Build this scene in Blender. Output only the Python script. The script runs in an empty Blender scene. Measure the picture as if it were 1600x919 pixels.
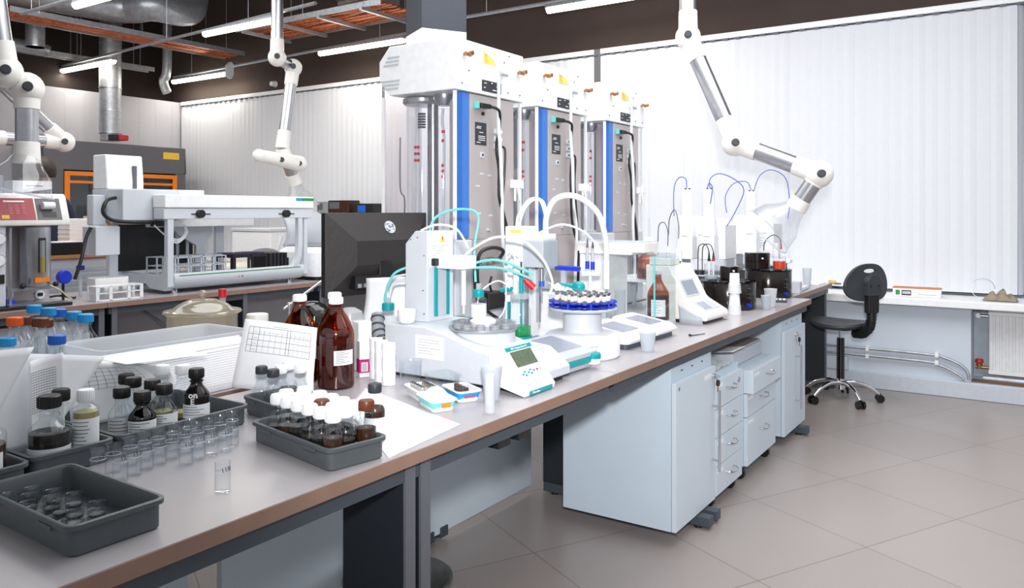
import bpy, math, random
from mathutils import Vector, Matrix
random.seed(7)
PI = math.pi
S = bpy.context.scene
COL = S.collection

# ------------------------------------------------------------------ camera
FPX, CAMZ, HOR, YAW = 1235.0, 1.354, 330.0, math.radians(33.75)
cd = bpy.data.cameras.new('camera'); cam = bpy.data.objects.new('camera', cd); COL.objects.link(cam)
cam.location = (0, 0, CAMZ); cam.rotation_euler = (PI/2, 0, YAW)
cd.sensor_width = 36; cd.lens = FPX/1600*36
cd.shift_y = -(459.5-HOR)/1600
cd.clip_start = .05
S.camera = cam
# ------------------------------------------------------------------ world, exposure, lights
S.view_settings.view_transform = 'Standard'; S.view_settings.look = 'None'
S.view_settings.gamma = 1; S.view_settings.use_curve_mapping = False
S.view_settings.exposure = 0.40
S.cycles.transparent_max_bounces = 40; S.cycles.max_bounces = 8
wd = bpy.data.worlds.new('world'); S.world = wd; wd.use_nodes = True
_nt = wd.node_tree; _tc = _nt.nodes.new('ShaderNodeTexCoord'); _sx = _nt.nodes.new('ShaderNodeSeparateXYZ'); _cr = _nt.nodes.new('ShaderNodeValToRGB')
_nt.links.new(_tc.outputs['Generated'], _sx.inputs[0]); _nt.links.new(_sx.outputs['Z'], _cr.inputs[0]); _nt.links.new(_cr.outputs[0], _nt.nodes['Background'].inputs[0])
_cr.color_ramp.elements[0].position = .0; _cr.color_ramp.elements[0].color = (.12, .11, .11, 1)
_cr.color_ramp.elements[1].position = .22; _cr.color_ramp.elements[1].color = (.94, .965, 1, 1)
wd.node_tree.nodes['Background'].inputs[1].default_value = .62
def area(name, loc, target, sx, sy, power, col=(1, 1, 1)):
    l = bpy.data.lights.new(name, 'AREA'); l.shape = 'RECTANGLE'; l.size = sx; l.size_y = sy
    l.energy = power; l.color = col
    o = bpy.data.objects.new(name, l); COL.objects.link(o); o.location = loc
    o.rotation_euler = (Vector(target)-Vector(loc)).to_track_quat('-Z', 'Y').to_euler()
    return o
# camera flash, a little above the lens, zoomed towards the middle of the room
fl = bpy.data.lights.new('camera_flash', 'SPOT'); fl.energy = 330; fl.spot_size = math.radians(84); fl.spot_blend = 1
fl.shadow_soft_size = .07; fl.color = (1, .985, .97)
flo = bpy.data.objects.new('camera_flash', fl); COL.objects.link(flo); flo.location = (.06, -.05, 1.62)
flo.rotation_euler = (Vector((-1.9, 4.6, 1.55))-flo.location).to_track_quat('-Z', 'Y').to_euler()
area('fill_light_mid', (-2.6, 3.6, 3.5), (-2.6, 3.9, 0), 3.2, 3.2, 105)  # broad fill added overhead to brighten the middle of the room
area('fill_light_window_side', (-.2, 4.2, 3.4), (-1.2, 5.6, .5), 2.2, 2.2, 30)  # added fill towards the window end, not one of the hung lamps
area('fill_light_left', (-6.6, 3.0, 3.5), (-7.0, 4.2, .8), 3.0, 3.0, 62)  # added fill brightening the far left, separate from the linear lamps

area('fill_light_front', (-.3, 2.2, 3.7), (-.5, 2.25, 0), 3.0, 4.0, 38)  # downward fill added to brighten the floor and the front worktop

# ------------------------------------------------------------------ materials
def lin(c): return tuple((x/12.92 if x <= .04045 else ((x+.055)/1.055)**2.4) for x in (v/255 for v in c))
def mat(name, rgb, rough=.5, metal=0, var=.04, scale=30, bump=0, emit=0, coat=0):
    m = bpy.data.materials.new(name); m.use_nodes = True
    nt = m.node_tree; b = nt.nodes['Principled BSDF']
    c = lin(rgb)
    n = nt.nodes.new('ShaderNodeTexNoise'); n.inputs['Scale'].default_value = scale; n.inputs['Detail'].default_value = 3
    tc = nt.nodes.new('ShaderNodeTexCoord'); nt.links.new(tc.outputs['Object'], n.inputs['Vector'])
    r = nt.nodes.new('ShaderNodeValToRGB')
    r.color_ramp.elements[0].position = .3; r.color_ramp.elements[1].position = .7
    r.color_ramp.elements[0].color = (*[x*(1-var) for x in c], 1)
    r.color_ramp.elements[1].color = (*[min(1, x*(1+var)) for x in c], 1)
    nt.links.new(n.outputs[0], r.inputs[0]); nt.links.new(r.outputs[0], b.inputs['Base Color'])
    b.inputs['Roughness'].default_value = rough; b.inputs['Metallic'].default_value = metal
    if coat: b.inputs['Coat Weight'].default_value = coat
    if emit:
        b.inputs['Emission Color'].default_value = (*c, 1); b.inputs['Emission Strength'].default_value = emit
    if bump:
        bp = nt.nodes.new('ShaderNodeBump'); bp.inputs['Strength'].default_value = bump; bp.inputs['Distance'].default_value = .01
        nt.links.new(n.outputs[0], bp.inputs['Height']); nt.links.new(bp.outputs[0], b.inputs['Normal'])
    return m
def glass(name, tint, gloss=.12, rough=.03, diff=0, dcol=(1, 1, 1), edge=.42):
    """thin-walled glass or clear plastic: tinted see-through, brighter reflections at glancing angles"""
    m = bpy.data.materials.new(name); m.use_nodes = True; nt = m.node_tree
    for n in list(nt.nodes): nt.nodes.remove(n)
    N = nt.nodes.new; L = nt.links.new
    out = N('ShaderNodeOutputMaterial'); tr = N('ShaderNodeBsdfTransparent'); gl = N('ShaderNodeBsdfGlossy')
    lw = N('ShaderNodeLayerWeight'); lw.inputs[0].default_value = .35
    nz = N('ShaderNodeTexNoise'); nz.inputs['Scale'].default_value = 12
    mp = N('ShaderNodeMath'); mp.operation = 'MULTIPLY_ADD'; mp.inputs[1].default_value = edge; mp.inputs[2].default_value = gloss
    mx = N('ShaderNodeMixShader'); gl.inputs['Roughness'].default_value = rough; gl.inputs[0].default_value = (.98, .99, 1, 1)
    ce = N('ShaderNodeMix'); ce.data_type = 'RGBA'; t = lin(tint)
    ce.inputs[6].default_value = (*t, 1); ce.inputs[7].default_value = (*[x*.72 for x in t], 1)
    mf = N('ShaderNodeMath'); mf.operation = 'POWER'; mf.inputs[1].default_value = 3.5
    L(mf.outputs[0], ce.inputs[0]); L(ce.outputs[2], tr.inputs[0])
    L(lw.outputs['Facing'], mf.inputs[0]); L(mf.outputs[0], mp.inputs[0])
    L(mp.outputs[0], mx.inputs[0]); L(tr.outputs[0], mx.inputs[1]); L(gl.outputs[0], mx.inputs[2])
    last = mx
    if diff:
        d = N('ShaderNodeBsdfDiffuse'); d.inputs[0].default_value = (*lin(dcol), 1)
        tl = N('ShaderNodeBsdfTranslucent'); tl.inputs[0].default_value = (*lin(dcol), 1)
        m1 = N('ShaderNodeMixShader'); m1.inputs[0].default_value = .4; L(d.outputs[0], m1.inputs[1]); L(tl.outputs[0], m1.inputs[2])
        m2 = N('ShaderNodeMixShader'); m2.inputs[0].default_value = diff; L(mx.outputs[0], m2.inputs[1]); L(m1.outputs[0], m2.inputs[2]); last = m2
    L(last.outputs[0], out.inputs[0])
    return m
M = {}
def dm(k, *a, **kw): M[k] = mat(k, *a, **kw)
dm('white', (238, 240, 243), .35); dm('warm_white', (238, 236, 232), .4); dm('paper', (244, 246, 250), .8, var=.015)
dm('cabinet', (205, 217, 228), .45, var=.015, scale=6); dm('cab_side', (196, 212, 226), .5, var=.02, scale=6)
dm('device', (203, 208, 216), .38, var=.02); dm('device_grey', (188, 193, 202), .4, var=.02)
dm('black', (24, 24, 26), .42); dm('black_gloss', (22, 20, 20), .12); dm('charcoal', (52, 56, 62), .5, var=.08)
dm('dark_metal', (66, 74, 84), .45, var=.05); dm('leg_dark', (30, 36, 44), .5); dm('leg_edge', (96, 98, 106), .5)
dm('tray', (78, 84, 88), .45, var=.05, scale=60, bump=.05); dm('steel', (190, 192, 198), .28, .9, var=.06); dm('chrome', (215, 215, 218), .12, 1)
dm('steel_panel', (188, 180, 180), .4, .25, var=.05, scale=4); dm('brass', (176, 128, 84), .3, .8); dm('zinc', (150, 152, 150), .4, .8, var=.2, scale=20)
dm('galv', (176, 180, 186), .35, .55, var=.15, scale=25); dm('copper', (196, 104, 58), .4, .3, var=.4, scale=26)
dm('worktop_top', (172, 168, 172), .27, var=.05, scale=2.5); dm('worktop_edge', (140, 112, 98), .45, var=.08, scale=14)
dm('blue_strip', (60, 120, 205), .4); dm('teal', (0, 150, 158), .35); dm('teal_light', (110, 205, 205), .35); dm('red', (205, 30, 38), .4)
dm('maroon', (160, 40, 56), .4); dm('yellow', (240, 196, 60), .5); dm('orange', (240, 130, 24), .5); dm('orange_liq', (226, 72, 22), .2)
dm('sky_cap', (30, 150, 215), .4); dm('blue_cap', (24, 96, 196), .4); dm('brown_cap', (104, 50, 26), .4); dm('orange_cap', (232, 96, 30), .4)
dm('cobalt', (20, 50, 190), .35); dm('green', (40, 140, 70), .4); dm('liquid_green', (70, 205, 140), .2); dm('magenta', (190, 20, 120), .5)
dm('ink', (60, 60, 66), .7); dm('ink_light', (150, 152, 160), .7); dm('ink_white', (240, 240, 240), .6)
dm('sludge', (28, 20, 16), .25, var=.3, scale=80); dm('sludge_brown', (60, 34, 20), .25, var=.3, scale=80); dm('oil_yellow', (150, 140, 70), .3)
dm('screen', (150, 156, 172), .2, var=.08, scale=8); dm('lcd', (96, 108, 90), .25, var=.2, scale=120); dm('lcd_blue', (190, 205, 232), .3)
dm('cable_blue', (60, 90, 190), .4); dm('hose_clear', (222, 228, 232), .25); dm('hose_grey', (150, 154, 160), .5)
dm('cream', (214, 200, 176), .6); dm('beige_card', (196, 176, 150), .7); dm('skin', (196, 150, 124), .5); dm('hair', (40, 26, 18), .6, var=.3)
dm('navy', (28, 34, 66), .8); dm('hood_grey', (98, 98, 104), .5); dm('cloth_beige', (150, 138, 120), .9, var=.15, bump=.4); dm('dust', (110, 84, 60), .8)
dm('purple', (70, 52, 96), .4); dm('amber_solid', (120, 54, 14), .2); dm('tank', (26, 20, 18), .15, var=.4, scale=6); dm('label_white', (232, 236, 240), .7)
dm('lamp', (255, 246, 226), .5, emit=9); dm('sticker_yellow', (240, 214, 110), .6); dm('key_rose', (196, 104, 112), .5); dm('salmon', (206, 120, 60), .6); dm('wood', (190, 130, 80), .6)
M['glass'] = glass('clear_glass', (252, 253, 254), .045)
M['pet'] = glass('clear_bottle', (250, 252, 253), .06)
M['amber'] = glass('amber_glass', (226, 152, 74), .06)
M['smoke'] = glass('smoked_acrylic', (70, 62, 56), .06)
M['frost'] = glass('frosted_plastic', (232, 236, 240), .04, .2, .45, (236, 240, 245))
M['frost_box'] = glass('frosted_tub', (244, 246, 248), .04, .25, .5, (240, 243, 247))
M['pot'] = glass('greyed_glass', (238, 234, 224), .12, .08, .34, (214, 206, 188))
M['hood_clear'] = glass('clear_hood', (250, 251, 253), .07, .05, .06, (255, 255, 255))
M['pane'] = glass('pane', (251, 253, 253), .035)
M['acryl'] = glass('acrylic_guard', (252, 251, 252), .05, .03)

M['liquid_green'] = glass('green_solution', (110, 225, 165), .05, .05, .3, (90, 215, 150))
def floor_mat():
    m = bpy.data.materials.new('floor_tiles'); m.use_nodes = True; nt = m.node_tree; b = nt.nodes['Principled BSDF']
    N = nt.nodes.new; L = nt.links.new
    tc = N('ShaderNodeTexCoord'); mp = N('ShaderNodeMapping'); mp.vector_type = 'TEXTURE'
    mp.inputs['Location'].default_value = (-.305, 3.971, 0); mp.inputs['Rotation'].default_value = (0, 0, math.radians(-27.5))
    br = N('ShaderNodeTexBrick'); br.offset = 0; br.inputs['Scale'].default_value = 1
    br.inputs['Brick Width'].default_value = .6; br.inputs['Row Height'].default_value = .6
    br.inputs['Mortar Size'].default_value = .0022; br.inputs['Mortar Smooth'].default_value = .2
    br.inputs['Color1'].default_value = (*lin((170, 161, 158)), 1); br.inputs['Color2'].default_value = (*lin((165, 156, 153)), 1)
    br.inputs['Mortar'].default_value = (*lin((122, 108, 102)), 1)
    nz = N('ShaderNodeTexNoise'); nz.inputs['Scale'].default_value = 2.2; nz.inputs['Detail'].default_value = 5
    mx = N('ShaderNodeMix'); mx.data_type = 'RGBA'; mx.blend_type = 'MULTIPLY'; mx.inputs[0].default_value = .12
    L(tc.outputs['Object'], mp.inputs[0]); L(mp.outputs[0], br.inputs['Vector']); L(tc.outputs['Object'], nz.inputs['Vector'])
    L(br.outputs[0], mx.inputs[6]); L(nz.outputs[0], mx.inputs[7]); L(mx.outputs[2], b.inputs['Base Color'])
    b.inputs['Roughness'].default_value = .32
    return m
M['floor'] = floor_mat()
def blind_mat():
    m = mat('blind_fabric', (220, 223, 230), .8, var=.01)
    return m
M['blind'] = blind_mat()

# ------------------------------------------------------------------ geometry helpers
class MB:
    def __init__(s): s.v = []; s.f = []; s.m = []; s.T = None; s.k = 0
    def add(s, vs, fs):
        b = len(s.v)
        s.v += [tuple(s.T @ Vector(p)) if s.T else tuple(p) for p in vs]
        s.f += [tuple(i+b for i in f) for f in fs]; s.m += [s.k]*len(fs)
        return s
    def box(s, a, b):
        x0, y0, z0 = a; x1, y1, z1 = b
        return s.add([(x0,y0,z0),(x1,y0,z0),(x1,y1,z0),(x0,y1,z0),(x0,y0,z1),(x1,y0,z1),(x1,y1,z1),(x0,y1,z1)],
                     [(0,3,2,1),(4,5,6,7),(0,1,5,4),(1,2,6,5),(2,3,7,6),(3,0,4,7)])
    def prism(s, pts, ax, a, b):
        n = len(pts)
        def P3(p, t): return (t, p[0], p[1]) if ax == 'x' else ((p[0], t, p[1]) if ax == 'y' else (p[0], p[1], t))
        vs = [P3(p, a) for p in pts]+[P3(p, b) for p in pts]
        return s.add(vs, [tuple(range(n))[::-1], tuple(range(n, 2*n))]+[(i, (i+1) % n, n+(i+1) % n, n+i) for i in range(n)])
    def lathe(s, prof, cx=0, cy=0, n=24, a0=0, a1=2*PI):
        full = abs(a1-a0-2*PI) < 1e-6; k = n if full else n+1
        vs = []; fs = []
        for r, z in prof:
            for i in range(k):
                a = a0+(a1-a0)*i/n; vs.append((cx+r*math.cos(a), cy+r*math.sin(a), z))
        for j in range(len(prof)-1):
            for i in range(n):
                i2 = (i+1) % k
                fs.append((j*k+i, j*k+i2, (j+1)*k+i2, (j+1)*k+i))
        return s.add(vs, fs)
    def cyl(s, p0, p1, r0, r1=None, n=16, caps=True):
        r1 = r0 if r1 is None else r1
        p0 = Vector(p0); p1 = Vector(p1); d = (p1-p0).normalized()
        u = d.orthogonal().normalized(); w = d.cross(u)
        vs = []
        for p, r in ((p0, r0), (p1, r1)):
            for i in range(n):
                a = 2*PI*i/n; vs.append(p+u*(r*math.cos(a))+w*(r*math.sin(a)))
        fs = [(i, (i+1) % n, n+(i+1) % n, n+i) for i in range(n)]
        if caps: fs += [tuple(range(n))[::-1], tuple(range(n, 2*n))]
        return s.add(vs, fs)
    def tube(s, pts, r, n=8, sub=6, closed=False):
        pts = [Vector(p) for p in pts]
        if sub and len(pts) > 2:
            q = []
            m = len(pts)
            for i in range(m-1):
                p0 = pts[max(i-1, 0)]; p1 = pts[i]; p2 = pts[i+1]; p3 = pts[min(i+2, m-1)]
                for t in range(sub):
                    t /= sub
                    q.append(.5*((2*p1)+(p2-p0)*t+(2*p0-5*p1+4*p2-p3)*t*t+(3*p1-p0-3*p2+p3)*t**3))
            q.append(pts[-1]); pts = q
        m = len(pts); vs = []; u = None
        for i, p in enumerate(pts):
            d = (pts[min(i+1, m-1)]-pts[max(i-1, 0)]).normalized()
            u = d.orthogonal().normalized() if u is None else (u-d*u.dot(d)).normalized()
            w = d.cross(u); rr = r[0]+(r[1]-r[0])*i/(m-1) if isinstance(r, tuple) else r
            for j in range(n):
                a = 2*PI*j/n; vs.append(p+u*(rr*math.cos(a))+w*(rr*math.sin(a)))
        fs = [(i*n+j, i*n+(j+1) % n, (i+1)*n+(j+1) % n, (i+1)*n+j) for i in range(m-1) for j in range(n)]
        fs += [tuple(range(n))[::-1], tuple(range((m-1)*n, m*n))]
        return s.add(vs, fs)
    def ball(s, c, r, sc=(1, 1, 1), n=20):
        vs = []; fs = []; k = n//2
        for j in range(k+1):
            t = PI*j/k
            for i in range(n):
                a = 2*PI*i/n; vs.append((c[0]+r*sc[0]*math.sin(t)*math.cos(a), c[1]+r*sc[1]*math.sin(t)*math.sin(a), c[2]+r*sc[2]*math.cos(t)))
        for j in range(k):
            for i in range(n): fs.append((j*n+i, (j+1)*n+i, (j+1)*n+(i+1) % n, j*n+(i+1) % n))
        return s.add(vs, fs)
    def loft(s, rings, cap0=True, cap1=True):
        n = len(rings[0]); vs = [p for r in rings for p in r]
        fs = [(j*n+i, j*n+(i+1) % n, (j+1)*n+(i+1) % n, (j+1)*n+i) for j in range(len(rings)-1) for i in range(n)]
        if cap0: fs.append(tuple(range(n))[::-1])
        if cap1: fs.append(tuple(range((len(rings)-1)*n, len(rings)*n)))
        return s.add(vs, fs)
    def quad(s, a, b, c, d): return s.add([a, b, c, d], [(0, 1, 2, 3)])
    def grid(s, fn, nu, nv):
        vs = [fn(i/nu, j/nv) for j in range(nv+1) for i in range(nu+1)]
        return s.add(vs, [(j*(nu+1)+i, j*(nu+1)+i+1, (j+1)*(nu+1)+i+1, (j+1)*(nu+1)+i) for j in range(nv) for i in range(nu)])
    def build(s, name, m, parent=None, loc=None, bev=0, smooth=True, ang=38, solid=0, sub=0):
        me = bpy.data.meshes.new(name); me.from_pydata([tuple(p) for p in s.v], [], s.f)
        ms = m if isinstance(m, (list, tuple)) else [m]
        for x in ms: me.materials.append(M[x] if isinstance(x, str) else x)
        for p, k in zip(me.polygons, s.m): p.material_index = k; p.use_smooth = smooth
        import bmesh
        bm = bmesh.new(); bm.from_mesh(me); bmesh.ops.remove_doubles(bm, verts=bm.verts, dist=1e-6)
        bmesh.ops.recalc_face_normals(bm, faces=bm.faces); bm.to_mesh(me); bm.free()
        if smooth: me.set_sharp_from_angle(angle=math.radians(ang))
        o = bpy.data.objects.new(name, me); COL.objects.link(o)
        if parent: o.parent = parent
        if loc: o.location = loc
        if solid:
            q = o.modifiers.new('solid', 'SOLIDIFY'); q.thickness = solid; q.offset = 0
        if bev:
            q = o.modifiers.new('bevel', 'BEVEL'); q.width = bev; q.segments = 2; q.limit_method = 'ANGLE'; q.angle_limit = math.radians(40)
            q.harden_normals = True
        if sub:
            q = o.modifiers.new('sub', 'SUBSURF'); q.levels = sub; q.render_levels = sub
        return o
def rr(sx, sy, r, z, n=4, cx=0, cy=0):
    out = []
    for qx, qy, a in ((1, 1, 0), (-1, 1, PI/2), (-1, -1, PI), (1, -1, 1.5*PI)):
        for i in range(n+1):
            t = a+PI/2*i/n; out.append((cx+qx*(sx/2-r)+r*math.cos(t), cy+qy*(sy/2-r)+r*math.sin(t), z))
    return out
def rrbox(m, sx, sy, z0, z1, r, cx=0, cy=0, e=.0): return m.loft([rr(sx, sy, r, z0, cx=cx, cy=cy), rr(sx, sy, r, z1, cx=cx, cy=cy)])
def relax(P, R, gap=.0006, box=None, frame=None, it=300):
    P = [list(p) for p in P]
    for _ in range(it):
        for i in range(len(P)):
            for j in range(i):
                dx, dy = P[i][0]-P[j][0], P[i][1]-P[j][1]; d = math.hypot(dx, dy) or 1e-5; m_ = R[i]+R[j]+gap
                if d < m_:
                    s_ = (m_-d)/2; P[i][0] += dx/d*s_; P[i][1] += dy/d*s_; P[j][0] -= dx/d*s_; P[j][1] -= dy/d*s_
            if box:
                x0, y0, x1, y1 = box; P[i][0] = min(x1-R[i], max(x0+R[i], P[i][0])); P[i][1] = min(y1-R[i], max(y0+R[i], P[i][1]))
    return P
def tag(o, label=None, cat=None, group=None, kind=None):
    if label: o['label'] = label
    if cat: o['category'] = cat
    if group: o['group'] = group
    if kind: o['kind'] = kind
    return o
def thing(name, label, cat, loc=(0, 0, 0), rz=0, group=None):
    o = bpy.data.objects.new(name, None); COL.objects.link(o); o.location = loc; o.rotation_euler = (0, 0, rz)
    o.empty_display_size = .05
    return tag(o, label, cat, group)
def struct(o): o['kind'] = 'structure'; return o
def dup(o, loc=None, rz=None, label=None, parent=None, group=None):
    c = o.copy(); COL.objects.link(c)
    if parent is not None:
        c.parent = parent
    if loc is not None: c.location = loc
    if rz is not None: c.rotation_euler = (0, 0, rz)
    if label: c['label'] = label
    if group: c['group'] = group
    for ch in [x for x in bpy.data.objects if x.parent is o]:
        dup(ch, parent=c)
    return c
def text(s, size, loc, rot, m, parent, name='lettering', align='CENTER', bold=0):
    cu = bpy.data.curves.new(name, 'FONT'); cu.body = s; cu.size = size; cu.align_x = align; cu.align_y = 'CENTER'; cu.extrude = .0002
    cu.offset = bold; cu.resolution_u = 2
    tmp = bpy.data.objects.new('lettering_source', cu); COL.objects.link(tmp); bpy.context.view_layer.update()
    me = bpy.data.meshes.new_from_object(tmp.evaluated_get(bpy.context.evaluated_depsgraph_get()))
    bpy.data.objects.remove(tmp); bpy.data.curves.remove(cu)
    me.materials.clear(); me.materials.append(M[m])
    o = bpy.data.objects.new(name, me); COL.objects.link(o); o.location = loc; o.rotation_euler = rot; o.parent = parent
    return o
# a pixel of the photograph carried onto a real plane of the room
Fv = (-math.sin(YAW), math.cos(YAW)); Rv = (math.cos(YAW), math.sin(YAW))
def _ray(px, py):
    u = (px-800)/FPX; return Vector((Fv[0]+Rv[0]*u, Fv[1]+Rv[1]*u, (HOR-py)/FPX))
def at(px, py, z=.8): d = _ray(px, py); return Vector((0, 0, CAMZ))+d*((z-CAMZ)/d.z)
def atx(px, py, x): d = _ray(px, py); return Vector((0, 0, CAMZ))+d*(x/d.x)
def aty(px, py, y): d = _ray(px, py); return Vector((0, 0, CAMZ))+d*(y/d.y)
# ================================================================== THE SETTING
WY = 6.95; WX = -10.4; BT = 2.93
struct(MB().box((-11, -3, -.1), (3.2, 7.3, 0)).build('floor', 'floor'))
dm('ceiling_dark', (38, 28, 26), .9); dm('upper_wall', (72, 60, 56), .9, var=.05, scale=3); dm('panel_wall', (178, 177, 184), .6, var=.02, scale=3)
dm('base_wall', (200, 210, 222), .6, var=.02, scale=5); dm('skirt', (196, 204, 214), .5)
struct(MB().box((-11, -3, 4.6), (3.2, 7.3, 4.7)).build('ceiling', 'ceiling_dark'))
w = MB().box((WX, WY+.1, 0), (3.2, WY+.3, BT)); w.k = 1; w.box((WX-.45, WY+.02, BT), (3.2, WY+.3, 4.6))
struct(w.build('wall_back', ['base_wall', 'upper_wall']))
w = MB()
y = -3
while y < WY:
    w.box((WX-.1, y, .001), (WX+.0, min(y+.24, WY), BT)); w.box((WX-.1, y+.24, .001), (WX+.0015, min(y+.25, WY), BT)); y += .25
w.k = 1; w.box((WX-.35, -3, BT), (WX-.3, WY, 4.6))
struct(w.build('wall_left', ['panel_wall', 'ceiling_dark']))
# low wall under the sill with its recess for the radiator
lw = MB()
lw.box((-10.3, 6.58, .12), (-.415, WY, .66)); lw.box((-.415, 6.86, .12), (3.2, WY, .66))
struct(lw.build('wall_parapet', 'base_wall'))
lw = MB().box((-.413, 6.845, .14), (.02, 6.862, .64))
dm('old_brick', (188, 198, 208), .8, var=.12, scale=9, bump=.6)
struct(lw.build('wall_recess', 'old_brick'))
struct(MB().box((-10.3, 6.54, 0), (3.2, WY, .12)).build('baseboard_back', 'skirt', bev=.008))
tag(struct(MB().box((-10.2, 6.44, .66), (3.2, WY, .715)).build('trim_1', 'white', bev=.008)), 'white window sill running along the blinds')
# vertical blinds: one thing per window bay
def blinds(x0, x1, lab, gaps=()):
    t = thing('vertical_blind', lab, 'blind', (x0, 6.88, .74), group='vertical blinds along the window wall')
    rail = MB().box((0, -.03, BT-.74-.05), (x1-x0, .03, BT-.74)); rail.build('headrail', 'white', t, bev=.004)
    cl = MB(); k = 0
    while k*.11 < x1-x0: cl.box((k*.11, -.034, BT-.74-.065), (k*.11+.05, .0, BT-.74-.05)); k += 1
    tag(cl.build('carrier_clips', 'leg_edge', t), kind='stuff')
    n = int((x1-x0)/.085); w = (x1-x0)/n
    for_gap = set(gaps); sl = MB()
    for i in range(n):
        a = .0+random.uniform(-.003, .003); c = (i+.5)*w
        if i in for_gap:
            sl.add([(c-.034, -.02, 0), (c-.005, .02, 0), (c-.005, .02, BT-.805), (c-.034, -.02, BT-.805)], [(0, 1, 2, 3)])
        else:
            b = -.016+a*.5
            sl.add([(c-w*.53, -.013+a, 0), (c, -.0155, 0), (c+w*.53, -.010+a, 0), (c+w*.53, -.010+a, BT-.805), (c, -.0155, BT-.805), (c-w*.53, -.013+a, BT-.805)], [(0, 1, 4, 5), (1, 2, 3, 4)])
    sl.build('slats', 'blind', t, smooth=False, solid=.001)
blinds(-10.35, -6.42, 'pale closed vertical blind in the far left corner behind the white bench analyser')
blinds(-6.38, -3.62, 'pale closed vertical blind directly behind the three tall glass column units')
blinds(-3.55, 3.1, 'brightest and widest vertical blind, behind the jointed arm and the black stool', gaps=(40, 43, 50, 52, 53, 57))
struct(MB().box((-6.42, 6.86, .72), (-6.38, 6.9, BT)).build('trim_2', 'leg_edge'))
struct(MB().box((-3.62, 6.86, .72), (-3.55, 6.9, BT)).build('trim_3', 'hood_grey'))
# window glass behind the slats
struct(MB().box((-10.2, 6.99, .75), (3.1, 7.0, 2.9)).build('window_1', 'lcd_blue'))
# column, turned against the benches like the floor tiles
cc = aty(659, 45, 4.55)
col = thing('pillar', None, None, (cc.x, cc.y, 0), math.radians(60.35)); del_ = None
p = MB(); p.box((0, 0, 0), (.365, .365, 2.73)); p.k = 1; p.box((.0, .0, 2.73), (.365, .365, 4.6))
COL.objects.unlink(col); bpy.data.objects.remove(col)
dm('pillar_dark', (58, 62, 72), .7)
o = p.build('pillar', ['white', 'pillar_dark'], bev=.004); o.location = (cc.x, cc.y, 0); o.rotation_euler = (0, 0, math.radians(60.35)); struct(o)

# ---- ceiling fittings
def light_rail(name_lab, a, b, z, lamps):
    t = thing('ceiling_light_rail', name_lab, 'light rail', (0, 0, 0), group='light rails under the ceiling')
    MB().cyl(a, b, .018, n=8).build('rail', 'galv', t)
    for k in (0.1, .5, .9):
        q = Vector(a).lerp(Vector(b), k); MB().cyl(q, (q.x, q.y, 4.6), .004, n=6).build('hanger', 'galv', t)
LZ = 3.18
def lamp(px0, py0, px1, py1, z, lab):
    a = at(px0, py0, z); b = at(px1, py1, z); b = Vector((b.x, a.y, z)) if abs(b.y-a.y) < .6 else b
    t = thing('linear_ceiling_lamp', lab, 'ceiling lamp', a, group='linear lamps hung from the ceiling')
    d = b-a
    MB().cyl((0, 0, .02), (d.x, d.y, .02), .034, n=12).build('diffuser', 'lamp', t)
    n = Vector((-d.y, d.x, 0)).normalized()*.03
    m = MB(); e = d.normalized()*.02
    m.add([(-n.x-e.x, -n.y-e.y, .03), (n.x-e.x, n.y-e.y, .03), (d.x+n.x+e.x, d.y+n.y+e.y, .03), (d.x-n.x+e.x, d.y-n.y+e.y, .03),
           (-n.x*.7-e.x, -n.y*.7-e.y, .065), (n.x*.7-e.x, n.y*.7-e.y, .065), (d.x+n.x*.7+e.x, d.y+n.y*.7+e.y, .065), (d.x-n.x*.7+e.x, d.y-n.y*.7+e.y, .065)],
          [(0, 3, 2, 1), (4, 5, 6, 7), (0, 1, 5, 4), (1, 2, 6, 5), (2, 3, 7, 6), (3, 0, 4, 7)])
    m.build('housing', 'galv', t)
    l = bpy.data.lights.new('lamp_glow', 'AREA'); l.shape = 'RECTANGLE'; l.size = d.length; l.size_y = .05; l.energy = 9; l.color = (1, .93, .82)
    lo = bpy.data.objects.new('lamp_glow', l); COL.objects.link(lo); lo.parent = t; lo.location = (d.x/2, d.y/2, -.02); lo.rotation_euler = (0, 0, math.atan2(d.y, d.x))
    return a, b
L1 = lamp(98, 113, 172, 97, LZ, 'leftmost short linear lamp, over the dark fume cupboard')
L2 = lamp(320, 56, 420, 29, LZ, 'linear lamp that meets the pole of the middle jointed arm')
L3 = lamp(271, 130, 350, 115, LZ, 'linear lamp next to the hanging white bracket, above the room corner')
L4 = lamp(500, 86, 618, 62, LZ, 'linear lamp just left of the dark pillar')
L5 = lamp(118, 12, 190, -6, LZ, 'linear lamp cut by the top edge beside the fat spiral duct')
L6 = lamp(856, 19, 1030, -8, LZ, 'linear lamp above the tall column units, cut by the top edge')
def rail_pair(a, b, lab, ext0=.0, ext1=.0):
    a = Vector(a); b = Vector(b); d = (b-a).normalized(); a = a-d*ext0; b = b+d*ext1
    light_rail(lab, (a.x, a.y, LZ+.085), (b.x, b.y, LZ+.085), LZ, [])
rail_pair(L1[0], L2[1], 'grey rail carrying the leftmost lamp and the lamp by the middle arm', .0, .55)
rail_pair(L3[0], L4[1], 'grey rail carrying the corner lamp and the lamp by the pillar', .0, .1)
rail_pair(L5[0], L5[1], 'grey rail over the lamp beside the spiral duct', 1.0, .3)
rail_pair(L6[0], L6[1], 'grey rail over the lamp above the column units', 1.0, 1.0)
# white bracket on the corner rail
b = at(357, 112, LZ)
t = thing('cable_bracket', 'small white angular bracket hanging at the end of the corner lamp', 'bracket', b)
MB().prism([(-.03, -.06), (.03, -.09), (.06, -.03), (.06, .1), (.02, .13), (-.03, .08)], 'x', -.03, .03).build('bracket_plate', 'device', t)
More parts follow.
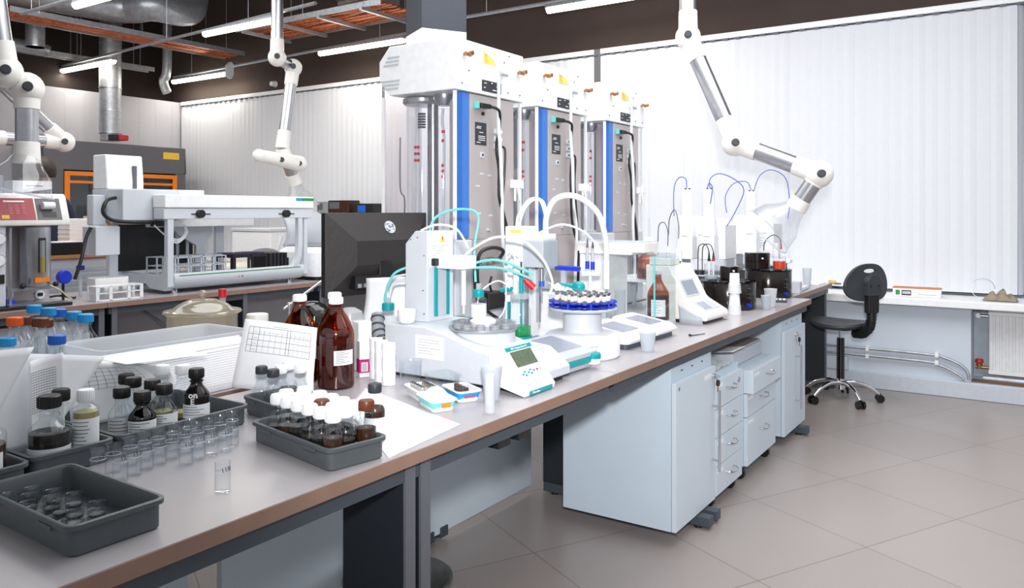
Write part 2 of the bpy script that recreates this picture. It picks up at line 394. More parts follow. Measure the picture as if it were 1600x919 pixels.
# perforated trays with copper-coloured cabling along the ceiling
def cable_tray(lab, pts, w, z, cables=7, rungs=True, axis='y', hang=True):
    a, b = Vector(pts[0]), Vector(pts[1]); d = (b-a); L_ = d.length; d.normalize()
    t = thing('cable_tray', lab, 'cable tray', (a.x, a.y, z), math.atan2(d.y, d.x), group='cable trays under the ceiling')
    MB().box((0, -w/2, 0), (L_, -w/2+.012, .06)).build('side_rail', 'galv', t); MB().box((0, w/2-.012, 0), (L_, w/2, .06)).build('side_rail', 'galv', t)
    if rungs:
        k = .15
        while k < L_:
            MB().box((k, -w/2-.04, -.035), (k+.04, w/2+.04, -.001)).build('rung', 'galv', t); k += .62
    c = MB()
    for i in range(cables):
        yy = -w/2+.03+(w-.06)*i/max(1, cables-1)
        c.tube([(q*L_/6, yy+random.uniform(-.02, .02), .02+random.uniform(0, .02)) for q in range(7)], .014, n=6, sub=3)
    tag(c.build('cables', 'copper', t), 'bundle of orange-brown cables', kind='stuff')
    if hang:
        for q in (.1, .5, .9):
            for s_ in (-1, 1): MB().cyl((q*L_, s_*w/2, .03), (q*L_, s_*w/2, 4.6-z), .004, n=6).build('hanger', 'galv', t)
a = at(0, 22, 3.45); b_ = at(430, 68, 3.45)
cable_tray('long cable tray with orange-brown cables crossing the upper left of the ceiling', [(a.x, a.y), (a.x+.05, b_.y+.3)], .45, 3.45, 9, rungs=False)
a = at(0, 76, 3.3)
cable_tray('lower thin cable tray behind the vertical silver duct', [(a.x, a.y-.2), (a.x, 6.4)], .16, 3.3, 1, rungs=False)
a = at(420, 55, 3.42); b_ = at(655, 25, 3.42)
cable_tray('ladder tray with hanging rungs between the middle arm pole and the dark pillar', [(a.x-.2, a.y), (b_.x, a.y)], .62, 3.42, 9)
a = at(560, 4, 3.7); b_ = at(655, 20, 3.7)
cable_tray('short upper cable tray with dark cabling beside the pillar top', [(a.x, min(a.y, 5.5)), (a.x+.1, min(a.y, 5.5)+1.3)], .4, 3.7, 6)
# ducts
def duct(lab, pts, r, name='air_duct', damper=False):
    t = thing(name, lab, 'duct', pts[0]); o0 = Vector(pts[0]); q = [Vector(p)-o0 for p in pts]
    m = MB(); m.tube(q, r, n=20, sub=6 if len(q) > 2 else 0); m.build('duct_pipe', 'galv', t)
    m = MB(); L_ = 0
    for i in range(len(q)-1):
        d = q[i+1]-q[i]; n = max(1, int(d.length/.28))
        if len(q) == 2:
            for k in range(n):
                c = q[i]+d*(k/n); m.cyl(c, c+d.normalized()*.012, r+.006, n=20)
    if m.v: tag(m.build('duct_seams', 'steel', t), kind='stuff')
    return t
duct('vertical silver duct rising from the dark fume cupboard', [(-9.85, 5.53, 2.34), (-9.85, 5.53, 3.78)], .13)
p0 = Vector((-9.85, 5.53, 2.25))
t = thing('duct_damper', 'red and black damper actuator where the silver duct meets the fume cupboard', 'damper', p0)
MB().cyl((0, 0, 0), (0, 0, .085), .12, n=20).build('collar', 'galv', t)
MB().box((.10, .0, .0), (.2, .13, .07)).build('red_box', 'red', t, bev=.01); MB().box((.10, -.09, 0), (.2, -.005, .07)).build('black_box', 'black', t, bev=.006)
duct('thin grey duct bending down beside the corner lamp', [(-9.9, 6.35, 2.97), (-9.94, 6.32, 3.12), (-9.9, 6.35, 3.35), (-9.9, 6.35, 4.5)], .06)
a = at(120, -4, 3.75); b_ = at(262, 16, 3.75)
duct('fat spiral silver duct crossing the top left and ending in an elbow', [(a.x-.3, a.y-1.2, 3.75), (a.x-.1, (a.y+b_.y)/2, 3.75), (b_.x, b_.y-.2, 3.75), (b_.x, b_.y+.25, 3.78), (b_.x-.1, b_.y+.42, 4.0), (b_.x-.1, b_.y+.42, 4.5)], .17)
a = at(55, 40, 3.5)
duct('short vertical silver duct at the far upper left', [(a.x, a.y, 3.25), (a.x, a.y, 4.5)], .1)
a = at(40, 72, 3.3)
duct('small horizontal silver duct stub at the upper left', [(a.x, a.y-.6, 3.3), (a.x, a.y+.1, 3.3), (a.x+.02, a.y+.25, 3.27)], .075)
# smoke detector / sensor on the dark band
t = thing('wall_sensor', 'small white round sensor on the dark band above the left blind', 'sensor', (-8.4, WY-.02, 3.03))
MB().cyl((0, 0.02, 0), (0, -.06, 0), .045, .03, n=16).build('sensor_housing', 'white', t, bev=.005)

# ---- fume cupboard against the left wall
t = thing('fume_cupboard', 'large dark grey fume cupboard with orange sash frame against the far left wall', 'fume cupboard', (-9.6, 5.55, 0))
c = MB(); c.box((-.75, -.95, 1.86), (0, .88, 2.2)); c.box((-.75, -.95, .9), (0, -.72, 1.86)); c.box((-.75, .74, .9), (0, .88, 1.86)); c.box((-.75, -.95, .9), (-.7, .88, 1.86)); c.box((-.75, -.95, 0), (0, .88, .9))
c.build('cupboard_body', 'hood_grey', t, bev=.01)
f = MB()
for (a, b2) in (((-.0, -.72, 1.78), (.02, .74, 1.83)), ((.0, -.659, 1.69), (.015, .679, 1.72)), ((.001, -.72, .95), (.018, -.66, 1.779)), ((.001, .68, .95), (.018, .74, 1.779))): f.box(a, b2)
f.build('sash_frame', 'orange', t)
MB().box((-.02, -.66, .95), (-.012, .68, 1.78)).build('sash_pane', 'pane', t)
MB().box((.001, .55, 2.04), (.006, .78, 2.13)).build('warning_label', 'yellow', t)
# ================================================================== BENCHES
BZ = .8
def worktop(t, x0, x1, y0, y1):
    m = MB(); m.box((x0, y0, BZ-.033), (x1, y1, BZ-.0006)); 
    m.build('worktop_core', 'worktop_edge', t, bev=.002)
    MB().box((x0+.0015, y0+.0015, BZ-.0006), (x1-.0015, y1-.0015, BZ)).build('worktop', 'worktop_top', t)
    f = MB(); f.box((x0+.03, y0+.02, BZ-.075), (x0+.07, y1-.02, BZ-.034)); f.box((x1-.065, y0+.02, BZ-.075), (x1-.025, y1-.02, BZ-.034))
    f.build('frame_beam', 'dark_metal', t)
def leg_frame(t, x0, x1, y, rear=False):
    xa, xb = (x0+.05, x0+.22) if rear else (x1-.225, x1-.03)
    m = MB(); m.box((xa, y, .056), (xb, y+.035, BZ-.034)); m.k = 1; m.box((xb+.001, y, .056), (xb+.008, y+.035, BZ-.034))
    m.build('leg', ['leg_dark', 'leg_edge'], t)
    MB().box((x0+.05, y, .012), (x1+.04, y+.05, .055)).build('foot_beam', 'dark_metal', t, bev=.004)
    for xx in (x1-.02, x0+.1): MB().cyl((xx, y+.025, 0), (xx, y+.025, .012), .018, n=12).build('levelling_foot', 'black', t)
def bench(lab, x0, x1, y0, y1, legs, group=None, rear=()):
    t = thing('laboratory_bench', lab, 'bench', (0, 0, 0), group=group)
    worktop(t, x0, x1, y0, y1)
    for y in legs: leg_frame(t, x0, x1, y, y in rear)
    return t
XF = -1.2
b1 = bench('near front bench section, carrying grey trays, marked vials, amber bottles and the oven sampler', -2.035, XF, -.9, 2.448, [1.385, 1.44])
b2 = bench('far front bench section, carrying the round blue carousel oven, balances and black tanks', -2.035, XF, 2.45, 5.20, [3.24, 3.33, 4.93], rear=(3.24, 3.33, 4.93))
b4 = bench('last bench behind the black stool, running up to the window sill', -2.2, -1.33, 5.203, 6.42, [5.23, 6.3])
b5 = bench('rear bench half behind the modesty panels, under the glass pot and capped bottles', -2.92, -2.08, -.9, 2.5, [.2, 2.44])
b6 = bench('rear bench half carrying the tall glass column units', -2.92, -2.08, 2.502, 5.20, [2.53, 5.12])
for (y0, y1, lab) in ((-.9, 1.378, 'pale panel under the nearest bench, left of the dark legs'), (1.49, 3.23, 'pale panel under the bench between the dark legs and the first cabinet'), (3.385, 4.92, 'pale panel under the bench behind the drawer units')):
    t = thing('modesty_panel', lab, 'panel', (-2.058, 0, 0)); MB().box((-.012, y0, .03), (.012, y1, .72)).build('panel_board', 'cabinet', t, bev=.002)
# small black clips under the front edge of the worktop
for (px, py, lab) in ((781, 682, 'small black clip under the bench edge, nearer the dark legs'), (812, 665, 'small black clip under the bench edge, nearer the white cabinet')):
    q = atx(px, py, -1.25)
    t = thing('cable_clip', lab, 'clip', (-1.262, q.y, BZ-.0755)); MB().box((-.02, -.03, -.025), (.03, .03, 0)).build('clip_body', 'black', t, bev=.004)

# cabinets --------------------------------------------------------------
def handle_bar(t, x, y, z0, z1, name='handle'):
    m = MB(); m.cyl((x+.035, y, z0), (x+.035, y, z1), .0055, n=12)
    for z in (z0+.05, z1-.07): m.cyl((x, y, z), (x+.035, y, z), .004, n=10)
    return m.build(name, 'steel', t)
def key_lock(t, y, z):
    m = MB(); m.cyl((0, y, z), (.012, y, z), .012, n=16); m.box((.012, y-.003, z-.002), (.034, y+.003, z+.002)); o = m.build('lock', 'chrome', t)
    k = MB(); k.cyl((.012, y+.022, z-.035), (.022, y+.022, z-.035), .014, n=14); k.build('key_fob', 'black', o)
    k = MB(); k.box((.014, y+.02, z-.075), (.018, y+.026, z-.045)); k.tube([(.016, y, z-.005), (.018, y+.014, z-.02), (.017, y+.022, z-.03)], .0015, n=6); k.build('key', 'brass', o)
def cabinet(lab, y0, y1, hy, locky, label=True, hz=(.2, .55), extra=None):
    t = thing('bench_cabinet', lab, 'cabinet', (-1.236, 0, .06), group='white cabinets with bar handles under the bench')
    MB().box((-.50, y0, 0), (0, y1, .66)).build('carcass', 'cab_side', t, bev=.0015)
    d = MB().box((0.002, y0+.002, 0), (.021, y1-.002, .60)).build('door', 'cabinet', t, bev=.0015)
    handle_bar(d, .021, hy, hz[0], hz[1]); key_lock(d, locky, .56)
    for q in d.children:
        if q.name.startswith('lock'): q.location.x = .021
    s = MB()
    for k in (.25, .5, .75): s.box((.0, y0+(y1-y0)*k-.01, .632), (.0012, y0+(y1-y0)*k+.01, .637))
    s.build('hinge_slots', 'ink', t)
    if label:
        m = MB().box((.021, locky-.10, .555), (.0215, locky-.03, .575)); m.build('label_holder', 'label_white', t)
        m = MB().box((.021, y0+.03, .565), (.0215, y0+.045, .58)); m.build('maker_mark', 'teal', t)
    return t
c1 = cabinet('large white cabinet with a long bar handle, nearest to the camera', 3.0, 3.468, 3.42, 3.43, hz=(.14, .50))
c4 = cabinet('narrow white cabinet with bar handle and hanging key, beside the stool', 4.62, 5.10, 4.86, 4.87, False, hz=(.12, .5))
def bow(t, x, y0, y1, z, m='chrome'):
    h = MB(); h.tube([(x, y0, z), (x+.022, y0+.004, z-.002), (x+.032, (y0+y1)/2, z-.004), (x+.022, y1-.004, z-.002), (x, y1, z)], .0042, n=8)
    return h.build('handle', m, t)
def drawer_unit(lab, y0, y1, z0, ztop, edges, out=None, lock=False, holders=True, depth=.5, castors=True):
    t = thing('drawer_unit', lab, 'drawer unit', (-1.236, 0, 0), group='white drawer units under the bench')
    MB().box((-depth, y0, z0), (0, y1, ztop)).build('carcass', 'cab_side', t, bev=.0015)
    for i in range(len(edges)-1):
        xo = .03 if (out is not None and i == out) else 0
        d = MB().box((.001-(.0 if not xo else .0), y0+.002, edges[i]+.002), (.021+xo, y1-.002, edges[i+1]-.002)).build('drawer_front', 'cabinet', t, bev=.0015)
        yc = (y0+y1)/2; zc = edges[i]+(edges[i+1]-edges[i])*.62
        bow(d, .021+xo, yc-.05, yc+.05, zc)
        if holders: MB().box((.0212+xo, y0+.02, edges[i+1]-.035), (.0222+xo, y0+.10, edges[i+1]-.018)).build('label_holder', 'label_white', d)
        if lock and i == len(edges)-2: MB().cyl((.02, y1-.06, edges[i+1]-.045), (.027, y1-.06, edges[i+1]-.045), .012, n=14).build('lock', 'steel', d)
    if castors:
        for yy in (y0+.04, y1-.04):
            for xx in (-.03, -depth+.05):
                m = MB(); m.cyl((xx, yy-.012, .028), (xx, yy+.012, .028), .028, n=18); m.box((xx-.012, yy-.018, .03), (xx+.012, yy+.018, z0)); m.build('castor', 'black', t)
    return t
drawer_unit('white four-drawer unit with curved handles between two taller units', 3.474, 3.85, .062, .615, [.062, .195, .325, .455, .585], lock=True)
u3 = drawer_unit('white three-drawer unit on castors, standing forward with its top drawer pulled', 3.93, 4.44, .075, .56, [.075, .32, .44, .56], out=2)
# things lying on the drawer units
t = thing('equipment_lid', 'flat grey-topped white case lying on the three-drawer unit', 'case', (-1.50, 4.19, .5605))
rrbox(MB(), .42, .5, 0, .075, .02).build('case_body', 'device_grey', t, bev=.006)
rrbox(MB(), .41, .49, .075, .085, .02).build('case_lid', 'steel_panel', t, bev=.003)
def sheet(name, m, fn, parent=None, nu=10, nv=10, thick=.0006):
    return MB().grid(fn, nu, nv).build(name, m, parent, smooth=True, solid=thick)
t = thing('plastic_bag', 'crumpled clear plastic bag with blue print on the four-drawer unit', 'bag', (-1.30, 3.62, .6155))
random.seed(3)
m = MB().grid(lambda u, v: ((u-.5)*.16, (v-.5)*.26, .01+.03*math.sin(u*PI)*math.sin(v*PI)+random.uniform(0, .02)), 7, 9); m.build('bag_film', 'frost_box', t, smooth=False)
m = MB().box((-.04, -.08, .035), (.03, -.02, .04)); m.T = None; m.build('blue_print', 'blue_cap', t)
t = tag(sheet('paper_sheet', 'paper', lambda u, v: (-1.40+u*.17, 3.76+v*.2, .655+.02*u-.0*v)), 'white folded sheet lying over the gap between the drawer units', 'paper')

# round zinc tub leaning below the bench
q = at(660, 905, .0)
t = thing('zinc_tub', 'old round zinc tub standing on the floor behind the dark bench legs', 'tub', (-1.80, 2.0, 0))
MB().lathe([(0, .002), (.15, .001), (.175, .112), (.185, .116), (.186, .121), (.178, .123), (.168, .112), (.146, .006), (0, .006)], n=44).build('tub_shell', 'zinc', t)

# ================================================================== STOOL
t = thing('lab_stool', 'black swivel stool with plastic back on a chrome star base', 'chair', (-1.185, 6.0, 0), math.radians(146))
# local: +x = the way it faces
hub = MB(); hub.cyl((0, 0, .085), (0, 0, .16), .032, .026, n=20); hub.build('hub', 'chrome', t)
for k in range(5):
    a = math.radians(20+72*k); ca, sa = math.cos(a), math.sin(a)
    m = MB(); m.tube([(.02*ca, .02*sa, .13), (.10*ca, .10*sa, .135), (.19*ca, .19*sa, .105), (.255*ca, .255*sa, .055)], (.019, .013), n=10)
    l = m.build('base_leg', 'chrome', t)
    m = MB(); tx, ty = -sa, ca
    for s_ in (-1, 1):
        c = Vector((.26*ca, .26*sa, .03)); e = Vector((tx, ty, 0))
        m.cyl(c+e*s_*.009, c+e*s_*.026, .028, n=18)
    m.cyl((.26*ca, .26*sa, .03), (.255*ca, .255*sa, .065), .012, n=8)
    m.build('castor', 'black_gloss', l)
MB().cyl((0, 0, .16), (0, 0, .45), .026, n=20).build('gas_column', 'black_gloss', t)
MB().cyl((0, 0, .45), (0, 0, .515), .014, n=16).build('piston', 'chrome', t)
def seatpt(u, v):
    a = 2*PI*u; r = v
    x = .205*math.cos(a)*r; y = .20*math.sin(a)*r
    return (x, y, .555-.018*math.cos(PI*min(1, r))*(1)+.012*math.cos(a)*r*r - .018*max(0, r-.8)*5*(.4 if math.cos(a) > 0 else 0))
m = MB(); rings = []
for r, z in ((.01, .532), (.6, .532), (.93, .538), (1.0, .556), (.985, .573), (.9, .572), (.6, .558), (.3, .553), (.01, .552)):
    rings.append([(.21*r*math.cos(2*PI*i/28), .205*r*math.sin(2*PI*i/28), z+(.012*math.sin(4*PI*i/28+.6)*r)) for i in range(28)])
m.loft(rings); m.build('seat', 'charcoal', t)
MB().box((-.09, -.06, .512), (.05, .06, .533)).build('seat_plate', 'black', t)
m = MB(); m.cyl((-.07, -.06, .505), (-.07, -.10, .500), .008); m.cyl((-.07, -.10, .5), (-.07, -.125, .5), .018, n=14); m.build('height_knob', 'black', t)
m = MB(); pts = [Vector(p) for p in ((-.13, 0, .50), (-.20, 0, .505), (-.255, 0, .55), (-.275, 0, .61), (-.275, 0, .68))]
for i in range(len(pts)-1):
    for k in range(5):
        p = pts[i].lerp(pts[i+1], k/5); q = pts[i].lerp(pts[i+1], (k+.55)/5); m.cyl(p, q, .034, n=18); 
m.tube(pts, .027, n=14); m.build('bellows', 'black', t)
MB().prism([(-.045, .66), (.045, .66), (.05, .80), (-.05, .80)], 'x', -.30, -.255).build('back_bracket', 'black', t, bev=.006)
# back shell: rounded trapezoid with a hand slot
def backshell():
    me = MB(); N = 40
    out = []; hole = []
    for i in range(N):
        a = 2*PI*i/N
        c, s_ = math.cos(a), math.sin(a)
        y = .19*abs(c)**.8*(1 if c > 0 else -1); z = .13*abs(s_)**.8*(1 if s_ > 0 else -1)
        y *= (1-.12*(z/.13)) if z < 0 else (1-.22*(z/.13))
        out.append((y, .865+z))
        hole.append((.055*c, .945+.014*s_))
    def curve(y, z): return -.245-.0-1.1*0+.9*y*y
    vs = []; 
    for dx in (0, -.022):
        for (y, z) in out: vs.append((curve(y, z)+dx, y, z))
        for (y, z) in hole: vs.append((curve(y, z)+dx, y, z))
    fs = []
    for i in range(N):
        j = (i+1) % N
        fs.append((i, j, N+j, N+i)); fs.append((2*N+i, 3*N+i, 3*N+j, 2*N+j)); fs.append((i, 2*N+i, 2*N+j, j)); fs.append((N+i, N+j, 3*N+j, 3*N+i))
    me.add(vs, fs); return me
backshell().build('backrest', 'charcoal', t, bev=.004)
m = MB(); m.cyl((-.262, 0, .865), (-.305, 0, .865), .062, .055, n=24); m.prism([(-.06, .78), (.06, .78), (.055, .865), (-.055, .865)], 'x', -.305, -.262); m.build('back_cover', 'charcoal', t, bev=.006)
m = MB(); m.cyl((-.305, -.035, .845), (-.309, -.035, .845), .006); m.cyl((-.305, .035, .845), (-.309, .035, .845), .006); m.build('screws', 'black', t)

# ================================================================== SILL, RADIATOR, PIPES
q = at(1393, 458, .716); 
t = thing('cardboard_box', 'long flat white box with orange-brown lid edge, on the sill right of the stool', 'box', (-.765, 6.60, .716), math.radians(2))
MB().box((-.16, -.055, 0), (.16, .055, .062)).build('box_body', 'white', t, bev=.002)
MB().box((-.162, -.057, .0625), (.162, .057, .068)).build('lid_edge', 'salmon', t)
g = MB(); g.box((-.14, -.0565, .012), (-.112, -.0555, .048)); g.build('green_print', 'green', t)
g = MB(); g.box((-.10, -.0565, .010), (-.035, -.0555, .048)); g.build('black_print', 'black', t)
g = MB(); g.box((-.095, -.0572, .02), (-.04, -.0562, .04)); g.build('pale_print', 'device_grey', t)
g = MB(); g.box((.01, -.0565, .018), (.13, -.0557, .021)); g.box((-.02, -.0565, .03), (.03, -.0557, .032)); g.build('text_line', 'ink_light', t)
t = thing('crumpled_cloth', 'crumpled beige-grey rag beside a wire loop on the sill', 'cloth', (-.235, 6.6, .716))
random.seed(11)
def rag(u, v):
    x = (u-.5)*.21; y = (v-.5)*.13; h = .055*max(0, math.sin(u*PI))*max(0, math.sin(v*PI))
    return (x, y, .004+h*(1+.6*math.sin(u*19+v*7))*.8+(random.uniform(0, .018) if 0 < u < 1 and 0 < v < 1 else 0))
MB().grid(rag, 16, 10).build('rag_fold', 'cloth_beige', t, solid=.004)
m = MB(); m.tube([(-.08+.075*math.cos(a), .01+.01*math.sin(a), .075+.072*math.sin(a)) for a in [2*PI*i/14 for i in range(15)]], .0018, n=6, sub=2)
tag(m.build('wire_loop', 'steel', None, loc=(-.265, 6.66, .717)), 'thin wire loop standing beside the rag on the sill', 'wire')
t = thing('radiator', 'white panel radiator in the recess under the sill', 'radiator', (.03, 6.80, .16))
m = MB(); 
prof = []
x = -.34
while x < .34: prof += [(x, -.045), (x+.022, -.045), (x+.027, -.037), (x+.036, -.037)]; x += .041
prof = prof+[(.36, -.045), (.36, -.03), (-.34, -.03)]
m.prism([(p[0], p[1]) for p in prof], 'z', .03, .43); m.box((-.345, -.045, .0), (.365, -.03, .03)); m.box((-.345, -.045, .43), (.365, -.03, .46)); m.build('front_panel', 'white', t, bev=.003)
MB().box((-.34, -.0295, .03), (.36, .03, .43)).build('convector', 'device_grey', t)
m = MB(); m.box((-.345, -.045, .461), (.365, .04, .468)); m.build('top_grille', 'white', t)
m = MB(); m.cyl((-.40, -.01, .42), (-.345, -.01, .42), .012); m.cyl((-.41, -.01, .42), (-.41, .04, .42), .02); m.build('top_valve', 'steel', t)
m = MB(); m.cyl((-.43, -.01, .04), (-.345, -.01, .04), .012); m.cyl((-.405, -.01, .03), (-.405, -.01, .07), .018); m.build('bottom_valve', 'brass', t)
MB().cyl((-.405, -.01, .075), (-.405, -.01, .10), .03, .026, n=12).build('valve_handle', 'red', t, bev=.003)
t = thing('heating_pipe', 'thick grey pipe running under the radiator', 'pipe', (-.15, 6.77, .125)); MB().cyl((-.2, 0, 0), (.9, 0, -.0), .022).build('pipe_run', 'galv', t)
MB().box((-.41, 6.59, .1205), (.9, 6.70, .127)).build('dust_strip', 'dust'); tag(bpy.data.objects['dust_strip'], 'strip of brown dust and rubble under the radiator', 'dust', kind='stuff')
for i, z in enumerate((.30, .245)):
    t = thing('heating_pipe', ['upper', 'lower'][i]+' of the two thin pipes along the low wall behind the stool', 'pipe', (0, 6.548, z))
    m = MB(); m.tube([(-6.0, 0, .0), (-2.2, 0, .0), (-.80, 0, -.0), (-.57+i*-.04, 0, -.02), (-.45-i*.03, .0, -.08), (-.425-i*.03, 0, -.16+i*.05)], .0105, n=10); m.build('pipe_run', 'galv', t)
    for x in (-2.3, -1.62, -1.1, -.63): MB().box((x-.012, -.014, -.016), (x+.012, .03, .016)).build('pipe_clip', 'white', t)
q = at(1255, 640, .12)
t = thing('socket_box', 'small pale junction box low on the wall behind the stool', 'junction box', (-1.33, 6.575, .122))
MB().box((-.09, -.05, 0), (.09, .004, .10)).build('box_cover', 'skirt', t, bev=.006)

# ================================================================== EXTRACTION ARMS
def arm(lab, pts, rad, joints, hood=None, group='jointed white extraction arms'):
    p0 = Vector(pts[0]); q = [Vector(p)-p0 for p in pts]
    t = thing('extraction_arm', lab, 'extraction arm', p0, group=group)
    view = Vector((p0.x, p0.y, 0)).normalized()
    for i in range(len(q)-1):
        a, b = q[i], q[i+1]; d = b-a; L_ = d.length; d.normalize(); e = min(.16, L_*.28)
        MB().cyl(a+d*e*.6, b-d*e*.6, rad*.86, n=24).build('arm_tube', 'steel', t)
        if i > 0: MB().cyl(a, a+d*e, rad*1.02, rad*.95, n=24).build('end_sleeve', 'warm_white', t, bev=.003)
        MB().cyl(b-d*e, b, rad*.95, rad*1.02, n=24).build('end_sleeve', 'warm_white', t, bev=.003)
        # white stripe along the tube
    for i, j in enumerate(joints):
        c = q[j]; m = MB(); m.ball(c, rad*1.32, n=24); m.build('joint', 'warm_white', t)
        o = MB(); cc = c-view*rad*1.15; o.cyl(cc, cc-view*.035, rad*.42, rad*.36, n=18); o.build('joint_knob', 'charcoal', t, bev=.004)
    if hood:
        hc, hn, hr = hood; hc = Vector(hc)-p0; hn = Vector(hn).normalized()
        T = Matrix.Translation(hc) @ hn.to_track_quat('Z', 'Y').to_matrix().to_4x4()
        m = MB(); m.T = T; m.lathe([(rad*.9, -.02), (rad*1.0, .0), (hr*.55, .05), (hr*.86, .11), (hr, .2), (hr*1.04, .205)], n=36)
        m.build('dome_hood', 'hood_clear', t)
        m = MB(); m.T = T; m.lathe([(hr*1.03, .2), (hr*1.06, .203), (hr*1.06, .209), (hr*1.03, .209)], n=36); m.build('hood_rim', 'frost', t)
    return t
Y4 = 4.6
P4 = [aty(*p, Y4) for p in ((1078, 0), (1075, 58), (1148, 224), (1280, 272), (1243, 326))]
P4[0].z = 4.5; P4[0].x = P4[1].x
arm('large jointed extraction arm in front of the bright right blind', P4, .058, [1, 2, 3], (P4[4], P4[4]-P4[3]+Vector((-.10, 0, 0)), .15))
XM = -5.55
P5 = [atx(*p, XM) for p in ((432, 0), (432, 92), (456, 108), (440, 232), (470, 262), (462, 288))]
P5[0].z = 4.5; P5[0].y = P5[1].y
P5 = [P5[0], P5[1], P5[3], P5[5]]
P5[1] = atx(433, 90, XM); P5.insert(2, atx(458, 104, XM)+Vector((0, 0, -.01))); P5[0] = Vector((XM, P5[1].y, 4.5)); P5[3] = atx(441, 232, XM)
ta = arm('middle extraction arm hanging above the long white autosampler', P5, .060, [1, 2], (P5[4]+Vector((0, 0, -.02)), (.25, .15, -1), .15))
o0 = P5[0]
c1_, c2_ = atx(405, 243, XM+.1)-o0, atx(468, 256, XM+.1)-o0
m = MB(); m.tube([c1_, c1_.lerp(c2_, .5), c2_], (.05, .07), n=20); m.ball(c1_, .055); m.ball(c2_, .068); m.build('head_joint', 'warm_white', ta)
vw = Vector((XM, c2_.y+o0.y, 0)).normalized()
for c in (c1_.lerp(c2_, .55), c2_): MB().cyl(c-vw*.06, c-vw*.085, .022, n=16).build('joint_knob', 'charcoal', ta)
XL = -4.6
P6 = [atx(*p, XL) for p in ((-40, 40), (8, 118), (42, 138), (42, 255))]
P6 = [P6[0]+Vector((0, 0, .8)), P6[1]+Vector((0, 0, .02)), P6[2], P6[3]]
arm('thick extraction arm at the left edge, above the red-fronted instrument', [P6[0], P6[1], P6[2], P6[3]], .066, [1, 2], (P6[3]+Vector((0, 0, .04)), (-.1, -.2, -1), .17))
XK = -6.6
P7 = [atx(*p, XK) for p in ((-30, 100), (100, 222), (-30, 214))]
arm('slimmer extraction arm behind the thick left one, its elbow pointing right', P7, .062, [1])
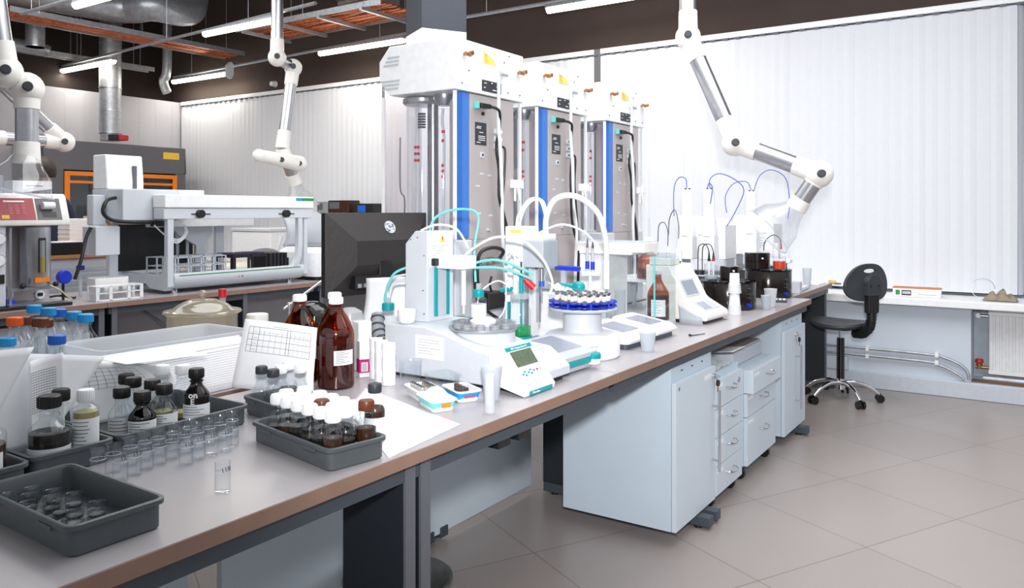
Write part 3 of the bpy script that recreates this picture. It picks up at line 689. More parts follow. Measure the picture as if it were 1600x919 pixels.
# ================================================================== TALL COLUMN UNITS (three)
def column_unit(yc, lab, idx):
    t = thing('column_analyser', lab, 'analyser', (-2.27, yc, BZ), group='tall glass column units behind the bench')
    # lower housing
    MB().box((-.215, -.258, 0), (.215, .262, .43)).build('lower_housing', 'device', t, bev=.006)
    MB().box((.2155, -.14, .12), (.2165, .19, .43)).build('lower_plate', 'steel_panel', t)
    MB().box((.10, -.15, .4305), (.214, .19, 1.065)).build('back_panel', 'steel_panel', t, bev=.002)
    MB().box((.17, -.203, .44), (.212, -.158, 1.065)).build('blue_strip', 'blue_strip', t)
    for (x, y) in ((.208, -.25), (.208, .252), (-.2, -.25), (-.2, .252)):
        MB().box((x-.006, y-.006, .43), (x+.006, y+.006, 1.066)).build('corner_post', 'white', t)
    m = MB(); m.box((.2095, .197, .43), (.213, .245, 1.066)); m.build('side_glass', 'pane', t)
    MB().box((-.195, -.2525, .43), (.2, -.2495, 1.066)).build('front_guard', 'acryl', t)
    MB().box((-.2015, -.243, .43), (-.1985, .245, 1.066)).build('side_guard', 'acryl', t)
    # hood
    hx = [(.222, 1.07), (.222, 1.29), (-.155, 1.29), (-.215, 1.225), (-.215, 1.145), (-.155, 1.07)]
    hd = MB().prism(hx, 'y', -.262, .262).build('top_hood', 'white', t, bev=.004)
    for z0 in (1.20, 1.095):
        v = MB()
        for k in range(3):
            z = z0+k*.017; sh = .0 if z0 > 1.15 else .0
            v.prism([(-.19+sh+k*(.012 if z0 > 1.15 else -.008), z), (-.10+k*.004, z), (-.098+k*.004, z+.009), (-.185+k*(.012 if z0 > 1.15 else -.008), z+.009)], 'y', -.2635, -.2625)
        v.build('vent_slats', 'device_grey', hd)
    MB().box((.2225, -.075, 1.085), (.224, .075, 1.135)).build('dark_label', 'charcoal', hd)
    for (y, z, n) in ((-.05, 1.12, .018), (0, 1.125, .012), (.045, 1.112, .022), (.02, 1.095, .03), (-.055, 1.10, .012)):
        MB().box((.2241, y-n/2, z), (.2245, y+n/2, z+.004)).build('label_marks', 'ink_white', hd)
    MB().box((.2225, -.062, 1.21), (.2235, .03, 1.265)).build('yellow_sticker', 'sticker_yellow', hd)
    for (y, z) in ((-.205, 1.225), (.215, 1.205)):
        m = MB(); m.cyl((.222, y, z), (.262, y, z), .007, n=10); m.cyl((.24, y-.012, z), (.24, y+.022, z-.002), .009, n=8); m.cyl((.255, y, z), (.27, y, z), .010, n=8); m.build('brass_fitting', 'brass', hd)
    m = MB(); m.cyl((.222, .055, 1.18), (.235, .055, 1.18), .012); m.cyl((.235, .05, 1.18), (.238, .10, 1.178), .010, n=12); m.build('drain_nozzle', 'device_grey', hd)
    m = MB()
    for (y, z) in ((-.17, 1.16), (.1, 1.235), (.14, 1.27), (-.22, 1.10), (.23, 1.10), (.13, 1.1)): m.cyl((.222, y, z), (.2245, y, z), .004, n=8)
    m.build('hood_screws', 'leg_edge', hd)
    # glass columns and the silver rod in the front chamber
    def colm(name, x, y, r, z0, z1, mm, n=24): return MB().lathe([(0, z0), (r, z0), (r, z1), (0, z1)], x, y, n).build(name, mm, t)
    g1 = colm('glass_column', -.075, -.13, .066, .44, 1.03, 'glass'); g2 = colm('glass_column', .065, -.15, .042, .44, 1.01, 'glass')
    colm('steel_rod', -.035, -.10, .025, .44, 1.05, 'steel', 20); 
    fl_ = MB().lathe([(0, 1.035), (.078, 1.035), (.088, 1.045), (.088, 1.06), (.06, 1.069), (0, 1.069)], -.075, -.13, 28); fl_.lathe([(0, 1.02), (.03, 1.02), (.048, 1.05), (.048, 1.069), (0, 1.069)], .07, -.15, 24); fl_.build('column_flange', 'steel', t)
    c = MB()
    for z in (.78, .81, .84): c.cyl((-.105, -.13, z), (-.105, -.13, z+.012), .013, n=10)
    c.build('red_seal', 'red', g1)
    c = MB()
    for z in (.70, .725, .75, .86, .9): c.cyl((.065, -.15, z), (.065, -.15, z+.013), .008, n=10)
    c.build('red_seal', 'red', g2)
    c = MB().tube([(-.105, -.13, 1.03), (-.10, -.13, .95), (-.108, -.125, .85), (-.10, -.13, .7), (-.104, -.13, .45)], .009, n=8); c.build('inner_tube', 'hose_clear', g1)
    c = MB().tube([(.065, -.15, 1.01), (.06, -.15, .95), (.069, -.148, .85), (.064, -.15, .45)], .006, n=8); c.build('inner_tube', 'hose_clear', g2)
    c = MB(); [c.cyl((-.055, -.155, .93+k*.012), (-.055, -.155, .936+k*.012), .018, n=14) for k in range(6)]; c.build('coil_spring', 'charcoal', g1)
    # labels, sockets and cables on the back panel
    px = .2141
    MB().box((px, -.115, .845), (px+.0012, -.03, .945)).build('rating_plate', 'charcoal', t)
    c = MB()
    for (y, z, n) in ((-.085, .925, .03), (-.09, .918, .035), (-.07, .90, .03), (-.066, .883, .05), (-.066, .875, .05), (-.066, .866, .05), (-.09, .855, .03)): c.box((px+.0013, y-n/2, z), (px+.0018, y+n/2, z+.003))
    c.build('plate_print', 'ink_white', t)
    for i, z in enumerate((.905, .87, .835)):
        s_ = MB().box((px, .03, z), (px+.006, .065, z+.022)).build('socket', 'device', t)
        MB().box((px+.0061, .044, z+.007), (px+.007, .056, z+.015)).build('socket_hole', 'black', s_)
        MB().box((px, .085, z+.004), (px+.001, .095, z+.018)).build('small_sticker', 'white', t)
    s_ = MB().box((px, -.075, .79), (px+.004, -.05, .815)).build('switch', 'device', t); MB().box((px+.0041, -.067, .797), (px+.006, -.058, .808)).build('switch_rocker', 'black', s_)
    m = MB()
    for (y, z) in ((-.08, .715), (-.02, .71), (-.11, .66), (-.1, .54), (-.01, .53), (.05, .66)): m.box((px, y, z), (px+.001, y+.03, z+.008))
    m.build('panel_marks', 'device', t)
    MB().cyl((px-.002, -.012, .47), (px+.012, -.012, .47), .010, n=16).build('round_port', 'chrome', t)
    pg = MB(); pg.box((px, -.105, 1.008), (px+.03, -.03, 1.028)); pg.build('power_plug', 'black', t, bev=.004)
    MB().box((px, -.125, 1.002), (px+.02, -.106, 1.032)).build('inlet', 'teal_light', t, bev=.002)
    MB().cyl((px, -.06, .985), (px+.008, -.06, .985), .008).build('fuse', 'black', t)
    v = (-.01, .02, -.02)[idx]
    MB().tube([(px+.025, -.032, 1.018), (px+.05, .0, 1.0), (px+.03, .03, .93), (px+.03, .015+v, .84), (px+.03, .025, .74), (px+.035, .02, .62), (px+.03, .06-v, .5), (px+.03, .09, .38), (px+.02, .10+v, .25), (px+.02, .11, .05)], .0065, n=8).build('power_cable', 'black', t)
    MB().tube([(px+.008, .072, .846), (px+.03, .075, .83), (px+.025, .075, .7), (px+.025, .072+v, .58), (px+.03, .1, .45), (px+.03, .11, .3), (px+.02, .12, .06)], .0055, n=8).build('data_cable', 'black', t)
    MB().tube([(px+.009, -.05, 1.262), (px+.045, -.02, 1.22), (px+.04, .01, 1.12), (px+.035, .015, .95), (px+.045, .02, .78), (px+.04, .035, .6), (px+.04, .05+v, .45), (px+.03, .075, .25), (px+.02, .085, .04)], .0085, n=8).build('drain_hose', 'hose_clear', t)
    c = MB(); c.box((px, .16, .66), (px+.02, .195, .70)); c.box((px, .215, .66), (px+.02, .25, .70)); c.cyl((px+.015, .18, .60), (px+.015, .18, .66), .006); c.cyl((px+.015, .225, .60), (px+.015, .205, .66), .006)
    c.build('hose_clamp', 'white', t, bev=.003)
    return t
column_unit(2.90, 'tallest-looking glass column unit with white vented hood, nearest to the camera', 0)
column_unit(3.555, 'middle one of the three tall glass column units', 1)
column_unit(4.285, 'farthest of the three tall glass column units, next to the plain bright blind', 2)
# valve and adapter on the lower plate of the nearest unit
q = atx(775, 408, -2.0)
t = thing('hose_valve', 'brass and steel valve with black looped hose below the nearest column unit', 'valve', (-2.045, q.y-.02, q.z))
m = MB(); m.cyl((.02, -.07, 0), (.02, .07, 0), .014, n=14); m.cyl((.02, -.03, 0), (.05, -.03, 0), .01); m.build('valve_body', 'steel', t)
MB().cyl((.02, -.012, 0), (.02, .03, 0), .017, n=8).build('brass_nut', 'brass', t)
m = MB(); m.tube([(.02, .07, 0), (.03, .10, .04), (.03, .02, .06), (.025, -.07, .04), (.03, -.10, -.04), (.03, -.08, -.12), (.03, 0, -.14), (.03, .10, -.16), (.03, .14, -.22)], .008, n=8); m.tube([(.02, -.07, 0), (.03, -.12, -.03), (.03, -.10, -.16), (.03, -.02, -.22), (.03, .06, -.26)], .007, n=8); m.build('black_hose', 'black', t)
q = atx(768, 452, -2.0)
t = thing('power_adapter', 'black box adapter hanging under the looped hoses', 'adapter', (-2.03, q.y, q.z-.085))
MB().box((0, -.06, 0), (.06, .06, .075)).build('adapter_case', 'black', t, bev=.006)
MB().tube([(.03, .0, .075), (.035, -.02, .11), (.03, .0, .14)], .005, n=8).build('adapter_lead', 'black', t)
# thin conduit and small valve beside the pillar
q = aty(632, 300, 3.2)
t = thing('wall_conduit', 'thin conduit with a brass and black valve between pillar and nearest column unit', 'conduit', (q.x, q.y, BZ))
MB().tube([(0, 0, 0), (0, 0, .48), (.0, 0, .62), (-.03, 0, .68), (-.03, 0, .95)], .004, n=6).build('conduit_tube', 'leg_edge', t)
m = MB(); m.cyl((0, 0, .42), (0, 0, .54), .014, n=12); m.build('brass_body', 'brass', t)
MB().cyl((.0, -.015, .50), (-.02, -.05, .50), .018, n=14).build('black_knob', 'black', t)

# ================================================================== MONITOR
t = thing('computer_monitor', 'black monitor seen from behind, round scratched emblem on its back', 'monitor', (-2.222, 2.36, BZ), math.radians(-6.9))
def P8(x, y, z): return (x, y, z)
y0, y1, z0, z1 = -.262, .262, .222, .547
MB().box((-.03, y0, z0), (-.002, y1, z1)).build('bezel', 'black', t, bev=.004)
m = MB(); i = .085
a = [(-.002, y0+.002, z0+.002), (-.002, y1-.002, z0+.002), (-.002, y1-.002, z1-.002), (-.002, y0+.002, z1-.002)]
b = [(.045, y0+.115, z0+.12), (.045, y1-.10, z0+.12), (.045, y1-.10, z1-.11), (.045, y0+.115, z1-.11)]
m.add(a+b, [(0, 1, 5, 4), (1, 2, 6, 5), (2, 3, 7, 6), (3, 0, 4, 7), (4, 5, 6, 7), (3, 2, 1, 0)])
dm('monitor_back', (44, 40, 40), .5, var=.06, scale=60, bump=.1)
m.build('back_shell', 'monitor_back', t, smooth=False)
m = MB().box((.005, y0+.09, z1-.043), (.012, y1-.04, z1-.036)); m.build('vent_slot', 'black', t)
m = MB(); m.T = Matrix.Translation((.0245, .035, z1-.058)) @ Matrix.Rotation(math.radians(66), 4, 'Y'); m.cyl((0, 0, -.001), (0, 0, .001), .027, n=28); m.build('emblem', 'device_grey', t)
random.seed(5); m = MB(); m.T = Matrix.Translation((.0259, .035, z1-.058)) @ Matrix.Rotation(math.radians(66), 4, 'Y')
for k in range(16):
    x, y = random.uniform(-.02, .02), random.uniform(-.02, .02); s_ = random.uniform(.004, .012)
    m.add([(x, y, 0), (x+s_, y+random.uniform(-.01, .01), 0), (x+random.uniform(-.01, .01), y+s_, 0)], [(0, 1, 2)])
m.build('emblem_scratches', 'leg_edge', t, smooth=False)
m = MB(); m.box((.01, -.16, z0+.03), (.05, -.03, z0+.08)); m.build('port_recess', 'black', t)
m = MB(); [m.box((.05, -.15+k*.028, z0+.035), (.054, -.132+k*.028, z0+.05)) for k in range(3)]; m.build('ports', 'steel', t)
MB().box((.005, -.035, .015), (.045, .035, .36)).build('stand_neck', 'black', t, bev=.005)
rrbox(MB(), .20, .28, 0, .015, .05, 0, 0).build('stand_foot', 'black', t, bev=.003)
# chrome lever arm standing beside monitor
q0 = at(483, 470, .93)
t = thing('clamp_rod', 'thin steel clamp rod leaning left of the black monitor', 'rod', (-2.75, 2.35, BZ))
m = MB(); m.cyl((0, 0, 0), (0, 0, .02), .035, n=18); m.cyl((0, 0, .02), (0, 0, .14), .006); m.cyl((0, -.03, .125), (0, .25, .26), .006); m.ball((0, 0, .14), .012); m.build('rod_set', 'steel', t)

# ================================================================== TITRATOR A  (disc sampler, teal keypad)
t = thing('oven_sampler', 'white sample processor with teal-framed green display and a steel turntable', 'titrator', (0, 0, BZ), group=None)
ya, yb = 2.0, 2.27
bd = MB(); bd.prism([(-1.86, .008), (-1.40, .008), (-1.285, .02), (-1.285, .05), (-1.36, .105), (-1.47, .115), (-1.60, .155), (-1.68, .172), (-1.86, .172)], 'y', ya, yb)
bd.build('housing', 'device', t, bev=.006)
MB().box((-1.84, ya+.01, 0), (-1.31, yb-.01, .008)).build('base_gap', 'black', t)
MB().lathe([(0, .05), (.108, .05), (.108, .15), (.10, .158), (0, .158)], -1.56, 2.16, 40).build('turntable_drum', 'device', t)
MB().lathe([(0, .158), (.116, .158), (.118, .163), (.116, .168), (0, .168)], -1.56, 2.16, 48).build('turntable', 'steel', t)
m = MB(); m.lathe([(.0, .176), (.112, .176), (.112, .181), (.0, .181)], -1.56, 2.16, 40); m.build('clear_disc', 'hood_clear', t)
m = MB()
for k in range(12):
    a = 2*PI*k/12; m.lathe([(.013, .168), (.016, .168), (.016, .1815), (.013, .1815)], -1.56+.09*math.cos(a), 2.16+.09*math.sin(a), 12)
m.build('cup_rings', 'hose_grey', t)
m = MB(); m.lathe([(0, .168), (.04, .168), (.045, .185), (.03, .195), (0, .197)], -1.56, 2.16, 24); m.build('centre_hub', 'white', t)
# keypad console
cs = MB(); cs.prism([(-1.40, .03), (-1.268, .0), (-1.262, .018), (-1.285, .045), (-1.352, .138), (-1.372, .142), (-1.40, .12)], 'y', 1.965, 2.135); cs.build('console', 'white', t, bev=.003)
def on_slope(name, mm, y0, y1, s0, s1, h=.0006):
    A = Vector((-1.285, 0, .045)); B = Vector((-1.352, 0, .138)); d = (B-A); n = Vector((d.z, 0, -d.x)).normalized()
    p = A+d*s0+n*h; q = A+d*s1+n*h; n2 = n*.0008
    m = MB(); m.add([(p.x, y0, p.z), (p.x, y1, p.z), (q.x, y1, q.z), (q.x, y0, q.z), (p.x+n2.x, y0, p.z+n2.z), (p.x+n2.x, y1, p.z+n2.z), (q.x+n2.x, y1, q.z+n2.z), (q.x+n2.x, y0, q.z+n2.z)],
                    [(0, 3, 2, 1), (4, 5, 6, 7), (0, 1, 5, 4), (1, 2, 6, 5), (2, 3, 7, 6), (3, 0, 4, 7)])
    return m.build(name, mm, t)
on_slope('teal_header', 'teal', 1.978, 2.122, .86, .98); on_slope('display', 'lcd', 1.992, 2.108, .38, .83)
for k, (yy, ss) in enumerate(((2.0, .16), (2.014, .22), (2.014, .12), (2.032, .18), (2.046, .14), (2.046, .24), (2.064, .2), (2.082, .2), (2.10, .2))):
    on_slope('key', 'red' if k == 7 else ('teal_light' if k == 8 else 'teal'), yy-.005, yy+.005, ss-.025, ss+.025)
MB().box((-1.2635, 1.985, .004), (-1.2615, 2.115, .0165)).build('teal_footer', 'teal', t)
sl = math.atan2(.138-.045, -(-1.352+1.285))
text('885 Compact Oven SC', .0095, (-1.3440, 2.05, .1315), (sl, 0, PI/2), 'ink_white', t)
text('Metrohm', .011, (-1.2612, 2.02, .010), (PI/2, 0, PI/2), 'ink_white', t)
# side label
m = MB().box((-1.72, ya-.0012, .07), (-1.60, ya-.0004, .145)); lb = m.build('side_label', 'paper', t)
m = MB(); [m.box((-1.71, ya-.0018, .13-k*.009), (-1.71+random.uniform(.05, .10), ya-.0013, .1315-k*.009)) for k in range(6)]; m.build('label_print', 'ink_light', lb)
# lift tower
tw = MB(); tw.prism([(-1.845, .172), (-1.745, .172), (-1.745, .485), (-1.80, .485), (-1.845, .44)], 'y', 2.09, 2.235); tw = tw.build('lift_tower', 'device', t, bev=.003)
m = MB().box((-1.7445, 2.10, .36), (-1.7435, 2.225, .48)); m.build('warning_panel', 'white', tw)
m = MB().prism([(2.155, .445), (2.185, .445), (2.17, .472)], 'x', -1.7434, -1.7428); m.build('warning_triangle', 'yellow', tw)
m = MB(); m.box((-1.7427, 2.1685, .453), (-1.7424, 2.1715, .464)); m.build('triangle_mark', 'black', tw)
m = MB(); [m.box((-1.7434, 2.115, .432-k*.0085), (-1.7430, 2.115+(.09, .05, .085, .07, .09, .04, .085, .07)[k], .4338-k*.0085)) for k in range(8)]; m.build('panel_print', 'ink_light', tw)
m = MB(); m.box((-1.744, 2.125, .19), (-1.735, 2.135, .36)); m.box((-1.744, 2.19, .19), (-1.735, 2.20, .36)); m.build('teal_rail', 'teal', tw)
MB().box((-1.744, 2.137, .19), (-1.74, 2.188, .36)).build('rail_cover', 'device_grey', tw)
m = MB(); m.box((-1.743, 2.13, .355), (-1.62, 2.205, .40)); m.build('lift_arm', 'white', tw, bev=.004)
MB().box((-1.743, 2.108, .365), (-1.725, 2.128, .39)).build('black_badge', 'black', tw, bev=.002)
m = MB(); m.cyl((-1.65, 2.17, .23), (-1.65, 2.17, .355), .008); m.cyl((-1.65, 2.17, .20), (-1.65, 2.17, .23), .004); m.build('needle_guide', 'warm_white', tw)
m = MB(); [m.cyl((-1.80+dx, 2.0895, z), (-1.80+dx, 2.0905, z), .003, n=8) for dx, z in ((-.02, .455), (.01, .462), (.04, .40), (.035, .28), (.04, .2))]; m.build('tower_screws', 'leg_edge', tw)
# hoses from the top of the tower
m = MB()
m.tube([(-1.83, 2.2, .47), (-1.84, 2.25, .53), (-1.78, 2.30, .56), (-1.70, 2.32, .54), (-1.70, 2.30, .42), (-1.68, 2.28, .3)], .0045, n=8)
m.tube([(-1.84, 2.12, .36), (-1.90, 2.09, .33), (-1.94, 2.09, .25), (-1.94, 2.1, .22)], .0045, n=8)
m.tube([(-1.70, 2.25, .36), (-1.60, 2.30, .38), (-1.50, 2.38, .33)], .0045, n=8); m.tube([(-1.70, 2.25, .35), (-1.60, 2.32, .35), (-1.50, 2.38, .31)], .0045, n=8)
m.build('teal_hoses', 'teal_light', t)
MB().tube([(-1.70, 2.24, .38), (-1.68, 2.24, .41), (-1.60, 2.28, .46), (-1.52, 2.34, .45), (-1.47, 2.40, .38), (-1.45, 2.43, .30), (-1.46, 2.43, .26)], .0045, n=8).build('white_hose', 'white', t)
MB().cyl((-1.705, 2.245, .372), (-1.69, 2.243, .398), .0075, n=10).build('hose_grip', 'charcoal', t)
m = MB().tube([(-1.80, 2.12, .485), (-1.77, 2.17, .505), (-1.72, 2.22, .49), (-1.69, 2.25, .42)], .004, n=8); m.build('thin_hose', 'hose_clear', t)

# bottles ----------------------------------------------------------------
def facing(x, y): return math.atan2(-y, -x)
def bottle(name, lab, cat, loc, h, r, rn, g='pet', cap='white', caph=.02, capr=None, liquid=None, level=.4, lbl=None, lblz=(.2, .5), arc=100, group=None, sh=.62, neck=.82, foot=True, ribs=True, aim=None, lblmat='label_white'):
    t = thing(name, lab, cat, loc, group=group)
    f = facing(loc[0], loc[1]) if aim is None else aim
    capr = capr or rn*1.25
    def prof(rr_, hh, off=0):
        z1, z2 = h*sh, h*neck
        p = [(0, off), (rr_*.86, off), (rr_-off*0, off+h*.02), (rr_, z1)]
        for k in range(1, 6):
            s_ = k/6; p.append((rr_+(rn-rr_)*(.5-.5*math.cos(PI*s_))*1.0, z1+(z2-z1)*s_))
        p += [(rn, z2), (rn, h-caph*.6)]
        return p
    MB().lathe(prof(r, h), n=28).build('bottle_body', g, t)
    if foot and rn < r: MB().lathe([(rn*1.02, h*neck+.001), (rn*1.22, h*neck+.002), (rn*1.22, h*neck+.005), (rn*1.02, h*neck+.006)], n=20).build('neck_ring', g, t)
    c = MB()
    c.lathe([(capr*.96, h-caph), (capr, h-caph+.001), (capr, h-.0025), (capr*.9, h), (0, h)], n=26)
    if ribs:
        for k in range(20):
            a = 2*PI*k/20; c.cyl((capr*math.cos(a), capr*math.sin(a), h-caph+.002), (capr*math.cos(a), capr*math.sin(a), h-.003), capr*.05, n=4)
    c.build('cap', cap, t)
    if liquid:
        rr_ = r-.0018; zt = h*level
        p = [(0, .002), (rr_*.86, .002), (rr_, h*.02+.002)]
        if zt <= h*sh: p += [(rr_, zt), (0, zt)]
        else:
            p += [(rr_, h*sh)]
            for k in range(1, 7):
                s_ = k/6; z = h*sh+(h*neck-h*sh)*s_
                if z > zt: break
                p.append((rr_+(rn-.002-rr_)*(.5-.5*math.cos(PI*s_)), z))
            p.append((0, p[-1][1]))
        MB().lathe(p, n=26).build('liquid', liquid, t)
    if lbl is not None:
        a = math.radians(arc/2); z0, z1 = h*lblz[0], h*lblz[1]
        off = math.radians(lbl.get('turn', 0))
        l = MB().lathe([(r+.0006, z0), (r+.0006, z1)], n=14, a0=f-a+off, a1=f+a+off).build('label', lblmat, t)
        pr = MB()
        for k in range(lbl.get('lines', 4)):
            zz = z1-(z1-z0)*(k+1)/(lbl.get('lines', 4)+1.4)
            w_ = random.uniform(.4, .8)
            pr.lathe([(r+.0011, zz), (r+.0011, zz+.0014)], n=8, a0=f-a*.8+off, a1=f-a*.8+off+1.6*a*w_)
        pr.build('label_print', 'ink', l)
    return t

# reagent bottles on / behind titrator A
def reagent(lab, loc, h, r, g, cap, fill=None, tubes=True):
    t = bottle('reagent_bottle', lab, 'bottle', loc, h, r, r*.5, g, cap, .026, r*.62, fill, .5, None, ribs=True)
    if tubes:
        m = MB(); m.cyl((0, 0, h), (0, 0, h+.02), r*.3, n=14); m.build('stopper', 'frost', t)
    return t
q = aty(620, 460, 2.14)
rb = reagent('clear reagent bottle with teal cap and hoses, left of the white lift tower', (-1.935, 2.10, BZ+.0615), .165, .034, 'glass', 'teal')
MB().tube([(0, 0, .18), (-.005, 0, .22), (.02, .0, .255), (.085, .0, .27)], .004, n=8).build('thin_hose', 'hose_clear', rb)
MB().tube([(.006, 0, .18), (.01, 0, .20), (.03, 0, .24), (.09, .0, .25)], .004, n=8).build('thin_hose', 'hose_clear', rb)
t2 = thing('bottle_stand', 'grey ribbed block under the teal-capped bottle beside the sampler', 'stand', (-1.935, 2.10, BZ)); rrbox(MB(), .10, .12, 0, .0595, .01).build('stand_block', 'device_grey', t2, bev=.003)
rb = reagent('white-filled bottle with teal cap standing on the steel turntable', (-1.612, 2.205, BZ+.1838), .10, .029, 'glass', 'teal', 'white')
q = at(664, 498, .973); 
t = thing('plastic_cup', 'small round white cup standing on the corner of the sampler housing', 'cup', (-1.79, 2.035, BZ+.1745))
MB().lathe([(0, 0), (.022, 0), (.029, .008), (.033, .045), (.031, .045), (.027, .01), (0, .004)], n=26).build('cup_shell', 'white', t)
# curved paper sheets leaning between monitor and sampler
P_ = [aty(*p, 2.12) for p in ((552, 440), (642, 418), (640, 500), (575, 520))]
def psheet(u, v):
    a = Vector((-2.12, 2.0, .83)); 
    x = -2.155+.30*u+.02*v; z = .905+.19*v+.035*u*v - (.06*(1-u)**2*(1-v))*0
    return (x-.03, 2.165+.06*u+.05*math.sin(v*2.2)+.02*v, .802+.293*v+.02*u*v)
t = tag(sheet('paper_sheets', 'paper', psheet, nu=14, nv=14), 'large white curved sheet leaning between monitor and sampler', 'paper')
# titration vessel with green liquid
vq = Vector((-1.578, 2.412, BZ))
t = thing('titration_vessel', 'glass titration vessel with green liquid, teal foot ring and electrodes', 'titration vessel', vq)
MB().lathe([(0, 0), (.05, 0), (.055, .01), (.055, .075), (0, .075)], n=28).build('stirrer_base', 'white', t)
MB().lathe([(.030, .075), (.047, .075), (.049, .08), (.047, .10), (.030, .10)], n=28).build('foot_ring', 'teal', t)
MB().lathe([(0, .101), (.04, .101), (.042, .105), (.042, .19), (.03, .215), (.028, .235)], n=28).build('vessel_glass', 'glass', t)
MB().lathe([(0, .103), (.04, .103), (.04, .135), (0, .135)], n=26).build('green_liquid', 'liquid_green', t)
MB().box((-.05, -.006, .09), (-.043, .006, .22)).build('holder_arm', 'teal', t)
MB().lathe([(0, .235), (.034, .235), (.034, .25), (.018, .26), (.018, .30), (0, .30)], n=24).build('vessel_head', 'frost', t)
MB().cyl((-.008, -.008, .25), (-.008, -.008, .38), .013, n=16).build('white_electrode', 'warm_white', t)
m = MB(); m.cyl((.014, -.01, .25), (.014, -.01, .325), .0085, n=14); m.cyl((.014, -.01, .12), (.014, -.01, .25), .004, n=10); m.build('teal_electrode', 'teal', t)
MB().cyl((.014, -.01, .325), (.014, -.01, .37), .003, n=8).build('electrode_tip', 'black', t)
m = MB(); m.cyl((.03, .0, .30), (.055, .012, .275), .013, n=14); m.cyl((.022, -.004, .31), (.03, .0, .30), .009, n=12); m.build('red_cap', 'red', t)
m = MB()
m.tube([(-.008, -.008, .37), (-.03, -.02, .41), (-.05, -.02, .36), (-.05, -.015, .26), (-.06, -.02, .18), (-.1, -.09, .11)], .003, n=6)
m.tube([(-.03, 0, .26), (-.06, -.05, .30), (-.11, -.09, .26), (-.12, -.10, .2)], .003, n=6)
m.tube([(.014, -.01, .37), (.0, -.02, .40), (-.04, -.02, .38), (-.05, -.01, .30)], .003, n=6); m.build('hoses', 'hose_clear', t)
m = MB(); m.cyl((-.075, -.01, .262), (-.03, -.005, .268), .009, n=12); m.build('teal_connector', 'teal', t)
# low white module with green lid behind the turntable
q = at(755, 470, .86)
t = thing('stirrer_module', 'low white module with a dark green lid behind the turntable', 'module', (-1.86, 2.47, BZ), math.radians(-8))
MB().prism([(-.14, 0), (.13, 0), (.13, .05), (.05, .12), (-.14, .12)], 'y', -.085, .09).build('module_case', 'device', t, bev=.006)
dm('deep_green', (20, 110, 96), .35)
MB().box((-.13, -.075, .121), (.045, .075, .127)).build('module_lid', 'deep_green', t, bev=.002)

# ================================================================== TITRATOR B : touch unit, rack, round oven with blue carousel
t = thing('touch_control', 'white touch controller with grey screen and teal trim near the bench edge', 'touch panel', (-1.408, 2.395, BZ), math.radians(-2))
t.scale = (.84, .96, 1)
MB().prism([(-.105, .004), (.10, .004), (.115, .03), (-.12, .07)], 'y', -.115, .10).build('lower_case', 'device', t, bev=.004)
def tilt_box(name, mm, x0, x1, y0, y1, h0, h1, bev=0):
    def zz(x): return .082-(x)*.16
    m = MB(); m.add([(x0, y0, zz(x0)+h0), (x1, y0, zz(x1)+h0), (x1, y1, zz(x1)+h0), (x0, y1, zz(x0)+h0), (x0, y0, zz(x0)+h1), (x1, y0, zz(x1)+h1), (x1, y1, zz(x1)+h1), (x0, y1, zz(x0)+h1)],
                    [(0,3,2,1),(4,5,6,7),(0,1,5,4),(1,2,6,5),(2,3,7,6),(3,0,4,7)]); return m.build(name, mm, t, bev=bev)
tilt_box('teal_trim', 'teal', -.118, .124, -.118, .108, -.036, -.018, .003)
tilt_box('screen_frame', 'device_grey', -.12, .120, -.12, .11, -.018, .0, .004)
tilt_box('touch_screen', 'screen', -.095, .06, -.095, .085, .0002, .0012)
m = MB(); m.lathe([(0, .018), (.026, .018), (.028, .022), (.028, .036), (0, .036)], .118, .085, 24); m.build('usb_foot', 'white', t)
m = MB(); m.lathe([(0, .0365), (.029, .0365), (.029, .05), (.024, .056), (0, .058)], .118, .085, 24); m.build('teal_knob', 'teal', t)
# small rack of crimp rings left of touch unit
q = at(838, 522, .86)
t = thing('vial_rack', 'small white rack of silver crimp rings behind the touch controller', 'rack', (-1.57, 2.510, BZ), math.radians(2))
rrbox(MB(), .052, .08, 0, .07, .006).build('rack_block', 'white', t, bev=.003)
for i in range(2):
    for j in range(5):
        MB().lathe([(.006, .0705), (.0085, .0705), (.0085, .082), (.006, .082)], -.012+i*.023, -.030+j*.015, 12).build('crimp_ring', 'hose_grey', t)
# round oven
kx, ky = -1.464, 2.68
t = thing('vial_oven', 'round white thermal oven with blue toothed carousel of silver-capped vials', 'oven sampler', (kx, ky, BZ))
MB().lathe([(0, 0), (.138, 0), (.143, .006), (.143, .075), (.135, .088), (.10, .094), (0, .094)], n=52).build('round_base', 'white', t)
MB().lathe([(0, 0.001), (.1, -.0005), (.12, .0)], n=40)
MB().lathe([(0, .094), (.078, .094), (.074, .11), (.074, .165), (.09, .174), (0, .174)], n=44).build('neck_drum', 'device', t)
MB().lathe([(0, .174), (.130, .176), (.133, .181), (.13, .186), (0, .186)], n=52).build('plate', 'device_grey', t)
for z, nm in ((.190, 'lower_ring'), (.205, 'upper_ring')):
    m = MB(); N = 72; o = []
    for i in range(N):
        a = 2*PI*i/N; r_ = .131 if (i % 4) < 2 else .117; o.append((r_*math.cos(a), r_*math.sin(a)))
    m.prism(o, 'z', z, z+.006); m.build('carousel_ring', 'cobalt', t)
    if z > .2: MB().lathe([(0, z+.0065), (.108, z+.0065), (.108, z+.0072), (0, z+.0072)], n=40).build('ring_plate', 'charcoal', t)
for k in range(8):
    a = 2*PI*k/8; MB().cyl((.112*math.cos(a), .112*math.sin(a), .186), (.112*math.cos(a), .112*math.sin(a), .211), .006, n=8).build('ring_post', 'cobalt', t)
m = MB(); f = facing(kx, ky)
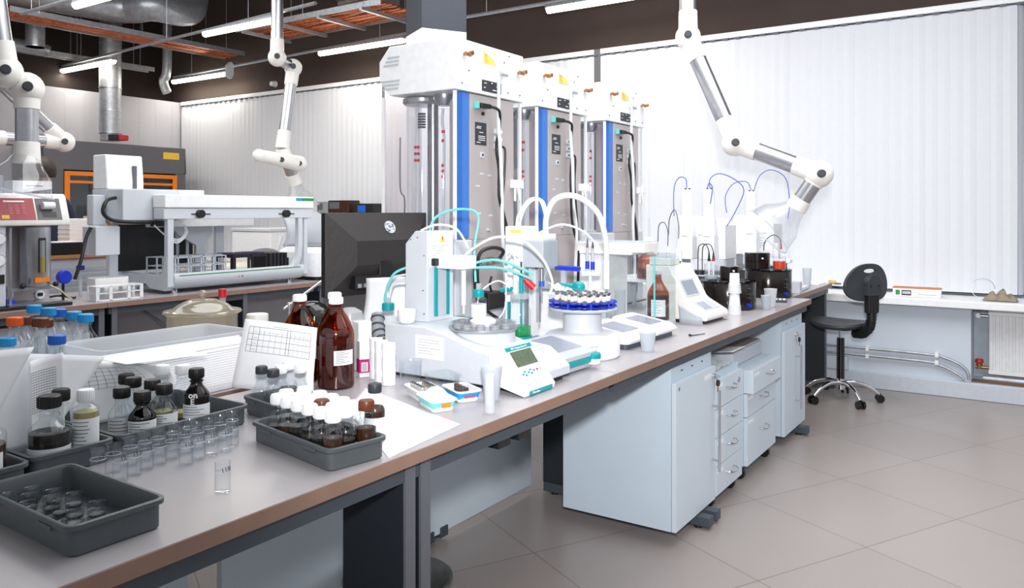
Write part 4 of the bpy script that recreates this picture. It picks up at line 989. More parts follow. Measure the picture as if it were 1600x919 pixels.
lbv = MB(); [lbv.lathe([(.1436, z), (.1436, z+.003)], n=8, a0=f+.10, a1=f+.10+w_) for z, w_ in ((.052, .32), (.043, .26))]; lbv.build('name_print', 'ink_light', t)
vial = None
spots = []
for r_, n_ in ((.10, 18), (.075, 13), (.05, 8), (.024, 3)):
    for k in range(n_):
        if r_ == .10 and k in (3, 4, 5, 13): continue
        a = 2*PI*k/n_+r_*30; spots.append((kx+r_*math.cos(a), ky+r_*math.sin(a)))
for i, (x, y) in enumerate(spots):
    if vial is None:
        vial = thing('crimp_vial', 'silver-capped glass vial standing in the blue carousel', 'vial', (x, y, BZ+.2135), group='silver-capped vials in the blue carousel')
        MB().lathe([(0, 0), (.0085, 0), (.0085, .016), (.006, .019)], n=14).build('vial_glass', 'warm_white', vial)
        MB().lathe([(.0, .0192), (.0078, .0192), (.0078, .027), (.004, .0275), (.004, .025), (0, .025)], n=14).build('vial_cap', 'chrome', vial)
    else: dup(vial, (x, y, BZ+.2135))
# lift tower of the oven
t = thing('lift_tower', 'white lift tower with steel guide head standing behind the blue carousel', 'lift tower', (-1.675, 2.585, BZ))
MB().box((-.045, -.06, 0), (.035, .06, .495)).build('tower_case', 'white', t, bev=.004)
MB().box((-.02, -.061, .47), (.03, -.0605, .482)).build('yellow_label', 'sticker_yellow', t)
MB().box((.036, -.055, .34), (.125, .055, .44)).build('guide_head', 'device_grey', t, bev=.003)
MB().box((.036, -.05, .44), (.12, .05, .466)).build('head_cover', 'white', t, bev=.003)
m = MB(); m.box((.036, -.05, .12), (.05, -.038, .34)); m.box((.036, .038, .12), (.05, .05, .34)); m.build('guide_rail', 'steel', t)
MB().box((.126, -.056, .26), (.129, .056, .45)).build('clear_shield', 'pane', t)
m = MB(); m.cyl((.085, 0, .27), (.085, 0, .34), .008); m.cyl((.085, 0, .20), (.085, 0, .27), .003); m.build('needle', 'steel', t)
MB().cyl((.085, 0, .265), (.085, 0, .285), .011, n=12).build('blue_nut', 'blue_cap', t)
MB().prism([(-.002, .385), (.012, .385), (.005, .398)], 'y', -.0562, -.0556).build('warning_triangle', 'yellow', t)
m = MB(); m.tube([(-.03, 0, .495), (-.04, .03, .54), (.0, .05, .60), (.06, .05, .59), (.085, .03, .52), (.085, .01, .46)], .0055, n=10); m.tube([(-.02, 0, .495), (.0, .02, .57), (.05, .03, .60), (.08, .03, .54), (.09, .02, .46)], .004, n=8); m.build('white_hose', 'white', t)
MB().tube([(.10, .01, .44), (.10, .01, .53), (.13, .03, .60), (.19, .08, .61), (.25, .14, .55), (.27, .17, .45), (.27, .18, .36)], .0115, n=12).build('thick_hose', 'hose_clear', t)
m = MB(); m.cyl((.27, .18, .25), (.27, .18, .36), .012, n=14); m.build('hose_end', 'white', t)
MB().tube([(.03, .04, .46), (.10, .12, .50), (.16, .2, .47), (.2, .26, .40)], .0045, n=8).build('thin_hose', 'hose_clear', t)

# white instrument behind oven with teal rubber bulb on top
t = thing('balance_housing', 'white instrument with flat top behind the blue carousel, carrying a teal bulb', 'instrument', (-1.745, 3.05, BZ))
rrbox(MB(), .28, .24, 0, .20, .02).build('case', 'white', t, bev=.008)
MB().box((.1405, -.06, .14), (.142, .08, .16)).build('case_print', 'device_grey', t)
t = thing('rubber_bulb', 'teal rubber pipette bulb with pointed nozzle lying on the white instrument', 'pipette bulb', (-1.66, 3.0, BZ+.201))
m = MB(); m.ball((0, .0, .026), .026, (1.2, 1, .95)); m.build('bulb', 'teal', t)
MB().cyl((-.02, -.01, .028), (-.075, -.035, .04), .012, .003, n=12).build('nozzle', 'teal', t)
t = tag(sheet('folded_wrapper', 'paper', lambda u, v: (-1.86+.11*u, 2.96+.13*v, 1.002+.045*math.sin(u*3)*(.5+.5*math.cos(v*5))), nu=8, nv=8), 'crumpled white wrapper lying beside the teal bulb', 'wrapper')
q = aty(936, 400, 3.05)
t = thing('pipette_rack', 'white round rack with upright blue-ended pipettes above the teal bulb', 'pipette rack', (-1.66, 3.11, BZ+.201))
MB().lathe([(0, 0), (.04, 0), (.04, .006), (.008, .01), (.006, .07), (.045, .07), (.045, .085), (0, .085)], n=24).build('rack_stand', 'white', t)
for (dx, dy) in ((.02, -.015), (-.02, .01)):
    p_ = MB().cyl((dx, dy, .086), (dx, dy, .19), .009, .006, n=12).build('pipette_body', 'device_grey', t)
    MB().cyl((dx, dy, .19), (dx, dy, .23), .006, .002, n=12).build('pipette_tip', 'leg_edge', p_)
    MB().cyl((dx, dy, .095), (dx, dy, .13), .0094, n=12).build('blue_ring', 'cobalt', p_)
t = thing('blue_pipette', 'blue handled pipette lying across the upright ones above the white instrument', 'pipette', (-1.76, 3.065, BZ+.30), math.radians(5))
m = MB(); m.cyl((-.05, 0, 0), (.07, 0, -.002), .012, n=14); m.build('handle', 'cobalt', t, bev=.003); MB().tube([(-.05, 0, 0), (-.09, 0, -.01), (-.10, -.02, -.06)], .003, n=6).build('thin_tube', 'hose_clear', t)
MB().box((-.02, -.01, -.0995), (.0, .01, -.0105)).build('support', 'frost', t)

# ================================================================== BALANCES
def display_console(lab, yc, w_):
    t = thing('balance', lab, 'balance', (-1.465, yc, BZ), math.radians(-2), group='low white balance consoles')
    rrbox(MB(), .20, w_-.03, 0, .022, .02).build('foot_pan', 'dark_metal', t)
    m = MB(); m.loft([rr(.22, w_, .02, .022), rr(.23, w_, .025, .034, cx=.003), [(p[0], p[1], .062-.16*p[0]) for p in rr(.225, w_-.006, .025, 0)], [(p[0], p[1], .070-.16*p[0]) for p in rr(.205, w_-.02, .025, 0, cx=-.004)]])
    m.build('console_case', 'white', t)
    m = MB(); x0, x1, y0, y1 = -.06, .06, -w_*.28, w_*.28
    m.add([(x, y, .0712-.16*x+d) for d in (0, .0008) for (x, y) in ((x0, y0), (x1, y0), (x1, y1), (x0, y1))], [(0,3,2,1),(4,5,6,7),(0,1,5,4),(1,2,6,5),(2,3,7,6),(3,0,4,7)])
    m.build('display', 'screen', t)
    return t
display_console('low white balance console nearest the round oven', 2.99, .25)
display_console('low white balance console with grey screen in front of the glass draft shield', 3.245, .22)
t = thing('draft_shield', 'glass draft shield of an analytical balance with a brown bottle inside', 'balance', (-1.62, 3.53, BZ))
MB().box((-.26, -.12, 0), (.14, .13, .03)).build('balance_base', 'device_grey', t, bev=.006)
MB().box((-.26, -.12, .03), (-.12, .13, .345)).build('column_body', 'white', t, bev=.005)
MB().box((-.26, -.125, .346), (.02, .135, .358)).build('top_cover', 'white', t, bev=.003)
for nm, a, b in (('side_pane', (-.115, -.1205, .031), (.135, -.1175, .345)), ('front_pane', (.1355, -.12, .031), (.1385, .13, .345)), ('back_pane', (-.115, .1275, .031), (.135, .1305, .345)), ('top_pane', (.021, -.12, .3465), (.135, .13, .3495))):
    MB().box(a, b).build(nm, 'pane', t)
MB().cyl((-.005, .05, .0305), (-.005, .05, .034), .03, n=28).build('weighing_pan', 'steel', t)
m = MB(); m.box((-.117, -.122, .031), (-.112, -.116, .345)); m.box((.132, -.122, .031), (.138, -.116, .345)); m.build('glass_edge', 'teal_light', t)
text('S', .03, (-.105, -.1212, .19), (PI/2, 0, 0), 'ink', t)
bottle('amber_bottle', 'brown bottle with pale label standing inside the glass draft shield', 'bottle', (-1.535, 3.57, BZ+.031), .235, .052, .014, 'amber', 'device_grey', .018, .017, 'sludge_brown', .5, dict(lines=5), (.08, .42), 80, sh=.5, neck=.88)
# beaker inside shield
def beaker(name, lab, loc, h, r, g='glass', fill=None, level=.4, fm=None, group=None, cat='beaker', taper=1.0):
    t = thing(name, lab, cat, loc, group=group)
    MB().lathe([(0, .001), (r*taper*.9, .0), (r*taper, .004), (r, h-.004), (r*1.06, h), (r*1.0, h-.001), (r*.97, h-.006), (r*taper*.96, .006), (0, .004)], n=28).build('beaker_wall', g, t)
    if fill: MB().lathe([(0, .0045), (r*(taper*.95), .0065), (r*(taper*.95+(1-taper)*level), h*level), (0, h*level)], n=24).build('contents', fill, t)
    return t
beaker('glass_beaker', 'narrow empty beaker inside the draft shield, left of the brown bottle', (-1.70, 3.49, BZ+.031), .14, .026)
# rack with tubes on top
def tube_box(lab, loc, sx, sy, h, nx, ny, rz=0):
    t = thing('tube_rack', lab, 'tube rack', loc, rz, group=None)
    rrbox(MB(), sx, sy, 0, h, .008).build('rack_box', 'warm_white', t, bev=.002)
    m = MB()
    for i in range(nx):
        for j in range(ny):
            m.cyl((-sx/2+sx*(i+.5)/nx, -sy/2+sy*(j+.5)/ny, h), (-sx/2+sx*(i+.5)/nx, -sy/2+sy*(j+.5)/ny, h+.006), sx/nx*.36, n=10)
    tag(m.build('tube_mouths', 'frost', t), 'rows of clear tube mouths', kind='stuff')
    return t
tube_box('white rack full of small clear tubes on top of the draft shield', (-1.72, 3.50, BZ+.3585), .36, .17, .045, 18, 8)
tube_box('second pale rack of small tubes on the cream analyser lid', (-1.60, 3.80, BZ+.2815), .115, .13, .035, 10, 7)
t = thing('green_cap', 'tiny dark green cap on the cream analyser, in front of the pale tube rack', 'cap', (-1.57, 3.92, BZ+.2815)); MB().lathe([(0, 0), (.011, 0), (.012, .012), (0, .014)], n=16).build('cap_shell', 'green', t)
# cream analyser
t = thing('moisture_analyser', 'cream bench analyser with sloped keypad and grey touch display', 'analyser', (-1.50, 3.865, BZ), math.radians(-3))
MB().prism([(-.17, .015), (.155, .015), (.165, .03), (.16, .05), (.06, .105), (.045, .12), (-.005, .215), (-.02, .23), (-.04, .28), (-.17, .28)], 'y', -.135, .135).build('case', 'warm_white', t, bev=.006)
MB().box((-.15, -.12, 0), (.14, .12, .0155)).build('rubber_feet', 'black', t)
def slope_plate(name, mm, ax, az, bx, bz, s0, s1, y0, y1, off=.0008, th=.0015, par=None):
    A = Vector((ax, 0, az)); B = Vector((bx, 0, bz)); d = B-A; n = Vector((d.z, 0, -d.x)).normalized(); n = n if n.x > 0 or n.z > 0 else -n
    if n.z < 0: n = -n
    p, q = A+d*s0+n*off, A+d*s1+n*off; e = n*th
    m = MB(); m.add([(p.x, y0, p.z), (p.x, y1, p.z), (q.x, y1, q.z), (q.x, y0, q.z), (p.x+e.x, y0, p.z+e.z), (p.x+e.x, y1, p.z+e.z), (q.x+e.x, y1, q.z+e.z), (q.x+e.x, y0, q.z+e.z)], [(0,3,2,1),(4,5,6,7),(0,1,5,4),(1,2,6,5),(2,3,7,6),(3,0,4,7)])
    return m.build(name, mm, par or t)
slope_plate('display_bezel', 'device', .045, .12, -.005, .215, .05, .95, -.115, .06)
slope_plate('display', 'screen', .045, .12, -.005, .215, .15, .85, -.095, .04, off=.0026)
slope_plate('keypad', 'device_grey', .155, .053, .062, .104, .22, .92, -.10, .09)
slope_plate('soft_keys', 'screen', .155, .053, .062, .104, .3, .8, -.08, .0, off=.0026)
m = MB(); m.box((-.15, -.1366, .10), (-.05, -.1358, .16)); m.build('rating_label', 'paper', t)
m = MB(); [m.box((-.145, -.137, .11+k*.009), (-.145+random.uniform(.04, .085), -.1367, .1115+k*.009)) for k in range(5)]; m.build('label_print', 'ink_light', t)
t = tag(sheet('plastic_sleeve', 'frost', lambda u, v: (-1.475+.12*u, 3.69-.012*math.sin(u*3)-.012*v, .802+.09*v*(1-.6*u)+.003), nu=8, nv=6), 'clear folded sleeve leaning against the cream analyser side', 'sleeve')

# amber bottle with dosing tube + electrode pair at the back
bb = bottle('amber_bottle', 'amber bottle with white collar and glass tube, behind the draft shield', 'bottle', (-1.80, 4.06, BZ+.1808), .23, .068, .022, 'amber', 'white', .055, .026, 'amber_solid', .25, None, sh=.45, neck=.66)
MB().cyl((0, 0, .23), (0, 0, .33), .007, n=12).build('glass_tube', 'glass', bb)
t = thing('shelf_block', 'white raised shelf carrying the amber dosing bottle', 'shelf', (-1.82, 4.16, BZ))
MB().box((-.20, -.14, .16), (.20, .16, .1795)).build('shelf_board', 'white', t, bev=.003)
for (x, y) in ((-.19, -.13), (.17, -.13), (-.19, .13), (.17, .13)): MB().box((x, y, 0), (x+.02, y+.02, .1595)).build('shelf_leg', 'device_grey', t)
for (dx, mm, lab, hh) in ((-1.70, 'orange_liq', 'orange tube with white tip standing behind the cream analyser', .12), (-1.645, 'white', 'white upright tube right of the orange one', .16)):
    t = thing('electrode_tube', lab, 'electrode', (dx-.015, 4.12+(.02 if mm == 'white' else 0), BZ+.1808))
    MB().lathe([(0, 0), (.019, 0), (.019, hh), (.012, hh+.002), (0, hh+.002)], n=20).build('tube_body', mm, t)
    MB().lathe([(0, hh+.002), (.008, hh+.002), (.008, hh+.04), (.004, hh+.06), (0, hh+.06)], n=14).build('tube_tip', 'hose_clear', t)
    MB().tube([(0, 0, hh+.06), (.0, 0, hh+.14), (-.03, .02, hh+.19 + (.03 if mm == 'white' else 0)), (-.07, .04, hh+.17), (-.08, .05, hh+.08)], .0028, n=6).build('thin_lead', 'leg_edge', t)

# dosing analysers with tall cylinders and blue hoses
def doser(lab, x0, x1, y, hoses, cyls, z0):
    t = thing('dosing_analyser', lab, 'analyser', ((x0+x1)/2, y, BZ), group='pale dosing analysers with white cylinders')
    w_ = (x1-x0)/2
    m = MB(); m.prism([(-w_, z0), (w_, z0), (w_, z0+.22), (w_*.6, z0+.26), (-w_, z0+.28)], 'y', 0, .22); m.build('case', 'white', t, bev=.006)
    MB().box((-w_*.9, -.0015, z0+.03), (w_*.9, -.0005, z0+.19)).build('front_cover', 'white', t)
    m = MB(); [m.box((-w_*.1, -.003, z0+.05+k*.017), (w_*.1+random.uniform(.2, .6)*w_, -.0016, z0+.053+k*.017)) for k in range(7)]; m.build('front_print', 'ink_light', t)
    m = MB(); m.box((-w_, .02, 0), (w_, .2, .04)); m.box((-w_*.98, .03, .04), (-w_*.9, .19, z0)); m.box((w_*.9, .03, .04), (w_*.98, .19, z0)); m.build('stand_frame', 'device_grey', t)
    MB().box((-w_*.88, .06, .0405), (w_*.88, .18, .12)).build('pump_block', 'charcoal', t, bev=.004)
    MB().box((-w_*.88, .05, .14), (w_*.88, .18, .165)).build('inner_shelf', 'steel', t)
    for cx in cyls:
        m = MB().lathe([(0, z0+.15), (.05, z0+.15), (.042, z0+.26), (.036, z0+.27), (.034, z0+.43), (.026, z0+.447), (0, z0+.447)], cx, -.045, 26); c = m.build('dosing_cylinder', 'white', t)
        m = MB(); m.cyl((cx-.012, -.045, z0+.447), (cx-.012, -.045, z0+.457), .006, n=10); m.cyl((cx+.014, -.045, z0+.447), (cx+.014, -.045, z0+.457), .006, n=10); m.build('cylinder_ports', 'charcoal', c)
        MB().box((cx-.05, -.09, z0+.0), (cx+.05, -.002, z0+.149)).build('cylinder_dock', 'white', t, bev=.005)
    for h in hoses: MB().tube(h, .003, n=6).build('blue_hose', 'cable_blue', t)
    return t
doser('pale dosing analyser with two white cylinders, behind the nearer black tank', -1.98, -1.66, 4.92,
      [[(-.08, -.045, .70), (-.085, -.045, .76), (-.13, -.05, .77), (-.16, -.06, .70), (-.16, -.06, .52)],
       [(.075, -.045, .70), (.08, -.05, .76), (.14, -.05, .79), (.24, -.06, .75), (.30, -.07, .68), (.25, -.08, .55), (.20, -.09, .46)],
       [(.06, -.045, .70), (.075, -.06, .73), (.10, -.07, .70), (.09, -.08, .60)]], (-.075, .07), .245)
doser('pale dosing analyser with one white cylinder, beside the clear dome hood', -1.84, -1.55, 5.62,
      [[(.0, -.045, .70), (-.03, -.05, .76), (-.12, -.06, .75), (-.18, -.06, .66), (-.17, -.06, .54)],
       [(.02, -.045, .70), (.06, -.05, .80), (.14, -.05, .84), (.24, -.06, .78), (.27, -.07, .62), (.26, -.08, .50)]], (.0,), .245)
# tanks
def tank(lab, x, y, r, h, ring=True):
    t = thing('thermostat_tank', lab, 'tank', (x, y, BZ), group='round black thermostat tanks')
    MB().lathe([(0, 0), (r*.99, 0), (r, .006), (r, h-.004), (r*.985, h), (0, h)], n=44).build('tank_wall', 'tank', t)
    MB().lathe([(0, h+.0005), (r*1.01, h+.0005), (r*1.01, h+.006), (0, h+.006)], n=44).build('tank_lid', 'smoke', t)
    m = MB()
    for k in range(7):
        a = 2*PI*k/7+.3; m.lathe([(.012, h+.0062), (.026, h+.0062), (.026, h+.0085), (.012, h+.0085)], x*0+r*.62*math.cos(a), r*.62*math.sin(a), 14)
    m.build('lid_ports', 'charcoal', t)
    f = facing(x, y)+.75
    MB().cyl((r*math.cos(f), r*math.sin(f), .03), ((r+.02)*math.cos(f), (r+.02)*math.sin(f), .03), .010, n=12).build('blue_valve', 'cobalt', t)
    m = MB(); [m.cyl((r*math.cos(f+.05), r*math.sin(f+.05), z), ((r+.012)*math.cos(f+.05), (r+.012)*math.sin(f+.05), z), .006, n=10) for z in (.07, .09, .12)]; m.build('chrome_fittings', 'chrome', t)
    return t
tank('round black water tank nearer the camera, behind the stacked plastic cups', -1.49, 4.46, .155, .15)
tank('round black water tank farther along, under the beaker of orange liquid', -1.47, 5.20, .145, .17)
def pot(lab, x, y, z, r, h):
    t = thing('stirrer_pot', lab, 'pot', (x, y, z), group='small round black stirrer pots')
    MB().lathe([(0, 0), (r, 0), (r, h*.48), (r*.97, h*.5), (r, h*.52), (r, h), (r*.94, h+.004), (0, h+.004)], n=32).build('pot_wall', 'tank', t)
    f = facing(x, y); MB().cyl((r*math.cos(f+.4), r*math.sin(f+.4), h*.7), ((r+.006)*math.cos(f+.4), (r+.006)*math.sin(f+.4), h*.7), .006, n=10).build('white_screw', 'white', t)
pot('small black pot on the nearer tank', -1.50, 4.52, BZ+.1612, .055, .07)
pot('small two-tier black pot on the farther tank', -1.53, 5.16, BZ+.1812, .08, .10)
bk = beaker('glass_beaker', 'beaker of bright orange-red liquid with an electrode, on the farther tank', (-1.385, 5.15, BZ+.1812), .085, .04, 'glass', 'orange_liq', .62)
m = MB(); m.cyl((.01, 0, .02), (.01, 0, .13), .005); m.build('electrode', 'white', bk); MB().cyl((.01, 0, .13), (.01, 0, .165), .006, .004).build('red_tip', 'red', bk)
MB().tube([(.01, 0, .165), (.0, 0, .20), (-.04, .0, .22), (-.09, .0, .18), (-.10, .0, .12)], .003, n=6).build('lead', 'black', bk)
beaker('glass_beaker', 'clear beaker standing behind the nearer tank, left of the two-tier pot', (-1.60, 4.60, BZ+.1612), .10, .038)
bk = beaker('glass_beaker', 'clear beaker with black and red probes on the nearer tank', (-1.575, 4.42, BZ+.1612), .09, .038, 'glass', 'frost', .3)
for dx, tip in ((-.012, 'black'), (.014, 'red')):
    m = MB(); m.cyl((dx, 0, .01), (dx, 0, .11), .005); m.build('probe', 'white', bk); MB().cyl((dx, 0, .11), (dx, 0, .16), .008, .003).build('probe_grip', 'black', bk); MB().cyl((dx, 0, .105), (dx, 0, .118), .009).build('probe_ring', tip, bk)
    MB().tube([(dx, 0, .16), (dx-.02, 0, .20), (dx-.06, 0, .19), (dx-.07, .01, .12), (dx-.07, .01, .04)], .0028, n=6).build('lead', 'black', bk)
t = thing('measuring_cylinder', 'tall clear cylinder with dark collar in front of the nearer tank', 'cylinder', (-1.575, 4.235, BZ))
MB().lathe([(0, 0), (.03, 0), (.03, .005), (.024, .008), (.024, .20), (.026, .203)], n=24).build('cylinder_glass', 'glass', t)
MB().lathe([(0, .009), (.022, .009), (.022, .15), (0, .15)], n=20).build('water', 'screen', t); MB().lathe([(.0, .2), (.027, .2), (.027, .225), (0, .226)], n=20).build('collar', 'black', t)
# disposable cups
def cup(lab, loc, h, r, rb, g='frost', group=None, stack=0):
    t = thing('plastic_cup', lab, 'cup', loc, group=group)
    def one(z, nm='cup_wall', par=t):
        return MB().lathe([(0, z+.002), (rb*.93, z), (rb, z+.003), (r, z+h-.002), (r*1.05, z+h), (r*.97, z+h-.003), (rb*.95, z+.005), (0, z+.004)], n=28).build(nm, g, par)
    one(0)
    return t
cup('clear plastic cup alone near the bench edge in front of the balance consoles', tuple(at(1012, 549)), .075, .033, .024)
st_lab = ['bottom cup of the upturned white cup stack beside the nearer tank', 'top cup of the upturned white cup stack beside the nearer tank']
sx, sy = at(1143, 492)[:2]
for i, (z0, h_) in enumerate(((0, .115), (.1155, .105))):
    t = thing('plastic_cup', st_lab[i], 'cup', (sx+.01, sy+.02, BZ+z0), group='upturned white cups')
    m = MB(); m.lathe([(.034, 0), (.035, .002), (.029-.002*i, h_*.55), (.025, h_), (0, h_+.0003)], n=26); 
    m.build('cup_wall', 'white', t)
    m = MB(); [m.lathe([(.0352-.0005*k, .01+k*.012), (.0358-.0005*k, .011+k*.012), (.0348-.0005*k, .013+k*.012)], n=26) for k in range(4)]; m.build('rim_lines', 'device', t)
cup('tall pale plastic cup between the two black tanks', tuple(at(1204, 480)), .105, .036, .026, 'frost_box')
cup('shorter clear cup in front of the tall pale one, by the black tanks', tuple(at(1197, 484)), .08, .028, .020)
# calculator, pens, boxes, papers near far end
q = at(1216, 472)
t = thing('pill_organiser', 'small dark tray with white caps near the bench edge by the far tank', 'tray', (q.x, q.y, BZ), math.radians(15))
rrbox(MB(), .10, .06, 0, .012, .006).build('tray_base', 'charcoal', t, bev=.002)
for k in range(4): MB().cyl((-.035+k*.023, 0, .0125), (-.035+k*.023, 0, .022), .009, n=12).build('white_cap', 'white', t)
q = at(1228, 463)
for i, (px, py) in enumerate(((1222, 464), (1236, 462))):
    q = at(px, py); t = thing('marker_pen', ['white pen with teal cap nearest the far tank', 'teal pen lying past the white-and-teal one'][i], 'pen', (q.x, q.y, BZ+.006), math.radians(80+i*15))
    MB().cyl((-.06, 0, 0), (.02, 0, 0), .005, n=10).build('barrel', ['white', 'teal_light'][i], t); MB().cyl((.0201, 0, 0), (.06, 0, 0), .0058, n=10).build('pen_cap', 'teal', t)
q = at(1252, 458); t = thing('white_carton', 'small plain white carton right of the farther tank', 'carton', (-1.39, 5.53, BZ), math.radians(4)); MB().box((-.045, -.05, 0), (.045, .05, .075)).build('carton_body', 'device', t, bev=.002)
q = at(1281, 447); t = thing('white_notebook', 'flat white box with green bottom edge near the far bench corner', 'notebook', (-1.44, 5.76, BZ), math.radians(4))
MB().box((-.10, -.14, .003), (.07, .14, .024)).build('cover', 'white', t, bev=.002); MB().box((-.099, -.139, 0), (.069, .139, .003)).build('green_edge', 'green', t)
t = thing('laptop', 'dark flat device with keys behind the white notebook at the far end', 'device', (-1.62, 5.915, BZ), math.radians(4))
t.scale = (.6, .6, 1)
MB().box((-.10, -.08, 0), (.10, .08, .02)).build('device_base', 'charcoal', t, bev=.003); MB().box((-.085, -.065, .0205), (.085, .065, .023)).build('key_block', 'hose_grey', t)
q = at(1295, 437); t = thing('measuring_cup', 'tall milky plastic cup at the far bench end near the stool', 'cup', (-1.44, 6.10, BZ))
MB().lathe([(0, .001), (.026, 0), (.034, .13), (.032, .13), (.024, .004), (0, .004)], n=24).build('cup_wall', 'frost_box', t)
t = tag(MB().box((-1.75, 5.98, BZ), (-1.45, 6.06, BZ+.003)).build('paper_sheet', 'paper'), 'white sheets lying flat under the milky cup at the far end', 'paper')
tag(MB().box((-1.72, 6.2, BZ), (-1.38, 6.40, BZ+.004)).build('paper_sheet', 'paper'), 'white sheet lying against the window sill at the far bench end', 'paper')
t = thing('paper_tray', 'upright white file holder stuffed with loose papers at the far bench end', 'file holder', (-1.78, 6.12, BZ), math.radians(12))
MB().box((-.14, .03, 0), (.14, .04, .21)).build('back_board', 'white', t, bev=.003); MB().box((-.14, -.05, 0), (.14, .04, .01)).build('base_board', 'white', t)
random.seed(2)
for k in range(4):
    MB().grid(lambda u, v, k=k: (-.13+.2*u+.01*k, .02-.018*k-.01*math.sin(v*3+k), .011+(.17-.02*k)*v), 6, 8).build('loose_sheet', 'paper', t, solid=.0008)
t = thing('instrument_cradle', 'dark wire cradle with white parts to the right of the orange beaker', 'cradle', (-1.50, 5.415, BZ+.006))
m = MB(); [m.tube([(-.04, -.02, z), (.06, 0, z+.006), (.08, .03, z)], .005, n=6) for z in (.02, .05, .08, .11, .14, .17)]; m.cyl((.08, .03, 0), (.08, .03, .2), .006); m.cyl((-.04, -.02, 0), (-.04, -.02, .2), .006); m.build('wire_frame', 'black', t)
m = MB(); m.box((.0, -.03, .20), (.12, .04, .225)); m.cyl((.02, 0, .225), (.02, 0, .33), .02); m.build('white_head', 'white', t, bev=.004)
t = thing('yellow_handle_tool', 'bright yellow tool handle poking out behind the stool back', 'tool', (-1.30, 6.35, BZ+.0), math.radians(30))
MB().box((-.01, -.05, 0), (.035, .05, .012)).build('tool_blade', 'steel', t); MB().box((-.005, .051, 0), (.035, .12, .022)).build('yellow_grip', 'yellow', t, bev=.004)
# tweezers near the bench edge
q = at(1090, 524); t = thing('tweezers', 'pair of dark steel tweezers lying at the bench edge above the cabinets', 'tweezers', (q.x, q.y, BZ), math.radians(70))
m = MB(); m.prism([(-.05, -.004), (.05, -.001), (.05, .001), (-.05, .0005)], 'z', .001, .003); m.prism([(-.05, .004), (.05, .002), (.05, .004), (-.05, .008)], 'z', .001, .003); m.cyl((-.052, .001, .003), (-.046, .001, .003), .007, n=10); m.build('tweezer_arms', 'charcoal', t)
# ================================================================== FOREGROUND TRAYS, BOTTLES, VIALS
def tray(lab, cx, cy, sx, sy, rz=0, h=.050):
    t = thing('plastic_tray', lab, 'tray', (cx, cy, BZ), math.radians(rz), group='grey plastic laboratory trays')
    R1 = .016; a = .007
    MB().loft([rr(sx-2*a-.006, sy-2*a-.006, R1, 0), rr(sx-2*a, sy-2*a, R1, .003), rr(sx-.014, sy-.014, R1, h-.010), rr(sx, sy, R1+.004, h-.009), rr(sx, sy, R1+.004, h-.001), rr(sx-.003, sy-.003, R1+.004, h),
               rr(sx-.014, sy-.014, R1, h), rr(sx-.02, sy-.02, R1, h-.004), rr(sx-2*a-.006, sy-2*a-.006, R1, .006), rr(.02, .01, .003, .0055)]).build('tray_shell', 'tray', t)
    g = MB()
    for k in (-.28, .28):
        for s_ in (-1, 1): g.box((k*sx-.022, s_*(sy/2+.0005)-.002, h-.016), (k*sx+.022, s_*(sy/2+.0005)+.002, h-.008))
    g.build('rim_lugs', 'tray', t, bev=.001)
    return t
tray('empty-looking grey tray nearest the camera holding small glass cups with black residue', -1.44, .735, .337, .172, -1, .053)
tray('grey tray at the left edge under the dark bottle and a standing sheet', -1.845, .700, .32, .172)
tray('grey tray with the wide dark bottle and the white-capped bottle', -1.866, .882, .32, .18)
tray('long grey tray with the black-capped bottles, behind the row of marked vials', -1.876, 1.157, .33, .357)
tray('grey tray filled with small white-capped sample bottles', -1.3985, 1.2765, .344, .158, -10.5)
tray('grey tray behind the white-capped sample bottles, with taller bottles', -1.695, 1.447, .225, .16, -10)
# glass cups with residue
random.seed(4)
cp = None
cl = [(90, 262), (235, 235), (330, 240), (230, 320), (480, 280), (340, 400), (580, 345), (455, 440), (690, 400), (570, 520), (690, 580), (800, 620), (1030, 280), (970, 410), (1240, 410), (1340, 490), (1100, 560), (930, 650), (1060, 700), (1210, 590)]
placed = []
for i, (u, v) in enumerate(cl):
    q = at(u/8.89, 740+v/8.89, BZ+.034)
    x, y = q.x, q.y
    for it in range(30):
        for (a, b_) in placed:
            d = math.hypot(x-a, y-b_)
            if d < .0335: x += (x-a)/max(d, 1e-4)*.006+.0005; y += (y-b_)/max(d, 1e-4)*.006
        x = min(-1.305, max(-1.575, x)); y = min(.795, max(.675, y))
    if any(math.hypot(x-a, y-b_) < .031 for a, b_ in placed): continue
    placed.append((x, y))
    if cp is None:
        cp = thing('glass_cup', 'small low glass cup with black residue in the nearest tray', 'glass cup', (x, y, BZ+.0062), group='small glass cups in the nearest tray')
        MB().lathe([(0, .001), (.0135, 0), (.014, .004), (.0150, .026), (.0156, .027), (.0146, .026), (.0135, .004), (0, .003)], n=24).build('cup_glass', 'glass', cp)
        MB().lathe([(0, .0035), (.0128, .0035), (.0134, .0075), (.008, .0065), (0, .0070)], n=20).build('residue', 'sludge', cp)
    else: dup(cp, (x, y, BZ+.0062), rz=random.uniform(0, 6))
